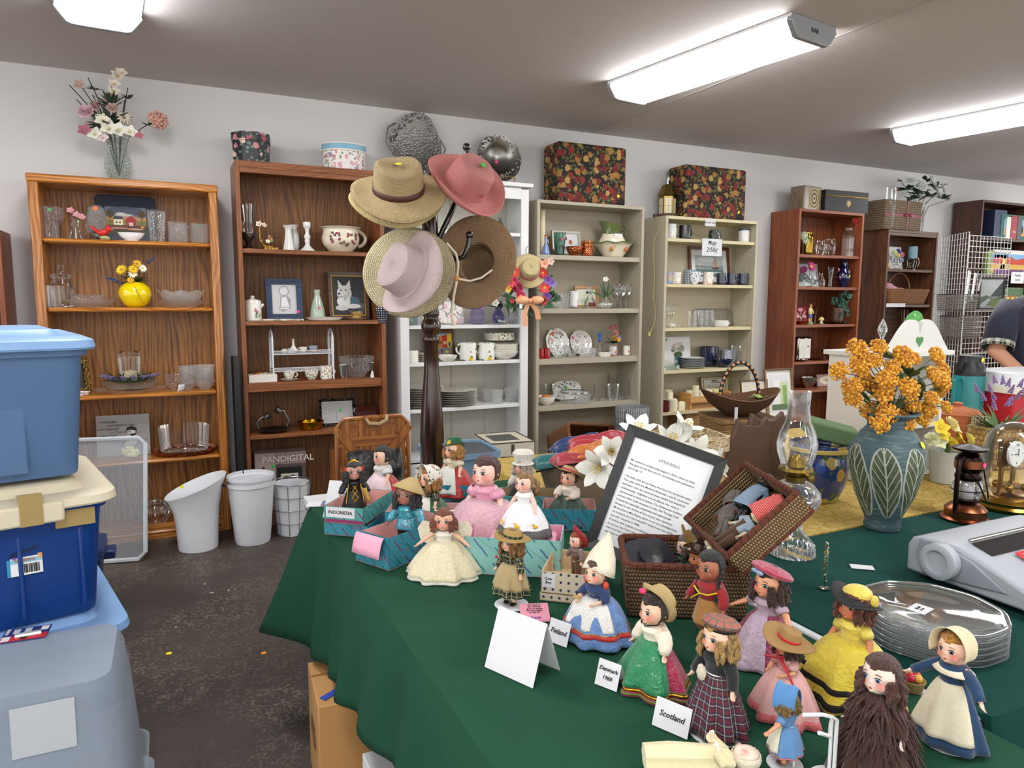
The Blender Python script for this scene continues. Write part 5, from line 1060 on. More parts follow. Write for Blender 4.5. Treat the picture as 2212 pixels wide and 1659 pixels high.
ship=[('b9c4c6',(0,.5,1,1)),('d8dcd8',(.4,.8,.3,-.12)),('8fa0a2',(0,.3,1,.52)),('5f7a78',(0,0,1,.34)),('e0e6e4',(.3,.14,.25,-.04)),('c8d4d2',(.75,.2,.2,-.03)),('9c8c6c',(0,.46,.36,.52)),('e8e4d4',(.14,.52,.17,.66)),('5a4434',[(.58,.44),(.86,.44),(.82,.36),(.62,.36)]),('c8a890',[(.62,.46),(.66,.72),(.72,.86),(.78,.7),(.84,.46)]),('4a3a30',(.715,.44,.725,.92))]
framed((1490,533,1577,615),SC2,1,.24,'brown wooden frame with a tall ship seascape','6a3a26',.024,ship,fm=wood('50281a','7a4630','X'),mat_w=.045,matc='dfe4e4')
mug((1434,587,1453,614),SC2,1,'light blue mug with a pink and yellow flower',floral('8aa4c4',('e0b040','d08a90'),18,.4,'8aa4c4',.3),dy=.12)
mug((1451,588,1471,614),SC2,1,'white mug with red blossoms and a pink rim',floral('e6e2dc',('a84a5a','b86a70'),50,.3,'b0a8a0',.3,cover=.5),dy=.09,ha=pi)
x,z,r,h=it((1476,583,1503,614),SC2,1,.15);mug((1476,583,1503,614),SC2,1,'blue basket weave patterned mug behind the blue floral mug',dots('6a7c90','ccd4dc',70,.35,.3),dy=.15)
mug((1488,587,1513,617),SC2,1,'white footed mug with cobalt blue leaves',floral('eceeee',('2c4a9a','3a5aa8'),45,.34,'2c4a9a',.25,cover=.6),dy=.07,prof='cup')
mug((1518,588,1540,618),SC2,1,'white mug with orange autumn leaves',floral('eceae4',('c8782c','d8a040','a84a28'),45,.36,'c88a4a',.25,cover=.6),dy=.07)
for i,(box,l)in enumerate((((1547,590,1566,617),'navy mug nearest the orange leaf mug'),((1569,590,1588,617),'navy mug in the middle of three'),((1592,591,1615,618),'navy mug farthest right of three'))):mug(box,SC2,1,l,nav,dy=.08,ha=0 if i<2 else pi)
# glass and silver shelf
for box,l,dy in(((1430,660,1446,710),'wine glass against the left panel of the cream bookcase',.2),((1440,658,1458,712),'wine glass second from the left panel of the cream bookcase',.12)):V(box,SC2,2,'wine_glass',l,'glass','goblet',gl,dy=dy)
V((1444,698,1472,711),SC2,2,'dish','low pink tinged glass dish in front of the wine glasses','dish','dish',cut,dy=.06)
for i,(box,l)in enumerate((((1486,672,1503,709),'cut glass tumbler first of four before the silver tray'),((1499,670,1516,707),'cut glass tumbler second of four before the silver tray'),((1513,671,1528,709),'cut glass tumbler third of four before the silver tray'),((1525,670,1541,707),'cut glass tumbler last of four before the silver tray'))):V(box,SC2,2,'tumbler',l,'glass','straight',cut,dy=.1+.05*(i%2))
x,z,r,h=it((1535,667,1612,710),SC2,2,.22,False);t=T('divided_tray','silver divided serving tray standing against the bookcase back','tray',(x,YF+.23,z+.002),rot=(rad(-12),0,0))
MB().prism([(-r,.02),(-r+.02,0),(r-.02,0),(r,.02),(r,h-.02),(r-.02,h),(-r+.02,h),(-r,h-.02)],-.012,0).bd('body',silver,t,bev=.004)
for k in(-.5,.28):MB().prism([(k*r+sx_*r*.32+.012*cos(a),h/2+sz_*h*.32+.012*sin(a))for sx_,sz_,a0 in((-1,-1,pi),(1,-1,1.5*pi),(1,1,0),(-1,1,.5*pi))for a in(a0,a0+pi/4,a0+pi/2)],-.018,-.012,sc=1).bd('well',metal('dcdcda',.12),t,bev=.003)
mug((1542,692,1573,712),SC2,2,'wide white soup mug with a twig motif and blue band',floral('dcdcd4',('3a4a5a',),30,.15,'dcdcd4',.3,cover=.2),dy=.06)
# hydrangea canvas shelf
x,z,r,h=it((1434,728,1494,803),SC2,3,.2,False);t=T('wall_art','white canvas of pale flowers in a teal jar','canvas print',(x,YF+.21,z+.001),rot=(rad(-6),0,0));MB().box((0,.008,h/2),(2*r,.016,h)).bd('stretcher',plain('dcdcdc',.8),t)
pic('print',2*r,h,[('3f7a7c',(.42,.02,.68,.36)),('5f9a98',(.46,.06,.54,.34)),('4a5a3a',(.55,.42,.16,-.1)),('6a7a50',(.38,.56,.08,-.06)),('b8a8ac',(.5,.66,.17,-.12)),('9a9a84',(.66,.6,.12,-.1)),('c8b8b0',(.6,.74,.12,-.08)),('d8ccc8',(.5,.7,.08,-.06)),('9a8a98',(.7,.68,.06,-.05))],t,(0,-.0006,0),bgc='e2e2e2');sticker(t,(-r*.7,-.002,h*.9),col='2a9a4a',r=.01)
V((1427,789,1468,804),SC2,3,'dish','low frosted glass dish under a cut glass bowl','dish','straight',glass('d8e4d8',1,0,60,.35),dy=.09);x,z,r,h=it((1430,780,1464,792),SC2,3,.09);vessel('bowl','cut glass bowl stacked on the low frosted dish','bowl','cup',x,YF+.09,z+.04,r,.035,cutf)
x,z,r,h=it((1466,782,1525,803),SC2,3,.12)
for i in range(6):vessel('dinner_plate','grey rimmed white plate on the cream bookcase, '+('lowest of six','second from bottom','third from bottom','fourth from bottom','fifth from bottom','topmost of six')[i],'plate','plate',x,YF+.13,z+i*.0145,r,.016,plain('dcdfe2',.2,coat=.4),group='stacked grey rimmed plates')
V((1510,749,1544,800),SC2,3,'vase','tall navy blue tapered vase beside the plates','vase',[(.6,0),(.85,.15),(1,.6),(1,1)],nav,dy=.17);V((1533,749,1551,798),SC2,3,'vase','second navy tapered vase just behind the first','vase',[(.7,0),(.9,.15),(1,.6),(1,1)],nav,dy=.23)
V((1540,776,1583,802),SC2,3,'bowl','shiny navy bowl at the front of the shelf','bowl','cup',nav,dy=.08)
x,z,r,h=it((1557,756,1589,797),SC2,3,.2);bw=floral('e4e8ec',('34508a','4a68a0'),70,.36,'34508a',.3,cover=.6)
for i in range(5):vessel('rice_bowl','blue and white patterned bowl behind the navy bowl, '+('lowest','second from bottom','middle','second from top','topmost')[i],'bowl','cup',x,YF+.2,z+i*(h-.06)/4,r,.06,bw,group='stacked blue and white bowls')
V((1590,747,1612,801),SC2,3,'goblet','tall clear footed glass at the right of the blue bowls','glass',[(.7,0),(.66,.02),(.15,.06),(.2,.16),(.75,.26),(.9,.6),(1,1)],gl,dy=.13)
# candles shelf
wax=plain('efe8c8',.45)
def candle(box,S,k,label,dy=.1,m=wax):
    x,z,r,h=it(box,S,k,dy);o=MB().lathe([(0,0),(r*.96,0),(r,.004),(r,h-.004),(r*.9,h),(r*.55,h-.004),(r*.2,h-.008),(0,h-.008)],22,fn=lambda a,q,zz:(q,zz+(.004*sin(2*a)if zz>h*.9 and q>.8*r else 0))).bd('candle',m,None,(x,YF+dy,z));tag(o,label,'candle');MB().tube([(0,0,h-.01),(.001,0,h+.006)],.0012,5).bd('wick',BLACK,o);return o
candle((1425,840,1452,893),SC2,4,'widest pale pillar candle behind the maroon mug',.2);candle((1438,846,1453,892),SC2,4,'narrow pillar candle before the widest pale candle',.14);candle((1443,862,1463,895),SC2,4,'pillar candle with a wavy top right of the maroon mug',.08);candle((1463,868,1480,894),SC2,4,'short pillar candle left of the wooden crate',.07)
mug((1424,866,1446,896),SC2,4,'maroon red mug at the front of the candle shelf',plain('5a1424',.15,coat=.6),dy=.05,ha=pi)
xa=PY(1480,893,YF+.1).x;xb=PY(1563,888,YF+.1).x;z=SC2[4]+.001;hc=.13;w=xb-xa;pine=wood('b9803c','dcab68','X',1,.5,0,4);t=T('wooden_crate','small pine slatted crate filled with candles','crate',((xa+xb)/2,YF+.11,z))
for s in(-1,1):MB().prism([(-.08,0),(.08,0),(.08,hc*1.05),(-.08,hc*1.05)],s*w/2-.007,s*w/2+.007,MRo(pi/2,4,'Z')).bd('end_panel',pine,t,bev=.001)
for s in(-1,1):MB().box((0,s*.083,hc*.62),(w+.01,.008,hc*.42)).bd('slat',pine,t,bev=.001)
MB().box((0,0,.004),(w,.15,.008)).bd('floor_board',pine,t);MB().box((0,-.088,hc*.62),(.05,.001,.022)).bd('label_patch',PAPER,t)
for i,(u,vt,dy,q)in enumerate(((1487,843,.13,.03),(1501,833,.10,.028),(1515,843,.09,.028),(1530,842,.09,.028),(1545,841,.09,.028),(1523,839,.15,.028),(1538,839,.15,.026))):
    zt_=PY(u,vt,YF+dy).z;X=min(max(PY(u,890,YF+dy).x,xa+.04),xb-.04);o=tag(MB().lathe([(0,0),(q,0),(q,zt_-z-.012),(q*.9,zt_-z-.009),(q*.3,zt_-z-.016),(0,zt_-z-.016)],20).bd('candle',wax if i!=4 else plain('eee09a',.45),None,(X,YF+dy,z+.01)),('short candle at the left end of the pine crate','tallest candle standing in the pine crate','candle in the crate front just right of the tallest','candle in the crate front third from left','yellowish candle at the right end of the crate front','candle at the crate rear behind the centre','candle at the crate rear toward the right end')[i],'candle')
t,r,h=framed((1537,813,1597,893),SC2,4,.23,'gold framed certificate with a scrolled printed border','a89050',.008,[('8a8468',(.08,.04,.92,.96)),('e6e6d8',(.11,.06,.89,.94)),('8a8468',(.5,.88,.12,-.03))]+[('8a8c84',(.22,.2+.055*k,.8-.06*(k%3==0),.215+.055*k))for k in range(10)],bgc='e2e2d4',fm=metal('b09a5c',.4));text('THIS IS HOME',.016,INK,t,(0,-.018,h*.79),(pi/2,0,0))
t=T('cardboard_box','open brown cardboard box at the bottom of the cream bookcase','box',((PY(1500,940,YF+.1).x+PY(1555,940,YF+.1).x)/2-.12,YF+.15,SC2[5]+.001));cb=plain('9c7448',.75,var=.08,bump=.2,bs=300)
MB().box((0,0,.002),(.34,.22,.003)).bd('bottom',cb,t)
for s in(-1,1):MB().box((s*.17,0,.24),(.004,.22,.48)).bd('wall_panel',cb,t);MB().box((0,s*.11,.24),(.34,.004,.48)).bd('wall_panel',cb,t)
MB().prism([(0,0),(.15,.04),(.11,-.09),(.0,-.17)],-.002,.002).bd('flap',cb,t,(.16,-.10,.48))
# ================================================================ reddish bookcase
x,z,r,h=TOP((1717,404,1766,455),2.218,.12,False)
t=T('book_box','book shaped wooden box with an inlaid medallion','box',(x,YF+.13,z),rad(8));MB().box((0,0,h/2),(2*r*.92,.14,h)).bd('body',wood('5c4c3c','8a7660','Z'),t,bev=.008);pic('medallion',r*1.1,h*.8,[('6a6248',(.5,.5,.46,-.48)),('b0a074',(.5,.5,.38,-.4)),('4a4434',(.5,.5,.28,-.3)),('b8a87c',(.5,.5,.18,-.2)),('4a4434',(.5,.5,.08,-.09))],t,(r*.12,-.071,h*.1),bgc='a89670')
x,z,r,h=TOP((1767,415,1856,460),2.218,.12,False)
t=T('keepsake_box','black lidded wooden box with a gold star burst inlay','box',(x,YF+.13,z),rad(-2));bk=wood('0c0b0d','1a181c','X',1,.5,.1);MB().box((0,0,h*.36),(2*r,.2,h*.72)).bd('body',bk,t,bev=.003);MB().box((0,0,h*.87),(2*r,.2,h*.24)).bd('lid',bk,t,bev=.003);MB().box((0,0,h*.735),(2*r+.001,.201,.004)).bd('seam_inlay',brassm,t)
mb=MB()
for i in range(8):a=i*pi/4;mb.prism([(0,0),(.02*cos(a-.3),.02*sin(a-.3)),(.034*cos(a),.034*sin(a)),(.02*cos(a+.3),.02*sin(a+.3))],-.0012,0,MTr((.02,-.1,h*.42)))
mb.bd('star_inlay',plain('c8a868',.4),t)
V((1728,502,1756,552),SD,0,'jar','mirrored gold glass jar wrapped in burlap and twine','jar','jar',metal('9a8038',.15),dy=.12)
x,z,r,h=it((1724,503,1742,530),SD,0,.06);t=T('artificial_flowers','white and green hydrangea bunch hanging on the gold jar','flowers',(max(x,5.04),YF+.05,z+.0));bloom('ball',.035,('d0d8b8','e4e4d0','9ab084'),t,(0,0,.16));bloom('ball',.03,('d0d8b8','e4e4d0','9ab084'),t,(.02,0,.12),seed=3);MB().tube([(0,0,.0),(0,.0,.12)],.004,5).bd('stem',plain('4a6a3a'),t)
for box,l,dy in(((1760,519,1783,552),'round clear fishbowl vase left of another',.1),((1780,515,1805,552),'clear fishbowl vase with a straight neck',.16)):V(box,SD,0,'fishbowl',l,'vase','fishbowl',gl,dy=dy)
V((1821,491,1842,553),SD,0,'bottle_vase','tall square clear glass bottle vase','vase',[(1,0),(1,.75),(.55,.88),(.55,1)],gl,dy=.1,sq=True,n=24)
x,z,r,h=it((1821,491,1842,553),SD,0,.1);p=PY(1851,481,YF+.05);t=T('artificial_rose','bright red rose leaning out of the tall square bottle','flower',(x,YF+.1,z+.02));q=Vector((min(p.x,5.72)-x,-.04,p.z-z-.02));MB().tube([(0,0,0),(0,0,h*.85),(q.x*.5,q.y*.5,h*1.0),q],.002,5).bd('stem',plain('3a5a34'),t);bloom('rose',.045,('b01420','d02030'),t,q,(.3,-1,.5))
framed((1722,570,1765,621),SD,1,.2,'grey framed landscape behind the magenta dahlia','9aa0a4',.006,[('b8bcc0',(0,.5,1,1)),('60686c',[(0,.1),(0,.5),(.3,.75),(.6,.45),(1,.3),(1,.1)]),('d0d0cc',(.3,.12,.4,-.08))])
x,z,r,h=it((1737,595,1755,618),SD,1,.1);vessel('vase','small globe vase holding a magenta dahlia','vase','fishbowl',x,YF+.1,z,r*1.4,h,gl);t=T('artificial_flowers','magenta dahlia with a yellow centre','flowers',(x,YF+.1,z+.03));bloom('daisy',.055,('a02a6a','d8a020'),t,(-.01,-.03,.15));bloom('daisy',.04,('8a2458','a02a6a'),t,(-.07,0,.12),(-1,-.4,.2));MB().tube([(0,0,0),(-.01,-.02,.14)],.002,5).bd('stem',plain('3a5a34'),t)
V((1762,590,1782,619),SD,1,'pear_dish','clear pear shaped glass vase','vase','bottle',gl,dy=.1);V((1787,577,1801,602),SD,1,'bud_vase','slender flared clear vase with white hobnail base','vase','flute',gl,dy=.1);x,z,r,h=it((1787,595,1801,619),SD,1,.1)
t=T('artificial_flowers','two pink rosebuds leaning from the slender vase','flowers',(x,YF+.1,z+.02));MB().tube([(0,0,0),(.01,0,.1),(.05,-.03,.13)],.0015,5).tube([(0,0,0),(.02,0,.08),(.06,-.04,.07)],.0015,5).bd('stem',plain('3a5a34'),t);bloom('rose',.02,('d87a88','e8a0a8'),t,(.05,-.03,.14),(.6,-1,.3));bloom('rose',.02,('d87a88','e8a0a8'),t,(.06,-.04,.07),(.6,-1,.3),4)
V((1804,561,1838,620),SD,1,'vase','large navy blue glass vase with flared neck and yellow sticker','vase','vase',plain('0c1238',.08,coat=1),dy=.1,stick=(YEL,.2,.4))
framed((1716,661,1744,702),SD,2,.2,'red tile with a white branch pattern','8a2430',.003,[('e0d0cc',(.48,.1,.52,.9)),('e0d0cc',[(.5,.2),(.1,.7),(.12,.74),(.52,.3)]),('e0d0cc',[(.5,.2),(.9,.7),(.88,.74),(.48,.3)]),('d8a8a4',(.5,.8,.2,-.1)),('d8a8a4',(.2,.4,.12,-.08)),('d8a8a4',(.8,.4,.12,-.08))],bgc='8a2430')
V((1718,694,1747,704),SD,2,'dish','pleated copper coloured dish beneath the red tile','dish','dish',copperm,dy=.07)
x,z,r,h=it((1741,656,1757,704),SD,2,.1)
t=T('boy_figurine','porcelain boy in a yellow shirt and blue shorts','figurine',(x,YF+.1,z));s=h
MB().ell((0,0,.9*s),(.075*s,.07*s,.085*s),10).tube([(.04*s,0,.45*s),(.05*s,0,.25*s),(.05*s,0,.1*s)],[.05*s,.04*s,.03*s],7).tube([(-.04*s,0,.45*s),(-.05*s,0,.25*s),(-.05*s,0,.1*s)],[.05*s,.04*s,.03*s],7).tube([(.09*s,0,.76*s),(.15*s,-.04*s,.62*s),(.1*s,-.1*s,.52*s)],.026*s,6).tube([(-.09*s,0,.76*s),(-.15*s,-.04*s,.64*s),(-.1*s,-.1*s,.58*s)],.026*s,6).tube([(0,0,.8*s),(0,0,.86*s)],.04*s,6).bd('body',plain('dcb090',.3),t)
MB().lathe([(.1*s,.48*s),(.11*s,.6*s),(.1*s,.74*s),(.05*s,.81*s)],14,sy=.7).bd('shirt',plain('d6ce7a',.3),t);MB().lathe([(.11*s,.3*s),(.11*s,.42*s),(.1*s,.5*s)],14,sy=.75).bd('shorts',plain('3a5a8a',.3),t);MB().ell((0,.01*s,.93*s),(.085*s,.08*s,.08*s),10).bd('hair',plain('8a5a34',.5),t);MB().lathe([(0,0),(.16*s,0),(.15*s,.1*s),(0,.12*s)],14).bd('base',plain('7fa070',.4),t)
x,z,r,h=it((1767,684,1780,704),SD,2,.08);t=T('mushroom_figurine','small cream and yellow mushroom figurine','figurine',(x,YF+.08,z));MB().lathe([(0,0),(r*.6,0),(r*.45,h*.3),(r*.5,h*.55),(0,h*.6)],14).bd('stalk',plain('e0dcc0',.3),t);MB().lathe([(r*.9,h*.5),(r,h*.62),(r*.6,h*.9),(0,h)],16).bd('cap',plain('d8c880',.3),t);MB().lathe([(0,0),(r,0),(r*.8,h*.14),(0,h*.16)],12).bd('base',plain('5f8a54',.4),t)
x,z,r,h=it((1755,668,1766,704),SD,2,.16);vessel('vase','slim dark brown glass vase behind the figurines','vase','flute',x,YF+.17,z,r,h*1.1,plain('2a1814',.1,coat=1))
x,z,r,h=it((1778,699,1836,706),SD,2,.12);vessel('saucer','dark plum plate under the ivy pot','plate','plate',x,YF+.12,z,r,.012,plain('3a1c24',.2,coat=.5))
x,z,r,h=it((1790,668,1823,702),SD,2,.12);o=vessel('plant_pot','brown patterned plant pot with green sticker','pot','mug',x,YF+.12,z+.013,r,h,plain('4a3020',.3,bump=.5,bs=80),stick=('4ae85a',.4,.6))
t=T('ivy_plant','trailing artificial ivy in the brown pot','plant',(x,YF+.12,z+h));mb=MB();rd=random.Random(8)
def ivy(mb,c,s,a):
    b=len(mb.v);n=Vector((rd.uniform(-.5,.5),-1,rd.uniform(-.2,.6))).normalized();sx_=n.cross(Vector((0,0,1))).normalized();sy_=sx_.cross(n)
    pts=[]
    for k,q in enumerate((1,.5,.9,.45,.8,.3,.8,.45,.9,.5)):an=a+k*2*pi/10;pts.append(Vector(c)+(sx_*cos(an)+sy_*sin(an))*s*q)
    mb.v+=pts;mb.face(range(b,b+10))
vines=MB()
for k in range(11):
    a=rd.uniform(0,2*pi);dx=cos(a);ln=rd.uniform(.10,.2)if k>3 else.26;e=(dx*ln*(1 if dx<0 else 1.0),-abs(sin(a))*.08,rd.uniform(-.08,.11)if k>3 else(-.12 if k<2 else.1));e=(min(e[0],.14),e[1],e[2])
    pts=[Vector((0,0,0))*(1-q)+Vector(e)*q+Vector((0,0,.08*sin(pi*q)))for q in(0,.25,.5,.75,1)];vines.tube(pts,.0018,5)
    for q in range(16):f=rd.uniform(.1,1);p=Vector(e)*f+Vector((rd.uniform(-.02,.02),rd.uniform(-.03,.01),.08*sin(pi*f)+rd.uniform(-.02,.03)));ivy(mb,p,rd.uniform(.012,.022),rd.uniform(0,6))
vines.bd('stem',plain('4a4a30',.6),t);mb.bd('foliage',plain('2f5c4e',.45,var=.3),t)
x,z,r,h=it((1711,727,1745,783),SD,3,.15,False);t=T('silver_box','upright polished silver caddy with pink sticker','box',(x,YF+.15,z));MB().box((0,0,h/2),(2*r*.9,.1,h)).bd('body',metal('a8a49c',.12),t,bev=.02);sticker(t,(r*.4,-.0515,h*.6),col=PNK,r=.009)
for box,l,dy,hh in(((1711,771,1745,784),'low silver dish before the silver caddy',.06,.02),((1742,772,1786,782),'flat silver platter on the reddish bookcase',.12,.012)):x,z,r,h=it(box,SD,3,dy);vessel('silver_dish',l,'dish','plate',x,YF+dy,z,r,hh,silver)
x,z,r,h=it((1768,756,1822,783),SD,3,.12);t=T('footed_tray','oval silver footed serving dish','dish',(x,YF+.13,z));MB().lathe(vprof('widebowl',r,h*.7),36,MTr((0,0,h*.3)),sy=.6).bd('body',metal('8a8680',.2,.5,60),t)
for a in(.8,2.3,3.9,5.5):MB().tube([(r*.6*cos(a),r*.36*sin(a),h*.36),(r*.66*cos(a),r*.4*sin(a),h*.12),(r*.72*cos(a),r*.42*sin(a),0)],[.008,.005,.007],6).bd('foot',silver,t)
x,z,r,h=it((1722,815,1772,845),SD,4,.12);vessel('bowl','plain silver bowl with turned edge on the low shelf','bowl','widebowl',x,YF+.13,z,r,h,metal('b0aca4',.15),sy=.6)
x,z,r,h=it((1773,808,1819,843),SD,4,.15,False);t=T('plaque','mauve plaque with an oval cream Grandmother verse','plaque',(x,YF+.15,z+.001),rot=(rad(-12),0,0));MB().box((0,0,h/2),(2*r,.012,h)).bd('board',plain('a98c8c',.5),t,bev=.002);pic('verse',2*r*.94,h*.94,[('efe4c4',(.5,.5,.42,-.38))],t,(0,-.0066,h*.03),bgc='b89c9a');text('Grandmother',h*.15,INK,t,(0,-.009,h*.5),(pi/2,0,0),shear=.3);text('is Heaven\nlove always',h*.08,INK,t,(0,-.009,h*.32),(pi/2,0,0),shear=.3)
t=T('iron_scroll','black wrought iron scroll holder at the bottom of the reddish bookcase','ornament',(5.3,YF+.12,SD[5]+.001));mb=MB()
for s in(-1,1):mb.tube([(s*(.02+.05*k/12*cos(k*.5)),0,.3+.05*k/12*sin(k*.5))for k in range(13)],.004,6).tube([(0,0,0),(s*.02,0,.15),(s*.08,0,.25),(s*.14,0,.22)],.004,6)
mb.tube([(0,0,.5),(.02,0,.3),(0,0,0)],.004,6).bd('scrollwork',plain('4a4440',.4,metal=.6),t)
# ================================================================ dark bookcase
x,z,r,h=TOP((1884,436,1967,497),2.093,.13,False);rope=weave('2c2018','8a7458',45,45,1.0)
t=T('woven_box','woven seagrass box tied with a burgundy ribbon','box',(x,YF+.13,z),rad(0));MB().box((0,0,h/2),(2*r*.95,.24,h)).bd('body',rope,t,bev=.012);rb=plain('7a1c30',.5)
MB().box((0,-.1212,h*.5),(2*r*.955,.0015,.022)).box((r*.2,-.1225,h*.5),(.022,.0015,h*.98)).bd('ribbon',rb,t);MB().ell((r*.2-.03,-.128,h*.5),(.03,.008,.014),8).ell((r*.2+.03,-.128,h*.52),(.03,.008,.014),8).bd('bow',rb,t);sticker(t,(r*.45,-.124,h*.5),col=PNK,r=.011)
x,z,r,h=TOP((1912,402,1943,497),2.093,.0);vessel('vase','tall tapered clear glass vase in front of the seagrass box','vase',[(.45,0),(.55,.04),(.8,.3),(1,.65),(.9,1)],x,YF+.0,2.094,r,h,gl,stick=(ORG,.1,.92,.92,.01))if 0 else vessel('vase','tall tapered clear glass vase in front of the seagrass box','vase',[(.45,0),(.55,.04),(.8,.3),(1,.65),(.9,1)],x,YF-.0+.005+r*.5,2.094,r*.8,h,gl,stick=(ORG,.1,.92,.92,.01))
x,z,r,h=TOP((1967,442,1996,498),2.093,.08);vessel('vase','clear cylinder vase holding white silk roses','vase',[(.8,0),(.85,.05),(1,1)],x,YF+.08,z,r,h,gl)
t=T('artificial_flowers','white roses with dark green leaves on the dark bookcase','flowers',(x,YF+.08,z+.03));O_=(x,YF+.08,z+.03);mb=MB();P_=[(1985,402,.085),(2010,393,.075),(2022,416,.07),(1968,392,.06),(2034,408,.05)]
stems(mb,(0,0,0),[rel(u,v,YF+.06,O_)for u,v,_ in P_]+[rel(2050,432,YF+.06,O_),rel(1945,390,YF+.06,O_)],.003);mb.bd('stem',plain('3a5a34',.6),t);mb=MB()
for u,v in((1960,410),(1985,420),(2005,425),(2020,405),(1970,430),(2035,430),(1995,395)):foliage(mb,rel(u,v,YF+.08,O_),11,.11,.055,seed=u)
for u,v in((1945,392),(2048,432),(2040,400)):foliage(mb,rel(u,v,YF+.08,O_),8,.05,.02,seed=u)
mb.bd('foliage',plain('35543a',.55,var=.2),t)
for i,(u,v,q)in enumerate(P_):bloom('rose',q,('dfe0dc','cfd2d0'),t,rel(u,v,YF-.04,O_),((u-1990)/40,-1,.6),i)
framed((1919,533,1946,582),SE,0,.15,'white framed botanical text print','cfcfcf',.004,[('8a8a8a',(.2,.3,.8,.34)),('8a8a8a',(.2,.2,.7,.24)),('6a6a6a',(.15,.4,.25,.6))],bgc='cfcfcf')
V((1927,557,1948,581),SE,0,'vase','squat clear glass vase with pastel flowers','vase','fishbowl',gl,dy=.08);x,z,r,h=it((1927,557,1948,581),SE,0,.08);t=T('artificial_flowers','yellow blue and pink pastel flowers in the squat vase','flowers',(x,YF+.08,z+.04))
for i,(q,c)in enumerate((((-.02,-.01,.09),'c8c87a'),((.0,0,.13),'3a3a8a'),((.04,-.01,.1),'d87a98'),((-.05,0,.12),'d8dc9a'),((.05,0,.05),'8a9ad0'))):bloom('ball',.025,(c,c),t,q,seed=i)
MB().tube([(0,0,0),(0,0,.08)],.004,5).bd('stem',plain('3a5a34'),t)
x,z,r,h=it((1916,560,1925,581),SE,0,.04);tag(MB().ell((0,0,.03),(.03,.03,.03),16).bd('ornament_ball',plain('c8b088',.5),None,(x,YF+.05,z)),'tan ball ornament at the left edge of the dark bookcase','ornament')
x,z,r,h=it((1956,558,1983,582),SE,0,.1);t=T('candle_holder','silver filigree candle holder with tasselled arms','candle holder',(x,YF+.1,z));MB().lathe([(0,0),(r*.7,0),(r*.6,.01),(r*.2,.03),(r*.3,h*.6),(r*.9,h*.85),(r,h),(0,h)],20).bd('stand',metal('8a8884',.2,.6,60),t)
for a in range(6):MB().tube([(r*cos(a),r*sin(a),h),(r*1.15*cos(a),r*1.15*sin(a),h*.6),(r*.9*cos(a),r*.9*sin(a),h*.2)],.003,5).bd('arm',silver,t)
x2,_,r2,h2=it((1960,532,1981,557),SE,0,.1);tag(MB().lathe([(0,0),(r2,0),(r2,h2*.48),(r2*.8,h2*.5),(0,h2*.48)],22).bd('candle',plain('7898a4',.5),None,(x,YF+.1,z+h+.0005)),'blue grey pillar candle on the silver filigree holder','candle')
x,z,r,h=it((1912,626,2008,660),SE,1,.13,False);t=T('chip_basket','light brown woven chip basket with an arched handle','basket',(x,YF+.12,z));wb=weave('4a2a14','94602f',30,50,.6);basket(t,min(r,.31),.11,h,wb,wb,wb,tp=.82,rr=.007);MB().tube([(0+cos(a*pi/12)*.16,.0,h+sin(a*pi/12)*.16)for a in range(13)],.007,6).bd('handle',plain('8a5428',.6),t)
t=T('knit_bundle','pink knitted bundle in a clear bag on the chip basket','bundle',(x-.12,YF+.12,z+h*.55));MB().ell((0,0,.05),(.11,.06,.055),14).ell((.14,0,.05),(.06,.05,.035),12).ell((-.04,0,.09),(.06,.05,.04),12).bd('yarn_bundle',plain('c8909c',.9,bump=1,bs=90),t,bev=0)
x,z,r,h=it((1911,653,1952,661),SE,1,.0,False);tag(MB().box((0,0,.0),(2*r,.002,.035)).bd('label_strip',PAPER,None,(x,YF-.003,SE[1]-.005)),'white label strip on the shelf edge below the chip basket','label')
t=T('paint_brushes','bunch of thin brushes standing in a cup in the dark bookcase','brush',(6.6,YF+.12,SE[2]+.001));MB().lathe(vprof('straight',.04,.12),18).bd('cup',plain('4a4440',.5),t)
for i in range(7):MB().tube([(.01*cos(i),.01*sin(i),.01),(.05*cos(i*.9),.03*sin(i),.32)],[.004,.002],5).bd('brush',plain(('8a7a5a','c8c4bc','8a3040')[i%3],.4),t)
# ================================================================ mahogany bookcase
def book(u0,v0,u1,v1,S,k,col,label,dy=.1,d=.18,cat='book',name='book',pict=None):
    x,z,r,h=it((u0,v0,u1,v1),S,k,dy,False);t=T(name,label,cat,(x,YF+dy,z));MB().box((0,0,h/2),(2*r,d if d<.2 else d,h)).bd('cover',plain(col,.45),t,bev=.002)
    if pict:pic('print',2*r*.9,h*.9,pict,t,(0,-d/2-.0008,h*.05),bgc=col)
    return t,r,h
t,r,h=book(2126,455,2152,518,SF,0,'22304f','tall navy ring binder at the left of the top shelf',.12);t,r,h=book(2153,470,2162,518,SF,0,'d8d6d0','slim white book beside the navy binder',.1)
t,r,h=book(2163,468,2176,518,SF,0,'9a2a34','red book with pale spine lettering',.1);text('101',.04,PAPER,t,(0,-.092,h*.3),(pi/2,0,0));book(2177,469,2186,518,SF,0,'4a5054','slim grey book left of the penguin puzzle',.1)
book(2192,468,2250,521,SF,0,'2f6a64','teal puzzle box with penguins',.05,.05,'puzzle','puzzle_box',[('8ab8c8',(.05,.4,.95,.85)),('c8a060',(.05,.1,.95,.42)),('1a1c20',(.55,.45,.06,-.2)),('1a1c20',(.75,.4,.06,-.2)),('e8e8e4',(.56,.42,.03,-.14)),('1a1c20',(.25,.3,.04,-.12))])
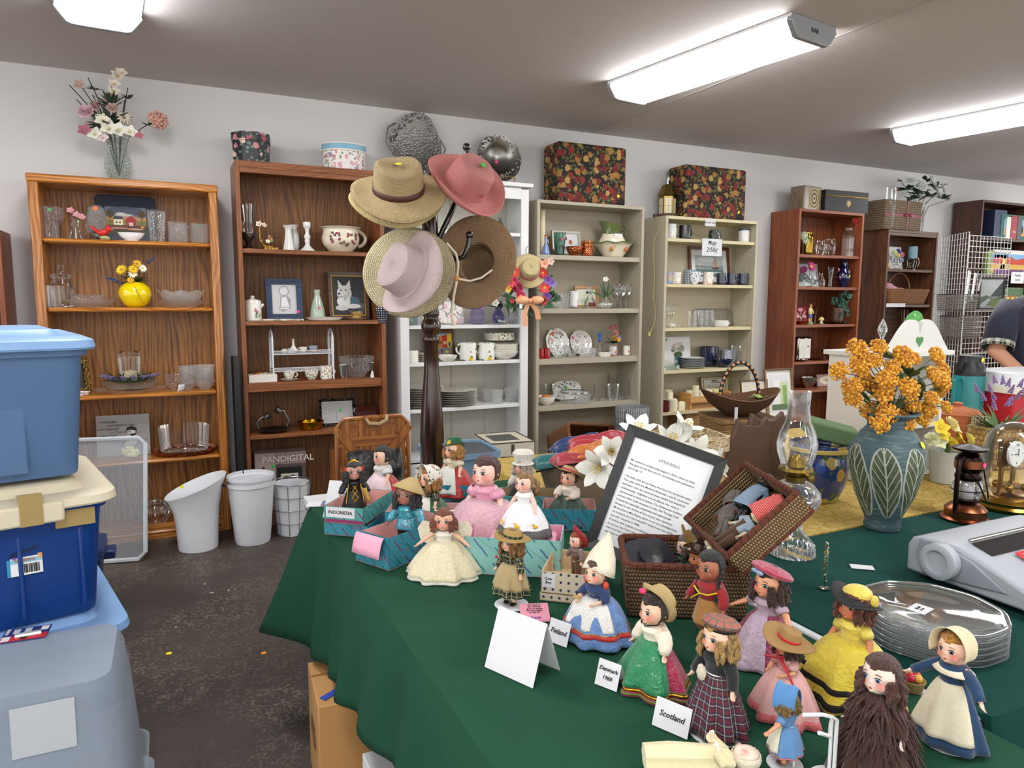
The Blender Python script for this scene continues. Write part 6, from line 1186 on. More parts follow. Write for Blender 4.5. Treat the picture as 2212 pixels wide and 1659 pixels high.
book(2126,543,2175,598,SF,1,'8a9a50','puzzle box with a town and yellow path picture behind the wire grid',.05,.05,'puzzle','puzzle_box',[('5a8ab8',(.1,.6,.9,.9)),('c8a04a',(.1,.1,.5,.5)),('e0d040',[(.5,.1),(.7,.7),(.8,.7),(.75,.1)]),('a84a3a',(.15,.5,.4,.75))])
book(2181,543,2250,598,SF,1,'d8d4cc','white puzzle box with red mountains and purple foreground',.05,.05,'puzzle','puzzle_box',[('7aa8d0',(0,.55,1,.88)),('b8442c',[(0,.4),(0,.65),(.2,.75),(.3,.62),(.5,.78),(.7,.64),(1,.72),(1,.4)]),('c8a050',(0,.18,1,.42)),('6a3a6a',(0,0,1,.2))])
book(2178,622,2250,670,SF,2,'4a6a40','puzzle box covered in bright garden flowers',.05,.05,'puzzle','puzzle_box',[('e8c82c',(.15+.14*(k%6),.2+.3*(k//6),.05,-.09))for k in range(12)]+[('c8445a',(.2+.14*(k%5),.35+.25*(k//5),.03,-.06))for k in range(10)])
sign((2183,588,2213,612),YF-.01,'white paper sign reading Puzzles two dollars',(('Puzzles',0,.2,.3),('$2.00',0,-.2,.28)))
# ================================================================ coat rack and hats
def loft(levels,n=6,cx=0,cy=0,M=None,mb=None,cap=True,pw=None):
    """rounded rectangles (half x, half y, corner radius, z[, dx, dy]) skinned one above another"""
    mb=mb or MB();b=len(mb.v);m=4*n;per=[]
    for lv in levels:
        a,c,r,z=lv[:4];dx,dy=(lv[4],lv[5])if len(lv)>4 else(0,0);r=min(r,a,c)
        for sx_,sy_,a0 in((1,1,0),(-1,1,pi/2),(-1,-1,pi),(1,-1,1.5*pi)):
            for k in range(n):an=a0+k/(n-1)*pi/2;mb.v.append(mb._t(M,(cx+dx+sx_*(a-r)+r*cos(an),cy+dy+sy_*(c-r)+r*sin(an),z)))
    for i in range(len(levels)-1):
        for j in range(m):k=(j+1)%m;u=j/m*2;mb.face((b+i*m+j,b+i*m+k,b+(i+1)*m+k,b+(i+1)*m+j),[(u,levels[i][3]),(u+.05,levels[i][3]),(u+.05,levels[i+1][3]),(u,levels[i+1][3])])
    if cap:mb.face([b+j for j in range(m)][::-1]);mb.face([b+(len(levels)-1)*m+j for j in range(m)])
    return mb
HY=2.95;px_=PY(931,700,HY).x;dw=wood('1e0f0a','3c2015','Z',1,.22,.5,3)
t=T('coat_rack','dark turned wood coat rack with black hooks','coat rack',(px_,HY,0))
prof=[(0,0.12)]
for v,r in((1060,22),(1010,22),(950,26),(900,24),(850,20),(800,16),(742,15),(738,18),(732,19),(727,17),(722,15),(715,19),(706,21),(697,20),(690,16),(686,15),(680,18),(672,17),(665,15),(600,17),(520,18),(450,15),(428,12)):prof.append((r*.00205,PY(931,v,HY).z))
prof+=[(.012,prof[-1][1]+.02),(.01,1.99),(0,2.0)]
MB().lathe(prof,28).bd('pole',dw,t)
for k in range(3):a=k*2.1+.4;MB().tube([(.03*cos(a),.03*sin(a),.35),(.15*cos(a),.15*sin(a),.27),(.28*cos(a),.28*sin(a),.08),(.33*cos(a),.33*sin(a),.014)],[.018,.02,.017,.014],8).bd('leg',dw,t)
hk=plain('0c0c0e',.2,coat=.6)
def hook(pts):
    MB().tube([Vector(p)-Vector((px_,HY,0))for p in pts],.0115,10).ell(Vector(pts[-1])-Vector((px_,HY,0)),.018,10).bd('hook',hk,t)
P3=lambda u,v,y:PY(u,v,y)
hook([P3(935,560,HY),P3(955,540,HY-.06),P3(985,560,HY-.1),P3(1002,555,HY-.12),P3(1012,530,HY-.12),P3(1014,508,HY-.12)])
hook([P3(935,550,HY),P3(955,500,HY-.03),P3(975,458,HY-.04),P3(990,420,HY-.04),P3(1008,335,HY-.02),P3(1008,318,HY-.02)])
hook([P3(930,520,HY),P3(918,480,HY-.03),P3(905,440,HY-.05),P3(880,400,HY-.05)])
hook([P3(930,620,HY),P3(905,600,HY-.05),P3(890,580,HY-.05)])
def hat(label,c,axis,mat,cr=.088,ch=.105,br=.18,wave=.03,dent=0,roll=0,band=None,sx=1.0,edge=0,spin=0,flatk=.75,group=None,name='hat',curl=0,open_=False):
    Z=Vector(axis).normalized();X=Vector((1,0,0));X=(X-Z*X.dot(Z)).normalized();Y=Z.cross(X);R=Matrix((X,Y,Z)).transposed().to_4x4()@MRo(spin,4,'Z')
    t=T(name,label,'hat',c);t.rotation_euler=R.to_euler()
    def fn(a,r,z):
        if r>cr*1.12:
            k=(r-cr*1.12)/(br-cr*1.12);zz=z+wave*cos(2*a)*k*k+curl*k**3-(.012*k);return r*(1+.02*cos(3*a+1)),zz
        if z>ch*.6:
            d=dent*exp(-(cos(a)*r*14)**2*.6)*min(1,(z/ch-.6)*2.5);return r*(1-.0*d),z-d
        return r,z
    prof=[(br,0),(br*.9,0),(br*.78,0),(br*.64,0),(cr*1.14,.002),(cr*1.03,.006),(cr,.02),(cr*.98,ch*.3),(cr*.95,ch*.6),(cr*.9,ch*.85),(cr*.78,ch*.97),(cr*.55,ch),(cr*.3,ch*.99),(.002,ch*.985)]
    o=MB().lathe(prof,64,fn=fn,sx=sx,cap=False).bd('straw_body',mat,t,thick=.003)
    if band:MB().lathe([(cr*1.05,.006),(cr*1.035,.016),(cr*1.02,.03)],48,sx=sx,cap=False).bd('hat_band',band,t,thick=.002)
    return t
st1=weave('87683c','e4cd9c',150,190,.8);st2=weave('b09a5c','e6d69e',130,160,.7);cor=weave('cc7670','f0a09a',300,220,.8);lav=weave('bca2a2','ead4d2',260,260,.7);beige=weave('b0a070','e8dcb8',110,120,.9,alpha=.12);brs=weave('6c5038','bc9a74',120,130,.8);crm=weave('b8a468','e8d8a8',260,220,.6)
camv=Vector((-.32,-.93,-.18)).normalized()
def AX(rx,up,fwd):R_=Vector((.945,-.33,0));return(R_*rx+Vector((0,0,1))*up+Vector((-.32,-.94,0))*fwd).normalized()
c1=PY(861,412,2.80);t=hat('tan woven straw fedora with a brown leather band',c1,AX(.02,.80,.62),st1,.098,.138,.19,.022,.035,band=plain('4a241c',.5));sticker(t,(.0,-.005,.117),(-.2,0,0),col=YEL,r=.013)
hat('cream straw hat tucked behind the tan fedora',PY(858,425,2.93),AX(-.05,.82,.56),st2,.085,.09,.20,.03)
c2=PY(1003,405,2.80);t=hat('coral pink straw hat with an upturned brim',c2,AX(.42,.62,.64),cor,.092,.125,.175,.02,.006,curl=.045,spin=.6,band=None);sticker(t,(.02,-.01,.1265),(0,0,0),col=GRN,r=.012)
MB().box((-.02,-.0935,.045),(.022,.002,.012)).bd('label_patch',plain('b04a4a',.5),t)
t=hat('pale lavender soft woven hat hanging tilted to the left',PY(882,590,2.74),AX(-.74,.38,.56),lav,.10,.11,.172,.03,.03,spin=.5)
hat('open weave pale straw sun hat behind the lavender hat',PY(883,585,2.90),AX(-.15,.22,.95),beige,.085,.08,.195,.02)
t=hat('brown straw sun hat with its hollow side facing the room',PY(1029,566,2.90),AX(.30,-.16,-.92),brs,.088,.10,.205,.0,sx=.86,spin=.2)
MB().lathe([(.092,-.001),(.089,.012),(.086,.02)],40,sx=.86,cap=False).bd('sweat_band',plain('cdbfa8',.8),t)
t=T('cotton_tie','cream cotton tie with a wooden bead hanging from the brown sun hat','cord',PY(990,540,2.76));q=lambda u,v:PY(u,v,2.78)-PY(990,540,2.76)
MB().tube([q(965,525),q(985,548),q(990,570),q(987,602)],.0045,6).tube([q(987,602),q(1015,607),q(1040,600),q(1063,583)],.0045,6).tube([q(987,605),q(980,640),q(976,680),q(981,703)],[.006,.005,.005,.009],6).bd('tie',plain('d8ccb8',.8),t);MB().ell(q(987,602),.012,12).bd('bead',plain('c08c4a',.4),t)
t=T('scarf_end','navy polka dotted fabric tail hanging below the lavender hat','fabric',PY(826,680,2.85));MB().grid(lambda u,v:((u-.5)*.05*(1.2-v*.6),.006*sin(u*9),.03-v*.065),6,4,None,.05,.06).bd('tail',dots('16182a','c8c8d0',120,.25),t,thick=.002)
# flowered hat hanging on the cabinet
hc=PY(1143,585,4.50);t=hat('small cream straw hat wreath trimmed with silk flowers and an apricot bow',hc,AX(.0,.25,.95),crm,.07,.09,.125,.0,name='decorative_hat',band=plain('d4607c',.5))
Ri=t.matrix_basis.inverted()if False else Matrix.LocRotScale(hc,t.rotation_euler,None).inverted()
W_=lambda u,v,y:Ri@PY(u,v,y)
mb=MB()
for i,(u,v)in enumerate(((1105,640),(1095,655),(1115,660),(1180,600),(1185,630),(1190,650),(1140,665),(1110,620),(1176,660))):foliage(mb,W_(u,v,4.5),7,.07,.025,seed=i)
mb.bd('foliage',plain('2f5a34',.6,var=.2),t)
for i,(u,v,c,k,rr)in enumerate(((1110,588,'d8483c','daisy',.045),(1110,608,'b03060','bell',.04),(1118,622,'c02858','rose',.04),(1125,640,'c83060','daisy',.04),(1103,612,'d85048','bell',.035),(1176,570,'e8a890','bell',.035),(1172,590,'c83430','daisy',.04),(1183,605,'8050a0','bell',.04),(1192,612,'8a7ac0','bell',.035),(1176,622,'d84840','daisy',.045),(1181,640,'7040a0','bell',.035),(1189,565,'e8c0b0','bell',.03),(1173,650,'c86048','rose',.035),(1098,625,'e0b030','bell',.025),(1106,650,'b83040','bell',.02))):bloom(k,rr,(c,'d8a040' if k=='daisy' else c),t,W_(u,v,4.46),(0,-.2,1),i)
apr=plain('e0a47c',.4);mb=MB()
for(u,v,du)in((1128,648,-1),(1160,648,1)):mb.ell(W_(u,v,4.43),(.05,.03,.02),12)
mb.ell(W_(1144,650,4.42),.018,10)
for pts in(((1140,655),(1133,680),(1134,705)),((1148,655),(1160,672),(1163,690))):
    b_=len(mb.v);P_=[W_(u,v,4.44)for u,v in pts]
    for p in P_:mb.v+=[p-Vector((.018,0,0)),p+Vector((.018,0,.003))]
    for i in range(2):mb.face((b_+2*i,b_+2*i+1,b_+2*i+3,b_+2*i+2))
mb.bd('bow',apr,t);MB().box(W_(1125,662,4.42),(.02,.03,.002)).bd('price_tag',PAPER,t);MB().tube([W_(1137,548,4.52),W_(1136,538,4.55),W_(1140,532,4.58)],.0025,6).bd('hanger',silver,t)
# ================================================================ picnic basket behind the table
t=T('side_table','low plain table hidden behind the green table, under the split wood basket','table',(.72,2.78,0));MB().box((0,0,.60),(.5,.36,.025)).bd('tabletop',wht,t)
for sx_ in(-1,1):
    for sy_ in(-1,1):MB().tube([(sx_*.22,sy_*.15,0),(sx_*.22,sy_*.15,.59)],.014,8).bd('leg',wht,t)
sw=wood('6e3c18','a5692e','Z',1,.4,.2,3);swx=wood('6e3c18','a5692e','X',1,.4,.2,3)
a=PY(729,905,2.72);b=PY(884,897,2.72);hB=b.z-.615
t=T('picnic_basket','split wood basket with a rope handle and black cloth, behind the dolls','basket',((a.x+b.x)/2,2.74,.6135));w=(b.x-a.x)/2
MB().tube([(-w,0,0),(-w,0,hB-.03),(-w+.03,0,hB),(w-.03,0,hB),(w,0,hB-.03),(w,0,0)],.009,8).bd('frame',sw,t)
for i in range(7):MB().box((-w+.03+i*(2*w-.06)/6,.004*(i%2),hB/2),(.036,.003,hB-.01)).bd('slat',sw,t)
for i in range(6):MB().box((0,-.003+.006*(i%2),.03+i*hB/6.2),(2*w-.01,.003,.036)).bd('slat',swx,t)
for s in(-1,1):MB().box((0,0,0),(.03,.003,.24),MTr((s*.07,-.009,hB*.62))@MRo(s*.7,4,'Y')).bd('cross_slat',sw,t)
MB().tube([(-.03,-.01,hB-.002),(-.02,-.02,hB-.02),(.02,-.022,hB-.024),(.05,-.02,hB-.01),(.055,0,hB+.004)],.007,8).bd('rope_handle',plain('a58f6c',.9,bump=1,bs=150),t)
MB().box((0,.14,.1),(2*w,.003,.2)).box((0,.07,.004),(2*w,.14,.006)).bd('rear_panel',sw,t)
MB().grid(lambda u,v:((u-.5)*1.5*w,-.015-.04*sin(v*pi)*(.6+.4*sin(u*9)),hB*(.62-.5*v)+.01*sin(u*7)),24,10).bd('cloth',satin('101012',.3),t,thick=.002)
# ================================================================ storage totes
def tub(name,label,cx,cy,ax,ay,z0,z1,mat,lid=None,lidh=.05,rz=0,tp=.88,over=.03,clip=None,ribs=0,group=None):
    t=T(name,label,'storage tote',(cx,cy,z0),rz,group);h=z1-z0-(lidh if lid else 0)
    L=[(ax*tp*.98,ay*tp*.98,.04,0),(ax*tp,ay*tp,.05,.012)]+[(ax*(tp+(1-tp)*k/6),ay*(tp+(1-tp)*k/6),.055,.012+(h-.02)*k/6)for k in range(1,7)]+[(ax+.012,ay+.012,.06,h-.03),(ax+.014,ay+.014,.06,h)]
    I=[(q[0]-.006,q[1]-.006,q[2],max(q[3],.006))for q in L[::-1]]
    loft(L+I,6,cap=True).bd('body',mat,t)
    for i in range(ribs):
        for s in(-1,):x_=-ax*.7+i*ax*1.4/(ribs-1);MB().box((x_,s*(ay*.955+.0),h*.42),(.012,.012,h*.7),MRo(s*0,4,'X')).bd('rib',mat,t,bev=.004)
    if lid:
        a,b=ax+over,ay+over
        o=loft([(a,b,.07,h-.012),(a+.004,b+.004,.07,h-.006),(a,b,.07,h+.015),(a-.03,b-.03,.06,h+.028),(a-.05,b-.05,.05,h+.022),(a-.075,b-.075,.05,h+.020),(a-.09,b-.09,.05,h+lidh-.008),(a-.1,b-.1,.04,h+lidh-.004)],6).bd('lid',lid,t)
        for s in(-1,1):
            if clip:MB().box((s*a*0-.02,-b-.002,h-.015),(.26,.02,.06)).bd('clip',clip,t,bev=.008);break
    return t
blu=plain('4c6a92',.45,bump=.15,bs=400);blul=plain('86aede',.4,bump=.15,bs=400);navy=plain('0c3a80',.35,bump=.1,bs=400);ivory=plain('d9cfb4',.45,bump=.15,bs=300)
sky=plain('6a97d4',.4,bump=.1,bs=400)
tub('storage_tote','light blue lidded tote on the floor under the dark blue tote',-.455,2.64,.215,.30,.001,.475,sky,blul,rz=rad(13))
t=tub('storage_tote','dark blue tote with a cream lid sealed with brown tape',-.475,2.645,.215,.30,.4765,.885,navy,ivory,clip=ivory,ribs=3,over=.035,rz=rad(13))
tape=plain('a8905a',.25,coat=.5)
MB().box((.03,-.348,.36),(.055,.004,.09)).box((.03,-.23,.384),(.055,.23,.003)).bd('packing_tape',tape,t)
MB().box((.15,-.306,.31),(.10,.003,.05),MRo(-.04,4,'Z')).bd('packing_tape',tape,t);MB().box((.02,.05,.411),(.34,.05,.002),MRo(.06,4,'Z')).bd('packing_tape',tape,t)
o=pic('product_label',.085,.105,[('2f8fb8',(0,0,.1,1)),('c8283c',(.12,.76,.85,.94)),('e8e8e6',(.1,.0,1,.72)),('7a5ab0',[(.15,.44),(.9,.62),(.95,.78),(.2,.7)]),('8cc4dc',(.1,.34,1,.46)),('e0a060',(.88,.4,1,.8))]+[('1c1c20',(.42+.045*i,.06,.44+.045*i+.01*(i%3),.3))for i in range(11)],t,(.01,-.288,.16),(rad(-4),0,0),bgc='d8e4e8')
text('Rubbermaid',.013,PAPER,o,(-.002,-.006,.089));text('Roughtote',.012,plain('c05a20',.5),o,(0,-.006,.045));text('AFGHAN',.018,INK,o,(0,-.0068,.068),(pi/2,-.25,0))
tub('storage_tote','large medium blue tote with a pale blue lid, topmost of the stack',-.50,2.67,.215,.29,.8955,1.335,blu,blul,tp=.88,over=.03,rz=rad(13))
o=MB().box((-.06,-.268,.18),(.24,.012,.32)).bd('moulded_panel',blu,bpy.data.objects['storage_tote.002'],bev=.01)
clr=frosted('b0bac6',.42);
t=T('clear_tote','cloudy clear plastic tote upside down on the floor in the foreground','storage tote',(-.50,2.09,.001));
loft([(.40,.235,.05,0),(.40,.235,.05,.03),(.375,.215,.05,.035),(.345,.185,.06,.46),(.33,.17,.05,.495),(.3,.14,.04,.5)],6).bd('body',clr,t)
loft([(.385,.222,.05,.12),(.392,.228,.05,.125),(.37,.205,.05,.15),(.352,.19,.06,.42)],6,cap=False).bd('inner_tote',frosted('bcc4cc',.25),t);MB().box((.19,-.188,.40),(.13,.002,.12)).bd('label_patch',plain('b6bcc1',.7),t,(0,-.032,.0),(rad(-4),0,0))
p=PZ(56,1370,.5025);t=T('battery_pack','blue and red blister card lying on the clear tote','packaging',(p.x,p.y,.5025),rad(-4));MB().box((0,0,.001),(.11,.085,.0015)).bd('card',plain('23307a',.4),t)
pic('print',.108,.083,[('c82838',(0,0,1,.42)),('e8e8ea',(.02,.05,.2,.4)),('d8dce0',(.62,.3,.8,.42)),('e8e8ea',(.8,.6,.97,.92)),('c8ccd8',(.2,.55,.35,.9)),('c8ccd8',(.45,.55,.6,.9)),('18181c',(.5,.2,.08,-.16))],t,(0,-.0415,.002),(-pi/2,0,0),bgc='23307a');MB().tube([(-.02,-.02,.006),(.04,-.015,.006)],.008,8).bd('battery',plain('d8d8d8',.3,metal=.6),t);text('HI-RISE',.012,PAPER,t,(-.045,.02,.0045),(0,0,pi/2))
a=PY(262,968,4.3);t=T('plastic_lid','cloudy clear plastic tote lid leaning against the oak bookcase','lid',(-.40,4.30,.003),rot=(rad(-12),0,rad(-12)))
cl2=frosted('c8ccd0',.2);MB().prism([(-.24+.04,0),(.2,0),(.24,.04),(.24,.64),(.2,.68),(-.2,.68),(-.24,.64),(-.24,.04)],-.004,0).bd('panel',cl2,t);MB().tube([(-.2,-.01,.01),(.2,-.01,.01),(.235,-.01,.045),(.235,-.01,.635),(.2,-.01,.67),(-.2,-.01,.67),(-.235,-.01,.635),(-.235,-.01,.045)],.012,6,closed=True).bd('rim',frosted('d8dcde',.6),t)
t=T('cooler_bag','small navy plastic bin with side handle between totes and clear lid','bin',(-.52,3.7,.001));loft([(.17,.13,.04,0),(.2,.15,.05,.26),(.21,.16,.05,.262),(.21,.16,.05,.30),(.19,.14,.05,.31)]).bd('body',plain('1c2c5c',.4),t);MB().box((.225,0,.25),(.05,.1,.04)).bd('handle',plain('1c2c5c',.4),t,bev=.008)
# ================================================================ waste bins
wb_=plain('dadce0',.35,bump=.05)
def bin_(name,label,x,y,r,h,levels,fn=None,sx=1):
    t=T(name,label,'waste bin',(x,y,.001));out=[(0,.002)]+levels;MB().lathe(out+[(q[0]-.004,max(q[1],.008))for q in levels[::-1]]+[(0,.008)],56,fn=fn,sx=sx,cap=False).bd('body',wb_,t);return t
x=(PY(385,1170,4.35).x+PY(472,1150,4.35).x)/2
t=bin_('waste_bin','white oval waste bin with a high slanted rim and hand hole',x-.002,4.36,.1,.4,[(.105,0),(.108,.02),(.112,.12),(.122,.24),(.145,.34),(.165,.385)],fn=lambda a,r,z:(r*(1),z*(1+(.16*cos(a))*max(0,z/.385)**2)-.02*(z/.385)),sx=1.0)
MB().ell((.148,-.05,.36),(.01,.035,.012),10,rot=Euler((0,0,.3))).bd('hand_hole',plain('3a2c28',.6),t);sticker(t,(-.07,.136,.33),(pi/2,0,.4),col=YEL,r=.012)
x=(PY(492,1030,4.33).x+PY(590,1030,4.33).x)/2
for i,(dz,l)in enumerate(((0,'white round waste bin with side hand holes beside the slanted bin'),(.03,'white round waste bin nested inside the outer round bin'))):t=bin_('waste_bin',l,x,4.34,.13,.37,[(.095-.002*i,0),(.1-.002*i,.015),(.129-.006*i,.34),(.136-.004*i,.345),(.136-.004*i,.365)]);t.location.z=.001+dz*1.2
x=PY(629,1100,4.42).x;t=T('wire_basket','wire waste basket with a white liner in front of the walnut bookcase','waste bin',(x,4.40,.001));MB().lathe([(0,.004),(.085,.004),(.112,.31),(.112,.312)],36,cap=False).bd('liner',plain('d0d2d6',.4),t);mb=MB()
for zz in(.003,.08,.16,.24,.32):q=.09+.028*zz/.32;mb.tube([(q*cos(a),q*sin(a),zz)for a in[2*pi*k/32 for k in range(32)]],.0025 if zz<.3 else.004,6,closed=True)
for k in range(10):a=k*pi/5;mb.tube([(.09*cos(a),.09*sin(a),.003),(.118*cos(a),.118*sin(a),.32)],.002,5)
mb.bd('wire',metal('b8b8b8',.3),t)
# ================================================================ boxes under the table
kr=plain('b98a52',.8,var=.06,bump=.2,bs=300)
t=T('cardboard_box','brown taped cardboard box under the green table','box',(.535,1.98,.001),rad(-4));MB().box((0,0,.16),(.42,.26,.32)).bd('carton',kr,t,bev=.003)
MB().box((0,.04,.322),(.42,.005,.003)).bd('flap_seam',plain('8a6234',.8),t);MB().prism([(-.21,-.0),(-.195,-.0),(-.15,.1),(-.165,.12)],.3215,.3225,MRo(0,4,'X'));MB().box((-.14,.03,.3225),(.15,.022,.0015),MRo(.0,4,'Z')).bd('blue_tape',plain('2a4aa8',.5),t,(0,0,0),(0,0,.6))
text('ABBOTT',.045,BLACK,t,(.04,-.1315,.06));MB().box((.03,-.1312,.15),(.16,.001,.018)).bd('print_bar',BLACK,t);frame_mb(.17,.09,.014,.001).bd('print_frame',BLACK,t,(.04,-.1305,.015));text('FRAGILE',.022,BLACK,t,(.07,-.1315,.28));text('Mugs',.06,INK,t,(.03,-.02,.3225),(0,0,.1),shear=.3)
text('KEEP DRY\nTHIS SIDE UP\nHANDLE WITH\nCARE',.02,plain('5a4028',.8),t,(-.2115,0,.17),(pi/2,0,-pi/2))
t=T('cardboard_box','plain white box under the table nearest the camera','box',(.56,1.44,.001));MB().box((0,0,.17),(.38,.30,.34)).bd('carton',plain('c9cacc',.7),t,bev=.003)
# ================================================================ tables and cloths
def cloth(name,label,x0,x1,y0,y1,z,mat,drop,folds=1.0,sides='WENS',flare=None,seed=0,out=.03):
    """a cloth lying on a table, hanging with folds over its edges"""
    mb=MB();per=[];r=.03;rd=random.Random(seed)
    def seg(a,b,n,nx,ny,tag_):
        for i in range(n):k=i/n;per.append((a[0]+(b[0]-a[0])*k,a[1]+(b[1]-a[1])*k,nx,ny,tag_))
    def arc(cx,cy,a0):
        for i in range(6):a=a0+i/6*pi/2;per.append((cx+r*cos(a),cy+r*sin(a),cos(a),sin(a),'C'))
    nx_,ny_=int((x1-x0)/.03),int((y1-y0)/.03)
    seg((x0+r,y0),(x1-r,y0),nx_,0,-1,'S');arc(x1-r,y0+r,-pi/2);seg((x1,y0+r),(x1,y1-r),ny_,1,0,'E');arc(x1-r,y1-r,0);seg((x1-r,y1),(x0+r,y1),nx_,0,1,'N');arc(x0+r,y1-r,pi/2);seg((x0,y1-r),(x0,y0+r),ny_,-1,0,'W');arc(x0+r,y0+r,pi)
    n=len(per);K=12;s=0;last=per[0]
    for j,(x,y,nx,ny,tg)in enumerate(per):
        s+=math.hypot(x-last[0],y-last[1])+(.004 if tg=='C' else 0);last=(x,y);D=drop(x,y,tg)
        for k in range(K+1):
            q=k/K
            w=(.5*sin(s*21+seed)+.35*sin(s*37+1.3)+.25*sin(s*9))*.022*folds*q
            w2=.010*folds*q*sin(s*29+q*3)
            o=.006+.012*min(1,q*5)+out*q+w+w2 if D>.03 else 0.004*q
            fx=fy=0
            if flare:fx,fy=flare(x,y,q)
            mb.v.append(Vector((x+nx*o+fx,y+ny*o+fy,z-.012*(1-cos(min(1,q*6)*pi/2))-D*q)))
    for j in range(n):
        j2=(j+1)%n
        for k in range(K):mb.face((j*(K+1)+k,j*(K+1)+k+1,j2*(K+1)+k+1,j2*(K+1)+k),[(j*.03,k*.03)]*4)
    gx,gy=nx_//2,ny_//2
    mb.face([j*(K+1)for j in range(n)],[(per[j][0],per[j][1])for j in range(n)])
    o=mb.bd(name,mat,None,thick=.0015);return tag(o,label,'tablecloth')
def felt(col,name):
    g=G(name);o=g.co('Object');n1=g.noise(o,3,4,.6,.4);n2=g.noise(o,600,1);n3=g.noise(o,25,3)
    b=C(col);c=g.mix(n1,tuple(x*.82 for x in b[:3]),tuple(x*1.12 for x in b[:3]))
    c=g.mix(g.math('MULTIPLY',g.math('GREATER_THAN',g.noise(o,260,0),.84),.15),c,'b8c8b8')
    return g.fin(c,.9,0,g.bump(g.math('ADD',g.math('MULTIPLY',n3,.8),g.math('MULTIPLY',n2,.2)),.25,.006),Specular_IOR_Level=.2)
def table(label,x0,x1,y0,y1,top=.735,legs=True,col='d8dadc'):
    t=T('folding_table',label,'table',((x0+x1)/2,(y0+y1)/2,0));w,d=(x1-x0)/2,(y1-y0)/2
    MB().box((0,0,top-.02),(2*w-.012,2*d-.012,.04)).bd('tabletop',plain(col,.5),t,bev=.008)
    for sx_ in(-1,1):
        for sy_ in(-1,1):MB().tube([(sx_*(w-.06),sy_*(d-.24),0),(sx_*(w-.06),sy_*(d-.24),top-.04)],.0165,10).bd('leg',plain('1a1a1c',.4),t)
    return t
T1=(.405,1.150,.30,2.40)
table('folding table with black legs under the dark green cloth of dolls',*T1)
def d1(x,y,tg):
    if tg=='W' or x<T1[0]+.1:return.43-.20*min(1,max(0,(2.4-y)/1.25))
    if y>2.3:return.40
    return.0 if(x>1.05 and tg!='S')else.3
def fl1(x,y,q):
    d=math.hypot(x-T1[0],y-T1[3]);k=exp(-(d/.14)**2)*q;return(-.11*k,.07*k)
cloth('tablecloth','dark green cloth over the doll table hanging at its left side',T1[0],T1[1],T1[2],T1[3],.7385,felt('1b4833','green_felt_cloth'),d1,.9,flare=fl1,seed=1)
T2=(1.185,3.3,.655,1.435)
table('white folding table under the teal green cloth',1.160,3.3,.66,1.43)
cloth('tablecloth','teal green cloth on the table with the typewriter',T2[0],T2[1],T2[2],T2[3],.7385,felt('0d3f38','teal_felt_cloth'),lambda x,y,tg:.5 if(y<.7 and x>1.2)else.0 if tg!='E' else.4,.6,seed=4)
T3=(1.17,4.25,1.445,2.75)
table('long table under the yellow mottled cloth',T3[0],T3[1],T3[2]+.005,T3[3])
def ycloth():
    g=G('yellow_mottled_cloth');o=g.co('Object');n1=g.noise(o,45,4,.7,1.5)
    return g.fin(g.ramp(n1,[(.35,'a07c22'),(.5,'b99a44'),(.65,'d0ba74')]),.75,0,g.bump(n1,.2,.004))
cloth('tablecloth','yellow mottled cloth on the long table behind',T3[0],T3[1],T3[2],T3[3],.7385,ycloth(),lambda x,y,tg:.0 if y<1.5 else.35,.6,seed=6)
ZT=.7405
def at(u,v,z=ZT):p=PZ(u,v,z);return p.x,p.y
def tall(u,v0,v1,z=ZT):
    b=PZ(u,v1,z);d=ray(u,v0);k=math.hypot(b.x,b.y)/math.hypot(d.x,d.y);return EYE.z+d.z*k-z
def wid(u0,u1,v,z=ZT):a,b=PZ(u0,v,z),PZ(u1,v,z);return(b-a).length
def face(x,y,off=0):return-atan2(x,y)+off
# ---------------- doll boxes
def script_box(c,a,b,sc=1):
    g=G('printed_box_'+c);o=g.co('UV',1,(0,0,.9));sp=g.n('SeparateXYZ',Vector=o)
    nz=g.noise(g.co('UV'),60,2)
    u=g.math('MULTIPLY',sp.outputs[0],42*sc);v=g.math('MULTIPLY',sp.outputs[1],42*sc)
    row=g.math('FLOOR',v);uu=g.math('ADD',g.math('MULTIPLY',u,.38),g.math('MULTIPLY',row,.37))
    ln=g.math('LESS_THAN',g.math('ABSOLUTE',g.math('SUBTRACT',g.math('FRACT',g.math('ADD',v,g.math('MULTIPLY',nz,.25))),.62)),.07)
    dash=g.math('MULTIPLY',ln,g.math('LESS_THAN',g.math('FRACT',uu),.72))
    par=g.math('MODULO',g.math('ABSOLUTE',row),2)
    o2=g.co('UV',1,(0,0,-.9));s2=g.n('SeparateXYZ',Vector=o2);l2=g.math('MULTIPLY',g.math('LESS_THAN',g.math('ABSOLUTE',g.math('SUBTRACT',g.math('FRACT',g.math('MULTIPLY',s2.outputs[0],20*sc)),.5)),.03),.5)
    vo=g.n('TexVoronoi',Vector=g.co('UV'),Scale=30*sc);dt=g.math('LESS_THAN',vo.outputs['Distance'],.10)
    col=g.mix(l2,c,tuple(x*.6 for x in C(c)[:3]));col=g.mix(dash,col,a);col=g.mix(g.math('MULTIPLY',dash,par),col,b);col=g.mix(dt,col,'b03048')
    return g.fin(col,.5)
teal1=script_box('2f7f92','6a2c58','1c5a50');teal2=script_box('4d9a94','6a2c58','2a6a50');aqua=script_box('86bcb4','4a6a90','3a7a8a',.8);pinkin=plain('dba39c',.7);pinkp=plain('e8a4bc',.7);kraft=plain('a58a64',.75);starm=dots('cdbfa4','2c3c60',55,.18)
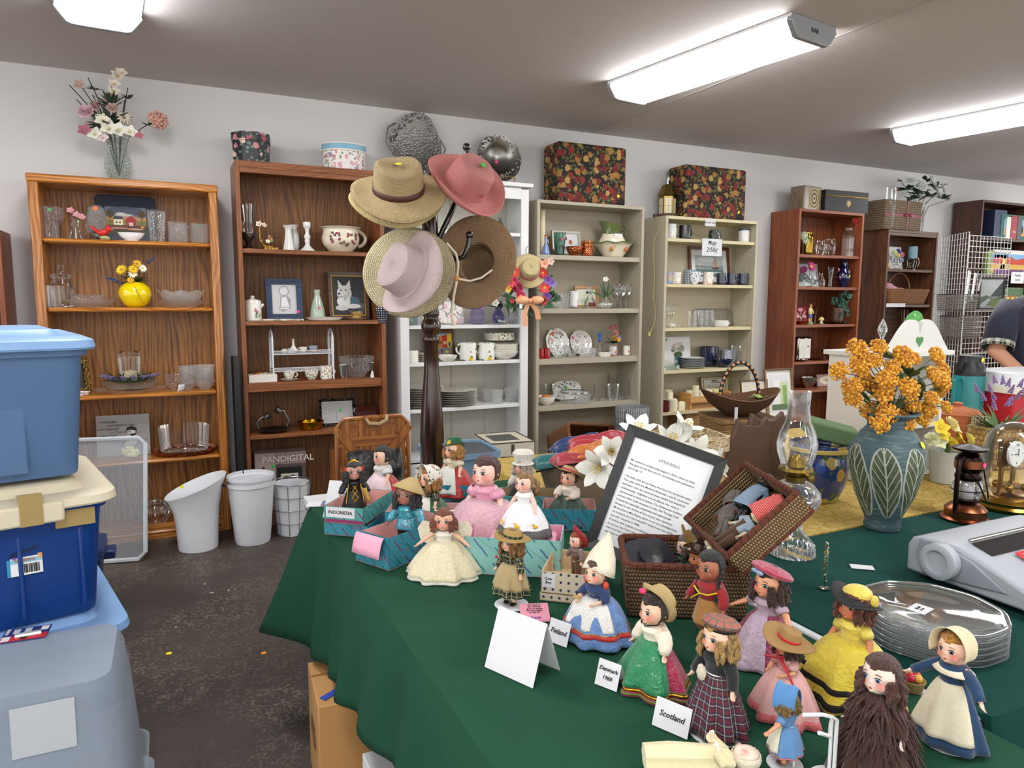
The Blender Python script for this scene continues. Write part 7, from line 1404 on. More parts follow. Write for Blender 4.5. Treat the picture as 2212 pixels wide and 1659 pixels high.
def tray(label,c,rz,w,d,h,mat,inner=pinkin,z=ZT,low=None,name='doll_box',inner_side=None,flap=0):
    t=T(name,label,'box',(c[0],c[1],z+.0006),rz);q=.0016
    MB().box((0,0,.001),(w,d,.002)).bd('bottom',inner,t)
    for s in(-1,1):
        hh=h*(low if(low and s<0)else 1)
        MB().box((0,s*(d/2-q/2),h/2),(w,q,h)).bd('wall_panel',mat,t);MB().box((0,s*(d/2-q*1.6),h/2),(w-2*q,q*.8,h-.002)).bd('lining',inner,t)
        MB().box((s*(w/2-q/2),0,hh/2),(q,d,hh)).bd('wall_panel',mat,t);MB().box((s*(w/2-q*1.6),0,hh/2),(q*.8,d-2*q,hh-.002)).bd('lining',inner,t)
    if flap:o=MB().grid(lambda u,v:((u-.5)*w*.8,-d/2-.004-.02*v,h-.002+.0*v-.05*v*v),4,5).bd('tissue_flap',pinkp,t,thick=.0006)
    return t
def card(x,y,z,w,h,rz,tilt,label,lines=(),name='paper_card',col=None,cat='card'):
    t=T(name,label,cat,(x,y,z),rot=(rad(tilt),0,rz));MB().box((0,0,h/2),(w,.0006,h)).bd('card_sheet',col or PAPER,t)
    for s,u,v,k,m in lines:text(s,h*k,m or plain('3a4a7a',.6),t,(u*w,-.0008,v*h),(pi/2,0,0),shear=.25)
    return t
def tent(u,v,w,h,rz,label,lines=(),col=None,name='place_card'):
    x,y=at(u,v);t=T(name,label,'card',(x,y,ZT+.0006),rz)
    for s in(-1,1):o=MB().box((0,0,h/2),(w,.0007,h)).bd('card_panel',col or PAPER,t,(0,s*h*.36,0),(s*rad(21),0,0))
    for s_,a,b,k in lines:text(s_,h*k,INK,t,(a*w,-h*.36-.0012+b*h*.36,b*h),(pi/2-rad(21),0,0),shear=.2)
    return t
# positions: A Indonesia, B blue, etc
AB=(.495,2.085);aR=rad(54)
tray('teal doll box under the Indonesia doll box',(AB[0]+.0,AB[1]),rad(-38)+0,.135,.20,.035,teal1,pinkin,z=ZT)
t=tray('teal printed doll box with an INDONESIA card, holding the black gowned doll',AB,rad(-40),.125,.205,.05,teal2,pinkin,z=ZT+.0365)
o=MB().box((-.01,-.1035,.033),(.09,.0008,.03)).bd('name_card',PAPER,t);text('INDONESIA',.0145,INK,o,(-.01,-.1045,.033));MB().box((0,-.1036,.008),(.118,.0006,.009)).bd('label_strip',plain('8a2a5c',.5),t)
tray('open blue doll box holding the doll in the shiny blue jacket',(.545,1.80),rad(-62),.125,.23,.085,teal1,pinkin,flap=1,low=.9)
t=tray('pale aqua doll box in front, holding the duck dress doll',(.775,1.585),rad(-33),.24,.13,.095,aqua,pinkp)
MB().box((.02,0,.043),(.17,.10,.08)).bd('tissue_filling',pinkp,t,bev=.01)
tray('aqua doll box behind, holding the pink ballgown doll',(.76,1.76),rad(-30),.24,.13,.08,aqua,pinkp)
tray('teal doll box with the green skirted Alpine doll',(.66,1.96),rad(-28),.22,.11,.07,teal1)
tray('teal doll box with the red skirted doll at the far left rear',(.60,2.27),rad(-32),.24,.11,.055,teal1)
tray('teal doll box at the back holding the green hatted doll',(.86,2.27),rad(-28),.27,.12,.055,teal1)
tray('kraft sided doll box behind the white capped cook doll',(1.02,2.02),rad(-28),.22,.11,.06,teal2,kraft)
tray('teal doll box at the right holding the doll with a yellow straw hat',(1.075,1.83),rad(-30),.16,.13,.065,teal1)
t=tray('cream doll box with blue stars holding the cowboy doll',(.835,1.395),rad(-40),.125,.155,.05,starm,plain('d0b48a',.7),z=ZT+.018);tray('star printed box lid under the cowboy box',(.835,1.395),rad(-40),.13,.16,.017,starm,plain('d0b48a',.7))
MB().box((-.045,-.0785,.03),(.03,.0006,.032)).bd('name_card',PAPER,t,(0,0,0));text('Cow\nBoy',.009,INK,t,(-.045,-.0795,.03))
# ---------------- framed letter
t=T('picture_frame','black framed typed letter titled LITTLE DOLLS leaning on the basket','picture frame',(1.035,1.44,ZT+.012),rot=(rad(-17),rad(17),rad(-44)))
Wf,Hf=.262,.335;frame_mb(Wf,Hf,.026,.016,prof=.005).bd('frame',plain('17181a',.35),t,smooth=False);MB().box((0,-.003,Hf/2),(Wf-.03,.004,Hf-.03)).bd('page',plain('e9ecee',.6),t)
def para(s,z,sz=.0082,x=-.095,al='LEFT'):text(s,sz,plain('3c3c40',.8),t,(x,-.0056,z),(pi/2,0,0),align=al,name='typed_text',ext=.0001)
para('LITTLE DOLLS',Hf-.062,.009,0,'CENTER')
L_=['My collection of little dolls began in 1940\'s, when my Aunt','Bee gave me the first one for my birthday and continued to','about age 12.','','The early dolls are by Nancy Ann from the storybook series.','The other dolls are Madame Alexander a world -renowned','dollmaker, who has received many medals and awards for','craftsmanship, originality and excellence. Her work is','represented in many museums, The Smithsonian Institute','and the New Delhi museum in India. The "Foreign Doll','Friends"are especially exquisitely and authentically','dressed in the clothes of the country they represent.','My favorite is Miss Russia, given to me on a birthday from','my husband, Isn\'t she beautiful? I think it was one of the','last doll I received in 1988.','A serious doll collector would have 100\'s of dolls to display','as you can see I have only a few but it was time to bring','them out from 20 years of storage and share them. I hope','you enjoy each one.']
for i,l in enumerate(L_):
    if l:para(l,Hf-.085-.0108*i,.0072)
MB().tube([(0,.005,Hf*.6),(0,.09,.012)],.005,6).bd('easel_leg',BLACK,t)
# ---------------- cards
tent(1128,1445,.115,.112,rad(-66),'large blank white folded card standing at the front')
tent(1212,1385,.05,.045,rad(-66),'small tent card reading Finland in front of the Dutch doll',(('Finland',0,.5,.3),))
tent(1318,1478,.045,.045,rad(-64),'small tent card reading Denmark 1960',(('Denmark',0,.65,.22),('1960',0,.35,.22)))
tent(1456,1572,.062,.045,rad(-66),'small tent card reading Scotland in front of the tartan doll',(('Scotland',0,.5,.28),))
x,y=at(1155,1335);t=T('certificate_card','pink folded certificate booklet signed Katie','card',(x,y,ZT+.001),rad(-25));pk=plain('d98fa0',.6)
for i,rx in enumerate((.05,.45)):o=MB().box((0,0,0),(.062,.045,.0008)).bd('card_sheet',pk,t,(0,0,.003+.01*i),(rx,0,.1*i));text('The bearer of\nthis certificate\nagrees to assume\nfull responsibility\nfor this doll',.005,INK,o,(0,.008,.0008),(0,0,0));text('Katie',.011,plain('6a4aa0',.6),o,(0,-.016,.0008),(0,0,0),shear=.3)
x,y=at(690,1090);t=T('photo_card','small printed card with a photo at the far table corner','card',(x+.01,y,ZT+.001),rad(-20));o=MB().box((0,0,.0005),(.10,.06,.001)).bd('card_sheet',PAPER,t);MB().box((.022,0,.0013),(.05,.054,.0008)).bd('photo',floral('7a8cc0',('c04a70','3a2a3a','e8e0e0'),60,.5,'5a5a8a',.5),t)
card(.45,2.19,ZT,.10,.12,rad(-35),-30,'white handwritten sheet leaning behind the Indonesia box',(('Indonesia\n1960',.1,.7,.09,None),))
# ================================================================ dolls (modelled one unit tall, facing -y, then scaled)
_bodies={};SKA={}
HZ,HR=.862,(.112,.115,.129)
ARM={'down':((.15,-.01,.59),(.185,-.05,.49)),'out':((.19,-.03,.62),(.27,-.09,.55)),'fwd':((.14,-.06,.59),(.10,-.15,.57)),'up':((.2,-.02,.68),(.27,-.08,.78))}
def body_mesh(arms,skinm,legs=True,head=1.0):
    key=(arms,skinm.name,legs,head)
    if key in _bodies:return _bodies[key]
    mb=MB();hr=[q*head for q in HR]
    mb.ell((0,-.005,HZ),hr,22).ell((0,-.06*head,HZ-.045),(hr[0]*.72,hr[1]*.55,hr[2]*.5),14)
    mb.ell((0,-hr[1]*1.0,HZ-.02),(.013,.014,.013),8).tube([(0,-hr[1]*.95,HZ+.01),(0,-hr[1]*1.02,HZ-.018)],[.006,.011],6)
    mb.ell((0,-hr[1]*.93,HZ-.075*head),(.022,.018,.018),8)
    for s in(-1,1):
        mb.ell((s*.05,-hr[1]*.72,HZ-.045),(.034,.03,.032),10).ell((s*hr[0]*1.0,.01,HZ-.01),(.012,.02,.028),8)
        e,w=ARM[arms];e=(s*e[0],e[1],e[2]);w=(s*w[0],w[1],w[2]);a=(s*.085,0,.70)
        mb.tube([a,e,w],[.036,.029,.021],10).ell(a,.037,10)
        d=(Vector(w)-Vector(e)).normalized();p=Vector(w)+d*.022;mb.ell(p,(.019,.019,.024),8)
        n=Vector((1,0,0))if abs(d.x)<.8 else Vector((0,1,0));sd=d.cross(n).normalized();cr_=sd.cross(d)
        for k in range(4):q=p+sd*(k-1.5)*.012+d*.012;mb.tube([q,q+d*.026+cr_*.003,q+d*(.045-.004*abs(k-1.3))+cr_*s*.012],[.0085,.008,.006],6)
        mb.tube([p-sd*.012,p-sd*.03+d*.012,p-sd*.034+d*.03],[.009,.0085,.006],6)
        if legs:mb.tube([(s*.045,0,.47),(s*.05,-.005,.27),(s*.05,.005,.09),(s*.05,0,.03)],[.055,.042,.034,.028],10).ell((s*.05,-.02,.025),(.028,.05,.024),8)
    mb.tube([(0,0,.70),(0,0,.79)],[.04,.036],10).tube([(0,0,.42),(0,0,.50),(0,0,.60),(0,0,.70)],[.075,.082,.07,.078],14).ell((0,0,.69),(.095,.055,.05),12)
    o=mb.bd('body',skinm);m=o.modifiers.new('r','REMESH');m.mode='VOXEL';m.voxel_size=.0062;m.use_smooth_shade=True
    m=o.modifiers.new('s','SMOOTH');m.factor=.5;m.iterations=2;bpy.context.view_layer.update();me=bake(o);bpy.data.objects.remove(o)
    me.materials.clear();me.materials.append(skinm);me.polygons.foreach_set('use_smooth',[True]*len(me.polygons));_bodies[key]=me;return me
_sq={}
def shorten(t,s):
    """child-like proportions: shorter body and legs under the same head"""
    d=.74*(1-s)
    for c in t.children:
        if c.location.z>.5:c.location.z-=d;continue
        c.location.z*=s
        if c.type=='MESH':
            k=(c.data.name,s)
            if k not in _sq:
                me=_sq[k]=c.data.copy()
                for v in me.vertices:v.co.z=v.co.z*s if v.co.z<.74 else v.co.z-d
            c.data=_sq[k]
            if c.name.startswith('body'):c.data.materials[0]=skin(*SKA[c.data.materials[0].name],bz=.83-d)if c.data.materials[0].name in SKA else c.data.materials[0]
            shorten(c,s)
def hair_mb(style,seed=1):
    rd=random.Random(seed);mb=MB();n,K=40,26;b=0;R_=[q*1.10 for q in HR]
    def f(u,v):
        a=u*2*pi;e=-pi/2+v*pi;d=Vector((cos(e)*sin(a),-cos(e)*cos(a),sin(e)));k=1+.02*sin(a*19)*cos(e)
        front=max(0,cos(e)*cos(a));line=.42-.0*abs(d.x)
        if front>.28 and d.z<line+.18*abs(d.x):k=.80
        if d.z<-.55:k*=.85
        return(d.x*R_[0]*k,d.y*R_[1]*k-.002,HZ+d.z*R_[2]*k+.004)
    mb.grid(f,n,K)
    if style in('long','curls','side'):
        for i in range(26 if style!='side' else 30):
            a=rd.uniform(.55,2*pi-.55)if style!='side' else rd.uniform(.5,2.4);L=rd.uniform(.12,.2)if style!='curls' else rd.uniform(.08,.15)
            p=Vector((sin(a)*R_[0]*1.0,-cos(a)*R_[1]*1.0,HZ-.02));w=.02*rd.uniform(.7,1.3)
            mb.tube([p+Vector((sin(a)*.012*sin(k*2.2+i)+sin(a)*.01*k/2,-cos(a)*.012*sin(k*2.2+i),.05-L*k/5-.02))for k in range(6)],[w*.6,w,w*1.15,w*1.15,w,w*.4],6)
    if style=='bun':mb.ell((0,.115,HZ+.01),(.07,.06,.09),14)
    if style=='pony':mb.tube([(.06,.09,HZ+.03),(.11,.12,HZ-.01),(.12,.11,HZ-.08),(.10,.10,HZ-.15)],[.03,.036,.03,.008],8)
    if style=='braids':
        for s in(-1,1):
            for k in range(9):mb.ell((s*(.105+.006*(k%2)),-.02-.004*k,HZ-.06-.03*k),(.021,.02,.022),8)
    return mb
def skirt_mb(z0,z1,r0,r1,folds=11,amp=.10,bulge=.55,a0=0,a1=2*pi,off=0,sy=.85,seed=0,zs_=0,n=96):
    mb=MB();K=12;pr=[(r0+(r1-r0)*(k/K)**bulge+off,z0+(z1-z0)*k/K)for k in range(K+1)]
    def fn(a,r,z):
        k=(z0-z)/(z0-z1);w=amp*k**.8*(sin(folds*a+seed)+.4*sin((folds*2-3)*a+2*seed))/1.4;return(r-off)*(1+w)+off,z+zs_*k*cos(a-.3)*.02
    return mb.lathe(pr,n,fn=fn,sy=sy,a0=a0,a1=a1,cap=False)
def D(label,u,vt,vb=None,pos=None,off=-.5,sk='e9c0a4',eye='4a5a6a',hair='5a3420',hs='curls',top=None,slv='short',skirt=None,apron=None,trims=(),hatf=None,arms='down',stand=None,shoes='1a1a1c',extra=None,hx=1.0,lips='b8443c',collar=None,pants=None,tilt=None,puff=False,seed=0,bodice_lo=.56,legs=True,z=ZT,sq=.86):
    if pos is None:x,y=at(u,vb,z);zz=z
    else:x,y,zz=pos
    d=ray(u,vt);k=math.hypot(x,y)/math.hypot(d.x,d.y);H=(EYE.z+d.z*k-zz)/(hx-.74*(1-sq))
    t=T('doll',label,'doll',(x,y,zz+.0015),face(x,y,off),None,H);t['category']='doll'
    if tilt:t.rotation_euler=(tilt[0],tilt[1],t.rotation_euler.z)
    sm=skin(sk,'cf5f50' if sk>'c' else '8a3a2a');SKA[sm.name]=(sk,'cf5f50' if sk>'c' else '8a3a2a');o=bpy.data.objects.new('body',body_mesh(arms,sm,legs or not skirt));COL.objects.link(o);o.parent=t
    if not skirt:legs=True
    for s in(-1,1):
        ex=s*.040;ey=-HR[1]*sqrt(1-(ex/HR[0])**2)*1.0-.0
        e=MB().ell((0,0,0),(.0205,.010,.0185),14).bd('eye',eyemat(eye),o,(ex,ey+.001,HZ+.004),(0,0,s*.32))
        MB().tube([(-.021,-.006,.010),(-.008,-.0095,.0185),(.008,-.0095,.0185),(.021,-.006,.010)],.0028,5).bd('eyelash',BLACK,e)
        MB().tube([(ex-.02,ey-.004,HZ+.036),(ex,ey-.006,HZ+.043),(ex+s*.02,ey+.004,HZ+.034)],.0026,5).bd('eyebrow',plain(hair if hair>'2' else '201008',.6),o)
        if shoes:MB().ell((s*.05,-.025,.022),(.034,.058,.026),10).bd('shoe',plain(shoes,.35),t)
    MB().ell((0,-HR[1]*1.035,HZ-.058),(.015,.006,.0055),10).ell((0,-HR[1]*1.02,HZ-.066),(.010,.006,.005),8).bd('mouth',plain(lips,.35),o)
    if hs:hair_mb(hs,seed+3).bd('hair',hairmat(hair),t)
    if top:
        MB().lathe([(.092,bodice_lo-.02),(.088,bodice_lo+.03),(.096,.64),(.116,.685),(.10,.725),(.06,.75)],28,sy=.92,cap=False).bd('bodice',top,t,thick=.004)
        e,w=ARM[arms];q={'short':.45,'long':.97,'none':0,'34':.75}[slv]
        if q:
            for s in(-1,1):
                A,E_,W_2=Vector((s*.085,0,.70)),Vector((s*e[0],e[1],e[2])),Vector((s*w[0],w[1],w[2]));P_=[A,A*.5+E_*.5,E_]+([E_*.5+W_2*.5,W_2]if q>.9 else[E_*.5+W_2*.5]if q>.7 else[]);P_=P_ if q>.5 else[A,A*.5+E_*.5,A*.2+E_*.8]
                g_=1.35 if puff else 1.0;MB().tube(P_,[.047*g_,.052*g_,.044*g_,.040*g_,.034][:len(P_)],14,cap=False).bd('sleeve',top if not puff or puff is True else puff,t,thick=.003)
    if collar:MB().lathe([(.105,.705),(.075,.735),(.045,.75)],28,sy=.85,cap=False).bd('collar',collar,t,thick=.004)
    if pants:MB().tube([(0,0,.54),(0,0,.46)],[.082,.088],16).tube([(-.045,0,.47),(-.052,0,.27),(-.052,0,.07)],[.07,.056,.05],12).tube([(.045,0,.47),(.052,0,.27),(.052,0,.07)],[.07,.056,.05],12).bd('trousers',pants,t)
    if skirt:
        m,z1,r1=skirt[:3];kw=skirt[3]if len(skirt)>3 else{};kw.setdefault('seed',seed);skirt_mb(.575,z1,.078,r1,**kw).bd('skirt',m,t,thick=.004,sub=0)
        for mt,zc,th in trims:
            ra=lambda zq:.078+(r1-.078)*((.575-zq)/(.575-z1))**kw.get('bulge',.55)
            mb=MB();Kf,am,sd_=kw.get('folds',11),kw.get('amp',.10),kw['seed']
            def fn(a,r,zq):k=(.575-zq)/(.575-z1);return r*(1+am*k**.8*(sin(Kf*a+sd_)+.4*sin((Kf*2-3)*a+2*sd_))/1.4),zq
            mb.lathe([(ra(zc+th)+.005,zc+th),(ra(zc+th*.5)+.006,zc+th*.5),(ra(zc)+.005,zc)],96,fn=fn,sy=.85,cap=False)
            mb.bd('trim',mt,t,thick=.002)
    if apron:
        m,z1,wdt=apron[:3];r1=.078+(skirt[2]-.078)*((.575-z1)/(.575-skirt[1]))**.55;kw=skirt[3]if len(skirt)>3 else{}
        skirt_mb(.58,z1,.080,r1,folds=kw.get('folds',11),amp=kw.get('amp',.10),bulge=kw.get('bulge',.55),a0=-pi/2-wdt,a1=-pi/2+wdt,off=.013,seed=kw.get('seed',seed),n=48).bd('apron',m,t,thick=.003)
    if hatf:hatf(t)
    if stand:MB().lathe([(0,-.012),(.2,-.012),(.2,-.004),(.19,.0),(0,.0)],36).bd('display_stand',plain(stand,.4),t);MB().tube([(0,.10,0),(0,.10,.5),(0,.085,.53)],.011,8).tube([(.085*cos(a),.085*sin(a),.56)for a in[pi/2+2*pi*k/20 for k in range(1,20)]],.006,6).bd('stand_pole',plain('e4e4e4',.4),t)
    if extra:extra(t)
    shorten(t,sq)
    return t
TZ=HZ+.02
def brimhat(m,r=.2,cr=.1,ch=.08,tilt=(0,0),wave=.02,band=None,z=TZ+.03,curl=0,sx=1.0,mat2=None):
    r*=1.1;cr*=1.15;ch*=1.1
    def f(t):
        o=MB().lathe([(r,0),(r*.85,0),(cr*1.15,0),(cr,.01),(cr*.97,ch*.6),(cr*.85,ch*.92),(cr*.5,ch),(.001,ch)],56,sx=sx,fn=lambda a,q,zz:(q,zz+(wave*cos(2*a)*(q/r)**2+curl*((q-cr)/(r-cr))**2*(1)if q>cr*1.1 else 0)),cap=False).bd('hat',m,t,(0,.01,z),(tilt[0],tilt[1],0),thick=.006)
        if band:MB().lathe([(cr*1.06,.008),(cr*1.03,.03),(cr*1.01,.035)],40,sx=sx,cap=False).bd('hat_band',band,o,thick=.004)
    return f
def bonnet(m,brim=.05,h=1.18,band=None,point=0,crown=None):
    """hood round the back of the head with a brim framing the face"""
    def f(t):
        n=30;mb=MB();R_=[q*h for q in HR]
        def g_(u,v):
            a=-1.95+3.9*u;y=-.075-brim+v*(.19+brim);k=sqrt(max(.0,1-max(0,(y-.02)/(R_[1]*1.02))**2))if y>.02 else 1+max(0,(-.05-y))*2.2
            return(sin(a)*R_[0]*k,y,HZ+.01+cos(a)*R_[2]*k+point*max(0,1-abs(a)*1.1)*max(0,min(1,(y+.05)/.15)))
        mb.grid(g_,n,12,None,.6,.25);o=mb.bd('bonnet',m,t,thick=.006)
        if band:MB().tube([g_(q/24,.62)for q in range(25)],.006,6).tube([g_(0,.62),(-.03,-.05,HZ-.13),(.0,-.085,HZ-.15),g_(1,.62)],.005,6).bd('ribbon',band,o)
    return f
LC=lace('efe6cc',90);LW=lace('ecebe4',110,.14);strawd=weave('b08c4c','e0cc94',700,900,.5)
gold=metal('c89a30',.35);redr=satin('b82824');navyv=fabric('16305e',.8);crs=satin('a01c44',.3);emer=satin('0f7c4c',.25)
sc_=lambda c,k=1:plain(c,.5)
# ---- front row on the green cloth
def katie_x(t):MB().tube([(.0,-.11,.72),(.01,-.12,.64)],.004,5).bd('tie',BLACK,t)
PLG=plaid('2c3a2c','1c2620','b8a878',16)
def katie_hat(t):brimhat(weave('a8803c','dcbc78',500,700,.6),.2,.1,.075,(-.1,.1),.01,PLG)(t);MB().ell((-.13,-.03,TZ+.065),(.05,.05,.03),8).bd('rosette',PLG,t)
D('plaid dressed doll with a khaki apron, flat straw hat and long blond hair',1105,1140,1305,off=-.75,hair='8a5c28',hs='long',top=PLG,slv='long',skirt=(PLG,.17,.24,dict(folds=9,amp=.14)),apron=(fabric('a89468'),.27,2.2),hatf=katie_hat,arms='down',stand='dedfe0',collar=WHITE,hx=1.03,extra=katie_x)
def cone(t):
    MB().lathe([(.155,-.07),(.145,-.01),(.118,.08),(.06,.20),(.012,.29),(0,.30)],36,fn=lambda a,q,z:(q*(1+.06*cos(2*a)),z+(-.03*abs(sin(a-pi/2))if z<0 else 0)),cap=False).bd('lace_cap',lace('ece4cc',60,.12),t,(0,.05,HZ+.065),(-.42,0,0),thick=.004)
    for s in(-1,1):MB().ell((s*.11,-.01,HZ-.11),(.03,.03,.045),10).bd('hair_bow',plain('c8442c',.5),t)
D('Dutch doll with a tall white lace cap and blue skirt banded in red',1288,1178,1378,sq=.72,off=-.65,hair='5a3a24',hs='bun',top=navyv,slv='34',skirt=(satin('5f83b8',.35),.03,.36,dict(folds=8,amp=.10,bulge=.42)),apron=(lace('ecebe4',70,.12),.24,1.15),trims=((redr,.15,.055),(gold,.205,.012)),hatf=cone,arms='fwd',stand='b8bcc0',hx=1.12,shoes=None,collar=None,extra=lambda t:(MB().box((0,-.083,.66),(.05,.006,.08)).bd('bib',dots('c83850','f0e8e0',200,.3),t),MB().ell((-.1,-.18,.59),(.04,.03,.025),10).bd('held_basket',plain('b89a5c',.6,bump=.6),t)))
def poke(t):brimhat(strawd,.17,.11,.12,(-1.15,0),.02,plain('121214',.5),z=HZ+.05,curl=.03)(t);MB().tube([(-.125,0,HZ),(-.105,-.06,HZ-.08),(0,-.10,HZ-.121),(.105,-.06,HZ-.08),(.125,0,HZ)],.006,6).bd('chin_ribbon',BLACK,t);MB().ell((-.03,-.11,HZ+.17),(.035,.03,.025),10).bd('flower_trim',plain('d83868',.6),t)
D('doll in an emerald apron over a crimson skirt with gold braid and a straw bonnet',1410,1258,1480,sq=.72,off=-.85,hair='2c1c14',hs='bun',top=fabric('e8dcc8'),slv='long',puff=fabric('e8dcc8'),skirt=(crs,.0,.33,dict(folds=7,amp=.16,bulge=.75)),apron=(emer,.10,1.35),trims=((gold,.055,.03),(plain('5f6e2c',.6),.015,.025),(plain('5f6e2c',.6),.09,.015)),hatf=poke,arms='down',hx=1.1,shoes=None)
def indian_x(t):
    MB().tube([(-.1,-.09,.66),(-.02,-.11,.61),(.06,-.10,.62),(.12,-.06,.66)],.009,6).tube([(-.02,-.11,.61),(-.1,-.12,.52)],.007,6).bd('yellow_sash',plain('e0c020',.5),t)
    mb=MB();[mb.box((.115*cos(a),.1*sin(a),.20),(.012,.006,.05))for a in[2*pi*k/30 for k in range(30)]];mb.bd('fringe',fabric('8a5f28'),t)
D('brown skinned doll with black braids, red blouse and fringed tan suede skirt',1530,1190,1385,sq=.72,off=-.7,sk='a8684c',eye='2a1a10',hair='0c0a0a',hs='braids',top=fabric('9a1c24'),slv='long',skirt=(fabric('a8783c',.9,300),.24,.15,dict(folds=6,amp=.05,bulge=.8)),arms='down',shoes='2a1610',hx=1.0,extra=indian_x)
TAR=plaid('1c2440','6a1c1c','8f8a78',14)
def tam(m,r=.14,z=TZ+.055,tilt=(-.2,0),band=None):
    def f(t):
        o=MB().lathe([(.11,-.01),(r,.012),(r*1.02,.03),(r*.8,.055),(r*.4,.066),(0,.068)],40,fn=lambda a,q,zz:(q*(1+.02*cos(9*a)),zz),cap=False).bd('hat',m,t,(0,.015,z),(tilt[0],tilt[1],0),thick=.004)
        if band:MB().lathe([(.114,-.03),(.116,.006)],36,cap=False).bd('hat_band',band,o,thick=.004)
    return f
D('tartan skirted doll in a black jacket and plaid cap on a white stand',1545,1330,1580,off=-.7,hair='a88448',hs='long',top=fabric('131316'),slv='long',skirt=(TAR,.05,.25,dict(folds=9,amp=.16,bulge=.7)),hatf=tam(plaid('8a6a5c','b05a4c','3a4a4a',16),.14,band=plain('1c1c1e')),arms='down',stand='dcdde0',hx=1.02,collar=LW,extra=lambda t:MB().ell((-.05,-.12,.56),(.045,.03,.08),8).bd('lace_jabot',LC,t))
def rose_hat(t):tam(satin('a83450',.45),.165,tilt=(-.35,.15),z=TZ+.05)(t);MB().ell((-.07,-.10,TZ+.08),(.04,.012,.02),8).ell((-.01,-.12,TZ+.08),(.04,.012,.02),8).bd('ribbon_bow',plain('8fa4c0',.5),t)
D('doll in a mauve gown with lilac front panel and a rose pink tam',1655,1218,1425,sq=.72,off=-.65,sk='d89a74',hair='3a1c10',hs='long',top=satin('b09aa8',.4),slv='short',skirt=(satin('8c2c4c',.35),.0,.34,dict(folds=7,amp=.14,bulge=.62)),apron=(satin('b8a2b4',.35),.01,.55),hatf=rose_hat,arms='out',hx=1.02,shoes=None)
D('doll in a pink dotted dress with a wide straw hat tied in red ribbon',1695,1352,1540,off=-.75,sk='d8a078',hair='3a2414',hs='curls',top=dots('d8a8a4','9a2c34',90,.15),slv='short',skirt=(dots('d6a6a2','9a2c34',60,.13),.04,.37,dict(folds=7,amp=.14,bulge=.55)),trims=((satin('c05a58',.3),.0,.10),),hatf=brimhat(weave('9a6c34','d8b070',400,600,.6),.25,.10,.1,(-.15,.22),.03,plain('c02430',.45)),arms='fwd',hx=1.06,shoes=None,extra=lambda t:MB().tube([(-.12,-.08,HZ-.06),(0,-.11,HZ-.13),(.12,-.06,HZ-.08)],[.012,.02,.012],6).tube([(.0,-.11,HZ-.13),(.15,-.13,.6),(.19,-.1,.48)],[.02,.014,.01],6).tube([(0,-.11,HZ-.13),(-.2,-.12,.66)],[.02,.010],6).bd('ribbon',plain('c02430',.45),t))
def yhat(t):brimhat(plain('141416',.7),.185,.11,.02,(-.2,.25),.03)(t);MB().ell((0,.02,TZ+.07),(.115,.115,.07),16).bd('hat_crown',satin('d8c048',.4),t);MB().ell((.12,.06,TZ+.04),(.04,.04,.05),8).bd('bow',satin('d8c048',.4),t)
D('doll in a full yellow ballgown edged with black lace, wearing a black brimmed hat',1835,1262,1500,off=-.6,sk='c88058',eye='3a2418',hair='5c2810',hs='curls',top=satin('ddc84c',.3),slv='short',skirt=(satin('d2bc2c',.4),.0,.44,dict(folds=8,amp=.13,bulge=.5)),trims=((lace('121210',60,.12),.02,.06),(lace('121210',60,.12),.15,.05)),hatf=yhat,arms='down',hx=1.03,shoes=None)
def pil_x(t):MB().lathe([(.15,.67),(.10,.72),(.05,.75)],30,sy=.85,cap=False).bd('wide_collar',plain('e6dcc0',.7),t,thick=.006)
D('pilgrim doll in a navy dress with a long cream apron and cream bonnet',2048,1350,1600,off=-.55,sk='ecc4ac',hair='b8802c',hs='bun',top=fabric('14385c'),slv='long',skirt=(fabric('14385c'),.03,.27,dict(folds=7,amp=.10,bulge=.75)),apron=(fabric('d8cfb4'),.12,1.25),hatf=bonnet(fabric('d8c8a0'),.03,1.17),arms='out',stand='c8ccd0',hx=1.04,extra=pil_x)
# doll covered in long brown hair
def shaggy(t):
    rd=random.Random(4);mb=MB()
    for i in range(520):
        a=rd.uniform(0,2*pi);z0=rd.choice((.72,.66,.58,.5,.4,.3))*rd.uniform(.9,1.05);k=(.75-z0)/.75;r0=.08+.12*k;L=rd.uniform(.12,.26);o_=rd.uniform(.06,.18);c0=rd.uniform(-.35,.35)
        mb.tube([(cos(a)*r0,sin(a)*r0*.85,z0),(cos(a+c0*.4)*(r0+o_*.5),sin(a+c0*.4)*(r0+o_*.5)*.85,z0-L*.35),(cos(a+c0)*(r0+o_),sin(a+c0)*(r0+o_)*.85,max(.004,z0-L))],[.009,.012,.002],5)
    o=mb.bd('shaggy_hair',hairmat('4a2012',.6,90),t);o['kind']='stuff';o['label']='loose mass of long wavy brown hair'
x,y=at(1925,1700);H0=dict(hair='4a2012',hs='long')
D('pale faced doll wrapped from head to foot in shaggy brown hair',1890,1412,1690,off=-.55,sk='e4cfc0',eye='6a7a9a',skirt=(fabric('3a1a10'),.0,.30,dict(folds=9,amp=.2)),top=fabric('3a1a10'),slv='long',arms='down',extra=shaggy,shoes=None,seed=5,hx=1.0,**H0)
def blue_bon(t):bonnet(fabric('4f84b8'),.045,1.22,point=.05)(t);[MB().tube([(sin(a)*.13,yy,HZ+.01+cos(a)*.145+.0)for a in[-.9+1.8*k/10 for k in range(11)]],.004,5).bd('stitching',WHITE,t)for yy in(-.09,-.06)]
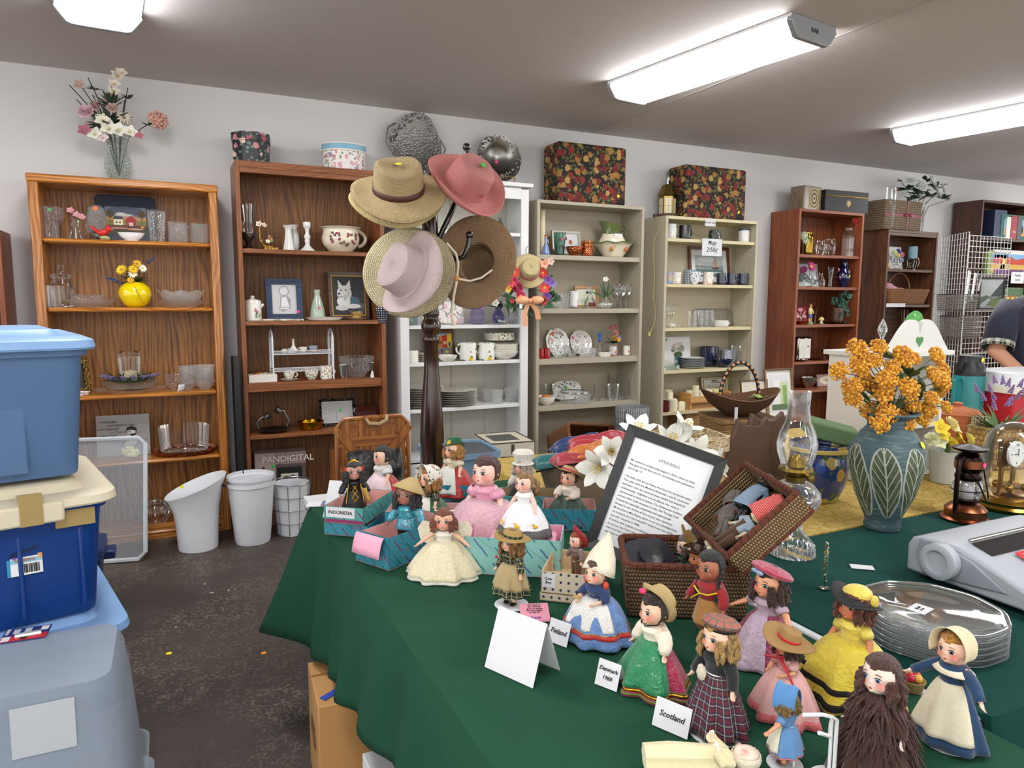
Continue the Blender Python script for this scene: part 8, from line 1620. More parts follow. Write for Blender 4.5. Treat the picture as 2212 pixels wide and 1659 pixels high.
D('small doll in a blue stitched bonnet and sheer apron standing on a metal stand',1695,1478,1650,off=-1.9,sk='d89470',hair='8a6a30',hs='curls',top=fabric('5a86b4'),slv='short',skirt=(fabric('5a86b4'),.2,.22,dict(folds=9,amp=.08)),apron=(tulle('dcd8c0',.9),.24,1.5),trims=((plain('c86a70'),.2,.015),),hatf=blue_bon,arms='out',stand='c4c6c8',hx=1.06,shoes='6a4430')
x,y=at(1800,1690);t=T('doll_stand','empty white wire doll stand in the foreground','stand',(x,y,ZT));S_=tall(1800,1550,1690);wp=plain('e6e6e8',.3);MB().tube([(0,0,.004),(0,0,S_*.98),(-.01,-.0,S_*1.05),(-.03,.0,S_*1.14),(-.062,.004,S_*1.2)],.0028,8).tube([(0,.008,.004),(0,.008,S_*.94),(-.012,.0,S_*.96),(-.04,-.022,S_*.97),(-.066,-.026,S_*1.12)],.0028,8).bd('wire_arm',wp,t);MB().lathe([(0,0),(.035,0),(.034,.003),(0,.004)],30).bd('base',wp,t)
# baby lying at the bottom edge
a,b=at(1440,1665),at(1610,1668);t=T('baby_doll','baby doll in a cream gown and frilled cap lying on its back','doll',(b[0],b[1],ZT+.022),0,None,.155,rot=(-pi/2,0,atan2(a[1]-b[1],a[0]-b[0])+pi/2));bm=skin('ecd0c0');o=bpy.data.objects.new('body',body_mesh('fwd',bm));COL.objects.link(o);o.parent=t;o.location=(0,0,-HZ)
g_=fabric('e0d4a8',.9);MB().lathe([(.13,-.95),(.15,-.7),(.13,-.3),(.10,-.16),(.04,-.11)],30,fn=lambda q,r,z:(r*(1+.08*sin(7*q)),z),sy=.8).bd('gown',g_,t)
for s in(-1,1):MB().ell((s*.04,-.093,.005),(.02,.01,.01),10).bd('eye',eyemat('5a7aa0'),o,(0,0,HZ));MB().tube([(s*.09,0,-.16),(s*.15,-.06,-.26),(s*.12,-.13,-.3)],[.05,.055,.05],12).bd('sleeve',g_,t)
MB().ell((0,-.105,-.055),(.015,.006,.006),8).bd('mouth',plain('c8402c',.4),t);MB().lathe([(.125,-.035),(.135,0),(.13,.05),(.09,.1),(0,.125)],40,MRo(-pi/2,4,'X')@MTr((0,0,-.02)),fn=lambda q,r,z:(r*(1+(.05*sin(22*q)if z<.01 else 0)),z),cap=False).bd('frilled_cap',LC,t,thick=.006)
# ---- bride and boxed dolls
def wings(t):
    for s in(-1,1):MB().prism([(0,0),(s*.14,.10),(s*.24,.12),(s*.30,.03),(s*.27,-.1),(s*.18,-.16),(s*.06,-.12)],0,.012).bd('lace_wing',LC,t,(s*.02,.08,.70))
    MB().tube([(sin(q)*.105,-.02-cos(q)*.07+.05,HZ+.10+cos(q)*.01)for q in[-1.6+3.2*k/14 for k in range(15)]],.010,6).bd('pearl_headband',plain('e8e0d0',.3,bump=1,bs=120),t)
D('red haired doll in an ivory lace gown with lace wings and pearl headband',960,1098,1240,sq=.70,off=-.15,sk='d8a88c',hair='7c3c1c',hs='curls',top=fabric('e4dccc'),slv='none',skirt=(LC,.0,.42,dict(folds=9,amp=.10,bulge=.62)),trims=((lace('f2ecdc',130,.2),.0,.06),),arms='out',extra=wings,hx=1.0,shoes=None,apron=(tulle('e8dcb8',.8),.05,2.4))
def indo(t):
    mb=MB();[mb.tube([(s*.05,-.078,.70),(-s*.03,-.105,.55),(s*.04,-.13,.42),(-s*.02,-.14,.34)],.006,6)for s in(-1,1)];[mb.tube([(s*.075,-.06,.72),(s*.10,-.09,.5),(s*.12,-.11,.3)],.008,6)for s in(-1,1)];mb.bd('gold_braid',gold,t);MB().tube([(-.1,-.02,HZ+.06),(-.06,-.02,HZ+.12),(0,-.02,HZ+.15),(.06,-.02,HZ+.12),(.1,-.02,HZ+.06)],[.01,.014,.022,.014,.01],8).bd('headdress',gold,t)
    for s in(-1,1):MB().ell((s*.115,-.02,HZ+.03),(.025,.02,.03),8).bd('red_flower',plain('b81c2c',.5),t)
    MB().grid(lambda u,v:(.10+.05*u+.06*v,-.10-.03*sin(u*3)+.02*v,.60-.28*v),3,8).bd('yellow_scarf',satin('c8a828',.3),t,thick=.003)
D('Indonesian doll in a black and gold gown with red flowers in her hair',760,992,pos=(AB[0]-.02,AB[1]-.02,ZT+.0385),sq=.68,off=.1,sk='b98a78',eye='201008',hair='14100e',hs='long',top=plain('101012',.5),slv='long',skirt=(plain('101012',.5),.02,.2,dict(folds=5,amp=.04,bulge=.8)),collar=metal('b87030',.4),extra=indo,shoes=None,hx=1.03)
D('doll in a shiny turquoise brocade jacket with a conical straw hat',875,1028,pos=(.555,1.80,ZT+.003),sq=.70,off=-.35,sk='94644c',eye='201008',hair='120e0e',hs='long',top=floral('2f8fa4',('7a3a44','8fc0c8','206a80'),30,.4,'5ab0c0',.25,coat=.4),slv='long',skirt=(floral('2f8fa4',('7a3a44','8fc0c8','206a80'),30,.4,'5ab0c0',.25,coat=.4),.38,.125,dict(folds=4,amp=.03)),pants=plain('101014',.6),hatf=lambda t:MB().lathe([(.19,-.02),(.12,.05),(.05,.115),(0,.135)],40,cap=False).bd('conical_hat',strawd,t,(.02,.03,TZ+.02),(-.35,.25,0),thick=.005),hx=1.06)
D('black haired doll in a white lace apron over a red skirt, at the back left',858,962,pos=(.62,2.27,ZT+.003),sq=.70,off=-1.1,hair='121010',hs='bun',top=LW,slv='short',puff=LW,skirt=(redr,.08,.34,dict(folds=8,amp=.12)),apron=(fabric('e2c8cc'),.12,1.5),trims=((dots('e8d8dc','b82c48',120,.3),.12,.05),),shoes=None,hx=1.0)
D('doll in a white rose embroidered cap with a green striped skirt',968,1002,pos=(.68,1.97,ZT+.003),sq=.70,off=-1.0,hair='b07a34',hs='long',top=floral('141414',('c83848','e0c040','3a8a4a'),60,.4,'3a6a3a',.3),slv='34',skirt=(satin('0f5c34',.4),.03,.36,dict(folds=7,amp=.12)),apron=(fabric('d8d4c8'),.06,.9),trims=((gold,.12,.015),(gold,.2,.012)),hatf=bonnet(floral('e0dcd0',('a82030',),14,.3,'3a5a3a',.15,cover=.5),.05,1.2),shoes=None,hx=1.04)
def alpine(t):brimhat(fabric('0d5c38'),.15,.095,.10,(-.15,-.2),.02,plain('8a1c24'),curl=.02)(t);bloom('daisy',.04,('e0c830','c8a020'),t,(.03,-.10,TZ+.09));MB().tube([(.1,.0,HZ-.05),(.12,-.02,HZ-.12),(.11,-.02,HZ-.18)],.02,8).bd('red_ribbon',plain('a81c2c'),t)
D('blond doll in a green felt hat with a yellow flower, red skirt and puff sleeves',1005,938,pos=(.87,2.27,ZT+.003),sq=.70,off=-.9,hair='b88438',hs='curls',top=fabric('dccfb0'),slv='short',puff=True,skirt=(redr,.05,.34,dict(folds=8,amp=.1)),apron=(LW,.12,.9),hatf=alpine,shoes=None,hx=1.07,extra=lambda t:MB().lathe([(.083,.56),(.086,.63)],24,sy=.85,cap=False).bd('corset',floral('1c1614',('c8a040','a83040'),60,.4),t,thick=.006))
D('brown haired doll in a sparkling pink tulle ballgown with a hair net',1068,985,pos=(.765,1.75,ZT+.006),sq=.72,off=-.6,sk='f0c4b4',hair='4a241c',hs='bun',top=satin('e09cb4',.25),slv='short',puff=True,skirt=(tulle('e8a4b8',.85),.04,.42,dict(folds=13,amp=.12,bulge=.45)),apron=(tulle('f0c0cc',.6),.02,2.6),shoes=None,extra=lambda t:MB().tube([(cos(q)*.055,sin(q)*.05,.745)for q in[2*pi*k/16 for k in range(16)]],.009,6,closed=True).bd('pearl_necklace',plain('e8e0d0',.2),t))
def chef(t):MB().lathe([(.125,0),(.122,.06),(.14,.09),(.155,.14),(.12,.185),(0,.19)],48,fn=lambda a,q,z:(q*(1+.05*sin(16*a)*(z<.15)),z),cap=False).bd('cook_cap',fabric('dcd8cc'),t,(0,.02,TZ+.02),(-.05,0,0));MB().lathe([(.125,0),(.16,-.02)],60,fn=lambda a,q,z:(q*(1+(.05*sin(24*a)if q>.12 else 0)),z),cap=False).bd('frill',LW,t,(0,.02,TZ+.03),thick=.004)
D('doll in a white cook cap with lace frill and a black skirt',1110,957,pos=(1.01,2.02,ZT+.003),sq=.70,off=-.6,sk='e0b498',hair='c8c0b0',hs='curls',top=LW,slv='long',puff=fabric('e0dcd0'),skirt=(fabric('121214'),.04,.26,dict(folds=8,amp=.1)),hatf=chef,shoes=None,hx=1.2,extra=lambda t:MB().lathe([(.083,.56),(.088,.65)],24,sy=.85,cap=False).bd('corset',dots('7a1c24','d8b8a8',120,.25),t,thick=.006))
def ducks(t):
    for a in(-.55,.25,1.0):
        q=.315;o=MB().ell((0,0,0),(.036,.012,.026),10).ell((-.022,0,.045),(.018,.011,.018),10).tube([(-.015,0,.01),(-.02,0,.04)],[.016,.012],8).bd('duck_applique',plain('e8b81c',.5),t,(sin(a)*q,-cos(a)*q*.9,.24),(0,0,a));MB().tube([(-.036,0,.046),(-.058,0,.044)],[.007,.002],6).bd('bill',plain('d83c24',.5),o)
    MB().lathe([(.085,.555),(.087,.595)],30,sy=.85,cap=False).bd('dotted_belt',dots('131315','e8e8e8',200,.25),t,thick=.008)
D('blond doll in a white sundress with yellow ducks and a black dotted hem',1165,1020,pos=(.795,1.575,ZT+.086),sq=.72,off=-.6,sk='f0c4b0',hair='9a7444',hs='pony',top=fabric('e8e8ea'),slv='none',skirt=(fabric('e8e8ec'),.02,.36,dict(folds=9,amp=.06,bulge=.55)),trims=((dots('131315','e8e8e8',70,.2),.02,.15),),extra=ducks,shoes='e8e8e8',hx=1.0,arms='down')
D('doll in a yellow straw hat, white blouse and dark green skirt',1228,1003,pos=(1.075,1.83,ZT+.003),sq=.70,off=-.55,sk='ecbca0',hair='161010',hs='bun',top=fabric('e2d6c8'),slv='long',puff=fabric('e2d6c8'),skirt=(satin('143c28',.4),.03,.34,dict(folds=8,amp=.12)),hatf=brimhat(strawd,.2,.105,.07,(-.5,.15),.02,plain('c84a60')),shoes=None,hx=1.04,arms='fwd',extra=lambda t:MB().lathe([(.083,.55),(.088,.61)],24,sy=.85,cap=False).bd('corset',floral('1a1614',('8a2030','d8c8a0'),60,.4),t,thick=.006))
D('small cowboy doll with red hair, a red hat and brown fringed trousers',1215,1143,pos=(.845,1.40,ZT+.0205),sq=.74,off=-.9,sk='ecc4b0',hair='a8481c',hs='bun',top=plaid('8a7a6a','3a4a6a','9a4030',30),slv='long',pants=fabric('5c3a1c'),hatf=brimhat(plain('8f2028',.6),.19,.095,.07,(-1.2,.35),.02,curl=.05,z=HZ+.04),hx=1.05,shoes='5a3820',collar=fabric('b8a880'))
# ================================================================ wicker case with its dolls
sea=weave('2c1c10','8a6c48',150,120,1.2);sea2=weave('3a2818','ac8c5e',170,130,1.2);rimw=weave('3a180c','8a4626',300,60,1.0)
cz=rad(-30);cc=Vector((1.02,1.235,ZT+.001));t=T('wicker_case','open brown wicker case holding dolls, its lid propped up behind','basket',cc,cz)
basket(t,.13,.095,.115,sea,sea,rimw,tp=.94,rr=.008,thick=.006)
A=PZ(1512,1152,.885);B=PZ(1604,1238,.878);Tt=PZ(1640,1036,1.01);X=(B-A);lw=X.length;X.normalize();Yv=(Tt-A);Yv=Yv-X*Yv.dot(X);lh=Yv.length;Yv.normalize();Zn=X.cross(Yv)
if Zn.dot(EYE-A)<0:Zn=-Zn
LM=Matrix((X,Yv,X.cross(Yv))).transposed().to_4x4();sg=1 if X.cross(Yv).dot(EYE-A)>0 else-1
lid=MB();t2=bpy.data.objects.new('lid',None);COL.objects.link(t2);t2.parent=t;t2['label']='woven seagrass lid standing open at an angle'
LC_=MTr(A+X*lw/2+Yv*lh/2)@LM;t2.matrix_parent_inverse=Matrix();t2.matrix_local=Matrix.LocRotScale(cc,Euler((0,0,cz)),None).inverted()@LC_
mb=MB();mb.box((0,0,0),(lw,lh,.006));mb.bd('lid_panel',sea2,t2,thick=0)
for s in(-1,1):MB().box((s*lw/2,0,sg*.025),(.008,lh,.05)).bd('lid_side',sea2,t2);MB().box((0,s*lh/2,sg*.025),(lw,.008,.05)).bd('lid_side',sea2,t2)
for zz in(0,.05):MB().tube([(-lw/2,-lh/2,sg*zz),(lw/2,-lh/2,sg*zz),(lw/2,lh/2,sg*zz),(-lw/2,lh/2,sg*zz)],.008,8,closed=True).bd('rim',rimw,t2)
def rag(label,x,y,S,a,skc,dress,hair,legs=None,hood=None,longleg=False):
    """a small doll lying in the lid; x, y in lid widths"""
    M=LC_@MTr((x*lw,y*lh,sg*.022))@MRo(a,4,'Z')@MRo(-sg*pi/2+0,4,'X')@MRo(0 if sg>0 else pi,4,'Y')
    t=T('rag_doll',label,'doll',(0,0,0));t.matrix_world=M@Matrix.Scale(S,4)@MTr((0,0,-.5));t.location,q,_=t.matrix_world.decompose();t.rotation_euler=q.to_euler();t.scale=(S,S,S)
    sm=skin(skc,'6a2a20',.5);o=bpy.data.objects.new('body',body_mesh('down',sm));COL.objects.link(o);o.parent=t
    for s in(-1,1):MB().ell((s*.04,-.107,HZ+.004),(.018,.008,.018),10).bd('eye',eyemat('201008'),o)
    MB().ell((0,-.118,HZ-.06),(.02,.006,.006),8).bd('mouth',plain('a83030',.5),o)
    if hair:hair_mb('bun' if not hood else 'bun',2).bd('hair',hairmat(hair),t)
    if hood:MB().lathe([(.15,-.14),(.19,0),(.16,.13),(.07,.18),(0,.19)],30,fn=lambda q_,r,z:(r*(1+.10*sin(17*q_+z*40)*(1 if sin(q_)>-.6 else.3)),z),cap=False).bd('fur_hood',hood,t,(0,.05,HZ));MB().ell((0,0,.5),(.17,.13,.24),20).tube([(-.06,0,.3),(-.07,0,.05)],.06,10).tube([(.06,0,.3),(.07,0,.05)],.06,10).tube([(-.12,0,.66),(-.2,-.05,.5)],.055,10).tube([(.12,0,.66),(.2,-.05,.5)],.055,10).bd('fur_coat',hood,t)
    if dress:skirt_mb(.74,.26 if not legs else.5,.11,.24 if not legs else.14,folds=6,amp=.12).bd('dress',dress,t,thick=.006);[MB().tube([(s*.10,0,.70),(s*.19,-.02,.6)],[.06,.065],12).bd('sleeve',dress,t)for s in(-1,1)]
    if legs:MB().tube([(0,0,.66),(0,0,.42)],[.12,.125],16).tube([(-.06,0,.44),(-.08,-.02,.1)],[.075,.06],12).tube([(.06,0,.44),(.08,-.02,.1)],[.075,.06],12).bd('trousers',legs,t);[MB().ell((s*.085,-.05,.03),(.06,.09,.05),12).bd('foot',plain('d8c8a8',.8),t)for s in(-1,1)]
    return t
fur=hairmat('6a625a',.9,40)
rag('dark faced doll in a grey fur hood and coat lying in the case lid',-.22,-.12,.135,.75,'6a3424',None,'0c0a0a',hood=fur)
rag('black rag doll in a blue polka dotted dress lying in the lid',-.12,.22,.14,.3,'161414',dots('5f7c94','dfe4e8',45,.2),'0a0808')
rag('black rag doll in a red polka dotted dress lying in the upper lid corner',.22,.25,.14,-.3,'161414',dots('c02824','f0e8e0',45,.2),'0a0808')
rag('stuffed doll in brown trousers with pale cloth feet',.13,-.18,.15,-.25,'dcc8a0',dots('7a8e9c','dfe4e8',45,.2),None,legs=fabric('4c2f1e'))
boyh=lambda t:(brimhat(plain('3a1e16',.3,coat=.4),.2,.10,.12,(-.1,.05),.0,curl=.05,sx=.85)(t))
D('red haired toy boy in a dark brown cowboy hat inside the wicker case',1485,1172,pos=(1.065,1.225,ZT+.004),sq=.5,off=-.9,sk='d88a58',hair='8a1a14',hs='bun',top=fabric('26402c'),slv='long',pants=fabric('26402c'),hatf=boyh,collar=dots('202024','e8e8e8',160,.35),hx=1.03)
D('grey haired doll with a big tan straw hat tipped back inside the case',1485,1155,pos=(1.08,1.285,ZT+.004),sq=.5,off=-1.1,hair='6a6258',hs='curls',top=fabric('2c4a38'),skirt=(fabric('2c4a38'),.2,.2),hatf=brimhat(weave('946a34','cfa45e',500,500,.6),.19,.11,.07,(-1.0,.7),.01),hx=1.0)
t=T('toy_hat','black leather like toy hat with a yellow button lying in the wicker case','hat',(cc.x-.06,cc.y+.04,ZT+.085),rot=(.5,-.3,.4));MB().lathe([(.062,.02),(.05,.0),(.03,.004),(.028,.03),(0,.034)],40,fn=lambda a,r,z:(r*(1+.1*cos(3*a)*(r>.04)),z)).bd('hat_body',plain('2c2e34',.35),t);MB().ell((-.03,-.03,.03),.011,10).bd('button',plain('e0c020',.3),t)
# ================================================================ green table: lamp, plates, typewriter
clg=glass('f8faf8',1.5,0,60,.05)
x,y=at(1710,1196);h=tall(1710,820,1196);k=h/400;t=T('oil_lamp','clear glass oil lamp with a tall chimney and swirled foot','lamp',(x,y,ZT+.001))
P_=lambda L:[(r*k,(1196-v)*k)for r,v in L]
MB().lathe(P_([(0,1196),(50,1196),(50,1190),(47,1172),(36,1158),(22,1140),(16,1115),(18,1100),(30,1090)]),72,fn=lambda a,r,z:(r*(1+.04*sin(24*a+z*60)),z),cap=False).bd('foot',clg,t)
MB().lathe(P_([(16,1108),(44,1092),(57,1070),(55,1052),(40,1034),(22,1024)]),48,cap=False).bd('oil_font',glass('f4f2e4',1.4,0,60,.12),t)
MB().lathe(P_([(22,1028),(23,1014),(20,1012),(21,1004),(38,1000),(36,994),(20,992),(16,975),(8,965),(0,964)]),36).tube([(0.02*k,-20*k,186*k),(0,-42*k,184*k)],3*k,8).lathe([(0,-.004),(.010,-.003),(.010,.003),(0,.004)],16,MTr((0,-44*k,184*k))@MRo(pi/2,4,'X')).bd('burner',metal('8a7034',.35),t)
MB().lathe(P_([(32,1000),(34,985),(42,960),(44,940),(38,915),(27,890),(23,860),(25,822)]),48,cap=False).bd('chimney',clg,t)
x,y=1.36,.872;n=6
for i in range(n):
    lab='large clear glass plate in the stack beside the yellow gown doll, '+('lowest','second from bottom','third from bottom','third from top','second from top','topmost')[i]
    o=tag(MB().lathe([(0,0),(.08,0),(.088,.003),(.122,.007),(.131,.008),(.1335,.0105),(.130,.012),(.12,.0095),(.088,.006),(0,.003)],72,fn=lambda a,r,z:(r*(1+.012*cos(10*a)*(r>.1)),z)).bd('glass_plate',glass('f4f8f6',1.3,0,60,.0),None,(x,y,ZT+.001+.0115*i)),lab,'plate','clear glass plates')
t=T('price_label','white paper price label on the topmost glass plate','label',(x-.02,y+.01,ZT+.001+.0115*5+.0055),.2);MB().box((0,0,0),(.045,.035,.0005)).bd('paper_slip',PAPER,t);text('$5.00\n6 for',.008,INK,t,(0,0,.0006),(0,0,0))
gy=plain('a6abb2',.45,bump=.1,bs=500);gy2=plain('959aa2',.45)
A=PZ(1990,1262,ZT);t=T('typewriter','grey electric typewriter with a round platen knob at its left side','typewriter',(A.x+.235,A.y-.085,ZT+.001),rad(0));pr=[(-.18,.0),(.14,.0),(.14,.07),(.125,.105),(.10,.118),(.03,.118),(-.02,.105),(-.10,.055),(-.18,.028)]
pr=[(-.25,.012),(-.25,.03),(-.14,.055),(-.03,.094),(.02,.108),(.11,.108),(.135,.098),(.145,.08),(.145,.012)]
R9=MRo(pi/2,4,'Z');MB().prism([(q[0],q[1])for q in pr],-.21,.21,R9).bd('casing',gy,t,bev=.008)
MB().prism([(.10,.02),(.12,.06),(.11,.105),(.05,.108),(-.02,.085),(-.1,.04),(-.02,.03)],.209,.216,R9).bd('side_cheek',gy2,t,bev=.004)
MB().lathe([(0,.0),(.038,0),(.042,.006),(.042,.030),(.036,.034),(.028,.034),(.024,.026),(0,.024)],40,MTr((-.215,.045,.07))@MRo(-pi/2,4,'Y'),fn=lambda a,r,z:(r*(1+.02*cos(40*a)*(r>.041)),z)).bd('platen_knob',gy,t)
MB().grid(lambda u,v:(-.16+.32*u,-.03+.05*v,.096+.0155*v),2,2).bd('paper_bay',plain('1a1c20',.15,coat=.6),t);MB().tube([(-.16,.025,.116),(.16,.025,.116)],.004,8).bd('paper_bail',silver,t)
o=MB().box((0,0,0),(.05,.03,.001),MTr((-.07,-.055,.092))@MRo(.4,4,'X')).bd('label_patch',plain('c8202c',.5),t);text('ITEM\nSOLD AS IS',.007,PAPER,t,(-.07,-.055,.0932),(.4,0,0))
for r_ in range(4):[MB().box((-.13+.0195*i+.005*r_,-.225+.019*r_,.040+.010*r_),(.016,.015,.012)).bd('key',gy2,t,bev=.002)for i in range(13)]
x,y=at(1781,1272);h=tall(1781,1172,1272);t=T('beaded_pin_stand','thin beaded ornament standing on a small round metal base','ornament',(x,y,ZT+.001));MB().lathe([(0,0),(.012,0),(.012,.002),(.002,.004),(0,.004)],20).bd('base',silver,t);mb=MB();mb.tube([(0,0,.003),(0,0,h)],.0015,6);mb.bd('stem',silver,t)
mb=MB();[mb.ell((.002*cos(i*2.4),.002*sin(i*2.4),.02+(h-.02)*i/30),.0036,6)for i in range(31)];mb.bd('beads',floral('2a5a4a',('c8402c','d8d8c8','e0b840'),200,.6),t)
x,y=at(1862,1226);tag(MB().box((0,0,.0008),(.055,.03,.0012)).bd('paper_card',PAPER,None,(x,y,ZT+.0005),(0,0,-.7)),'blank white card lying flat on the teal cloth before the big vase','card')
# big vase with yellow flowers
def leafvase():
    g=G('blue_glaze_with_leaves');o=g.co('Object');sp=g.n('SeparateXYZ',Vector=o);an=g.math('ARCTAN2',sp.outputs[1],sp.outputs[0])
    w=g.math('ADD',g.math('MULTIPLY',an,7/6.2832),g.math('MULTIPLY',sp.outputs[2],1.5));f=g.math('SUBTRACT',g.math('FRACT',w),.5);z=g.math('DIVIDE',g.math('SUBTRACT',sp.outputs[2],.045),.215)
    prof=g.math('MULTIPLY',g.math('SQRT',g.math('MAXIMUM',g.math('MULTIPLY',z,g.math('SUBTRACT',1.0,z)),0)),.92);af=g.math('ABSOLUTE',f)
    inl=g.math('LESS_THAN',af,prof);vein=g.math('LESS_THAN',af,.022)
    side=g.math('LESS_THAN',g.math('ABSOLUTE',g.math('SUBTRACT',g.math('FRACT',g.math('SUBTRACT',g.math('MULTIPLY',z,6.0),g.math('MULTIPLY',af,5.0))),.5)),.07);edge=g.math('LESS_THAN',g.math('ABSOLUTE',g.math('SUBTRACT',af,prof)),.028)
    nz=g.noise(g.co('Object',(1,1,6)),18,4,.7);c=g.ramp(nz,[(.3,'223c46'),(.55,'42595e'),(.75,'7a847e')]);lf=g.ramp(g.noise(o,30,3),[(.3,'2e3a24'),(.6,'48553a'),(.8,'5a4a48')])
    c=g.mix(inl,c,lf);ln=g.math('MINIMUM',g.math('ADD',g.math('ADD',vein,side),edge),1);okz=g.math('MULTIPLY',g.math('GREATER_THAN',prof,.04),g.math('MAXIMUM',inl,edge))
    c=g.mix(g.math('MULTIPLY',g.math('MULTIPLY',ln,okz),.8),c,'b0b4aa');return g.fin(c,.6,0,g.bump(g.math('MULTIPLY',ln,okz),.5,.004))
x,y=at(1908,1146);y+=.02;x+=.02;h=tall(1908,893,1150);R_=.098*h/.33;t=tag(MB().lathe([(0,0),(R_*.47,0),(R_*.5,.01),(R_*.46,h*.06),(R_*.5,h*.11),(R_*.78,h*.3),(R_,h*.55),(R_*.97,h*.68),(R_*.72,h*.82),(R_*.54,h*.88),(R_*.56,h*.94),(R_*.78,h*.985),(R_*.78,h),(R_*.7,h),(R_*.5,h*.92),(R_*.45,h*.85),(0,h*.6)],72).bd('vase',leafvase(),None,(x,y,ZT+.001)),'large blue green urn vase with carved leaves and a yellow sticker','vase')
sticker(t,(R_*.3,-R_*.84,h*.75),(pi/2-.5,0,.3),col=YEL,r=.011)
O_=(x,y,ZT+h*.9);t=T('artificial_flowers','mustard yellow flower clusters with green leaves in the big urn','flowers',O_)
FL=[(1812,802,22),(1850,752,24),(1862,770,22),(1858,790,26),(1898,750,22),(1890,780,18),(1950,772,30),(1975,775,18),(1928,795,20),(2022,770,24),(1915,820,26),(1905,848,30),(1868,825,26),(1840,838,24),(1843,862,22),(1962,840,28),(2030,825,30),(2035,800,22),(2015,810,22),(2028,843,20),(2010,862,22),(1968,875,26),(1880,890,28),(1918,892,26),(1950,895,26),(1900,915,24),(1940,918,22),(1990,905,24),(2005,885,24),(2042,880,18),(1960,915,20)]
mb=MB();tips=[]
for i,(u,v,q)in enumerate(FL):p=rel(u,v,y-.05+.09*((i*7)%5)/5,O_);tips.append(p);bloom('ball',q*.00098*1.15,('d89a14','e6ac28','c07c10'),t,p,(p[0]*4,-1,.8),i)
stems(mb,(0,0,.0),tips,.0014,.1,2);mb.bd('stem',plain('3a3c2c',.6),t);mb=MB()
for u,v in((1925,775),(1965,815),(2000,850),(1885,880),(1945,830),(1975,880),(1930,890),(1905,870)):foliage(mb,rel(u,v,y,O_),5,.08,.03,(1,.5,.8),u,.4)
mb.bd('foliage',plain('46582c',.6,var=.25),t)
# lantern
x,y=at(2084,1122);h=tall(2084,958,1122);k=h/164;cop=metal('9a5c3e',.3);dkc=metal('2c2220',.3);t=T('oil_lantern','copper and black hurricane lantern with a pink sticker','lantern',(x,y,ZT+.001))
MB().lathe([(0,0),(47*k,0),(48*k,4*k),(40*k,8*k),(40*k,24*k),(30*k,34*k),(18*k,38*k),(0,38*k)],40).bd('tank',cop,t);MB().lathe([(20*k,42*k),(30*k,58*k),(28*k,78*k),(20*k,90*k)],32,cap=False).bd('globe',clg,t);MB().lathe([(13*k,40*k),(13*k,84*k)],20).bd('wick_tube',plain('b8b0b4',.5),t)
MB().lathe([(20*k,38*k),(22*k,44*k),(18*k,46*k)],24).tube([(0,0,44*k),(0,0,90*k)],2*k,6).lathe([(24*k,88*k),(26*k,94*k),(22*k,104*k),(24*k,108*k),(27*k,112*k),(27*k,132*k),(22*k,140*k),(14*k,146*k),(34*k,152*k),(34*k,156*k),(0,164*k)],36).bd('cap',dkc,t);MB().lathe([(27.3*k,114*k),(27.5*k,130*k)],36,cap=False).bd('copper_band',cop,t)
for s in(-1,1):MB().tube([(s*36*k,0,20*k),(s*36*k,0,100*k),(s*30*k,0,132*k),(s*22*k,0,138*k)],5*k,8).bd('side_tube',dkc,t)
MB().tube([(-30*k,-8*k,120*k),(-20*k,-34*k,90*k),(0,-42*k,48*k),(22*k,-32*k,52*k),(34*k,-8*k,118*k)],1.6*k,6).tube([(31*k*cos(a),31*k*sin(a),66*k)for a in[pi/8*q for q in range(16)]],1.2*k,5,closed=True).bd('wire_guard',dkc,t);sticker(t,(8*k,-27*k,122*k),col=PNK,r=.008)
# anniversary clock
x,y=at(2185,1098);h=tall(2185,912,1098)*.98;k=h/186;gb=metal('b0883c',.22);t=T('anniversary_clock','brass torsion clock under a glass dome','clock',(x+.02,y+.02,ZT+.001));MB().lathe([(0,0),(78*k,0),(80*k,6*k),(74*k,12*k),(76*k,18*k),(66*k,26*k),(62*k,28*k),(0,30*k)],56).bd('base',gb,t)
MB().lathe([(58*k,28*k),(58*k,120*k),(52*k,155*k),(34*k,178*k),(12*k,187*k),(.0005,188*k)],48,cap=False).bd('glass_dome',clg,t);MB().tube([(-22*k,10*k,28*k),(-22*k,10*k,150*k)],5*k,10).tube([(22*k,10*k,28*k),(22*k,10*k,150*k)],5*k,10).box((0,10*k,118*k),(60*k,10*k,60*k)).bd('frame',gb,t)
MB().lathe([(0,0),(28*k,0),(28*k,6*k),(0,6*k)],36,MTr((0,-2*k,118*k))@MRo(pi/2,4,'X')).bd('dial',plain('d8d8d4',.4),t);[text(s_,7*k,INK,t,(20*k*sin(a),-8.6*k,118*k+20*k*cos(a)))for s_,a in(('12',0),('3',pi/2),('6',pi),('9',-pi/2))];MB().box((4*k,-9*k,122*k),(2*k,1*k,16*k)).box((-5*k,-9*k,118*k),(12*k,1*k,2*k)).bd('hand',BLACK,t)
mb=MB();[mb.ell((26*k*cos(a),26*k*sin(a),46*k),9*k,12)for a in(.4,1.97,3.54,5.1)];mb.tube([(0,0,46*k),(0,0,84*k)],2*k,6).lathe([(0,44*k),(26*k,44*k),(26*k,48*k),(0,48*k)],24).bd('pendulum',gb,t)
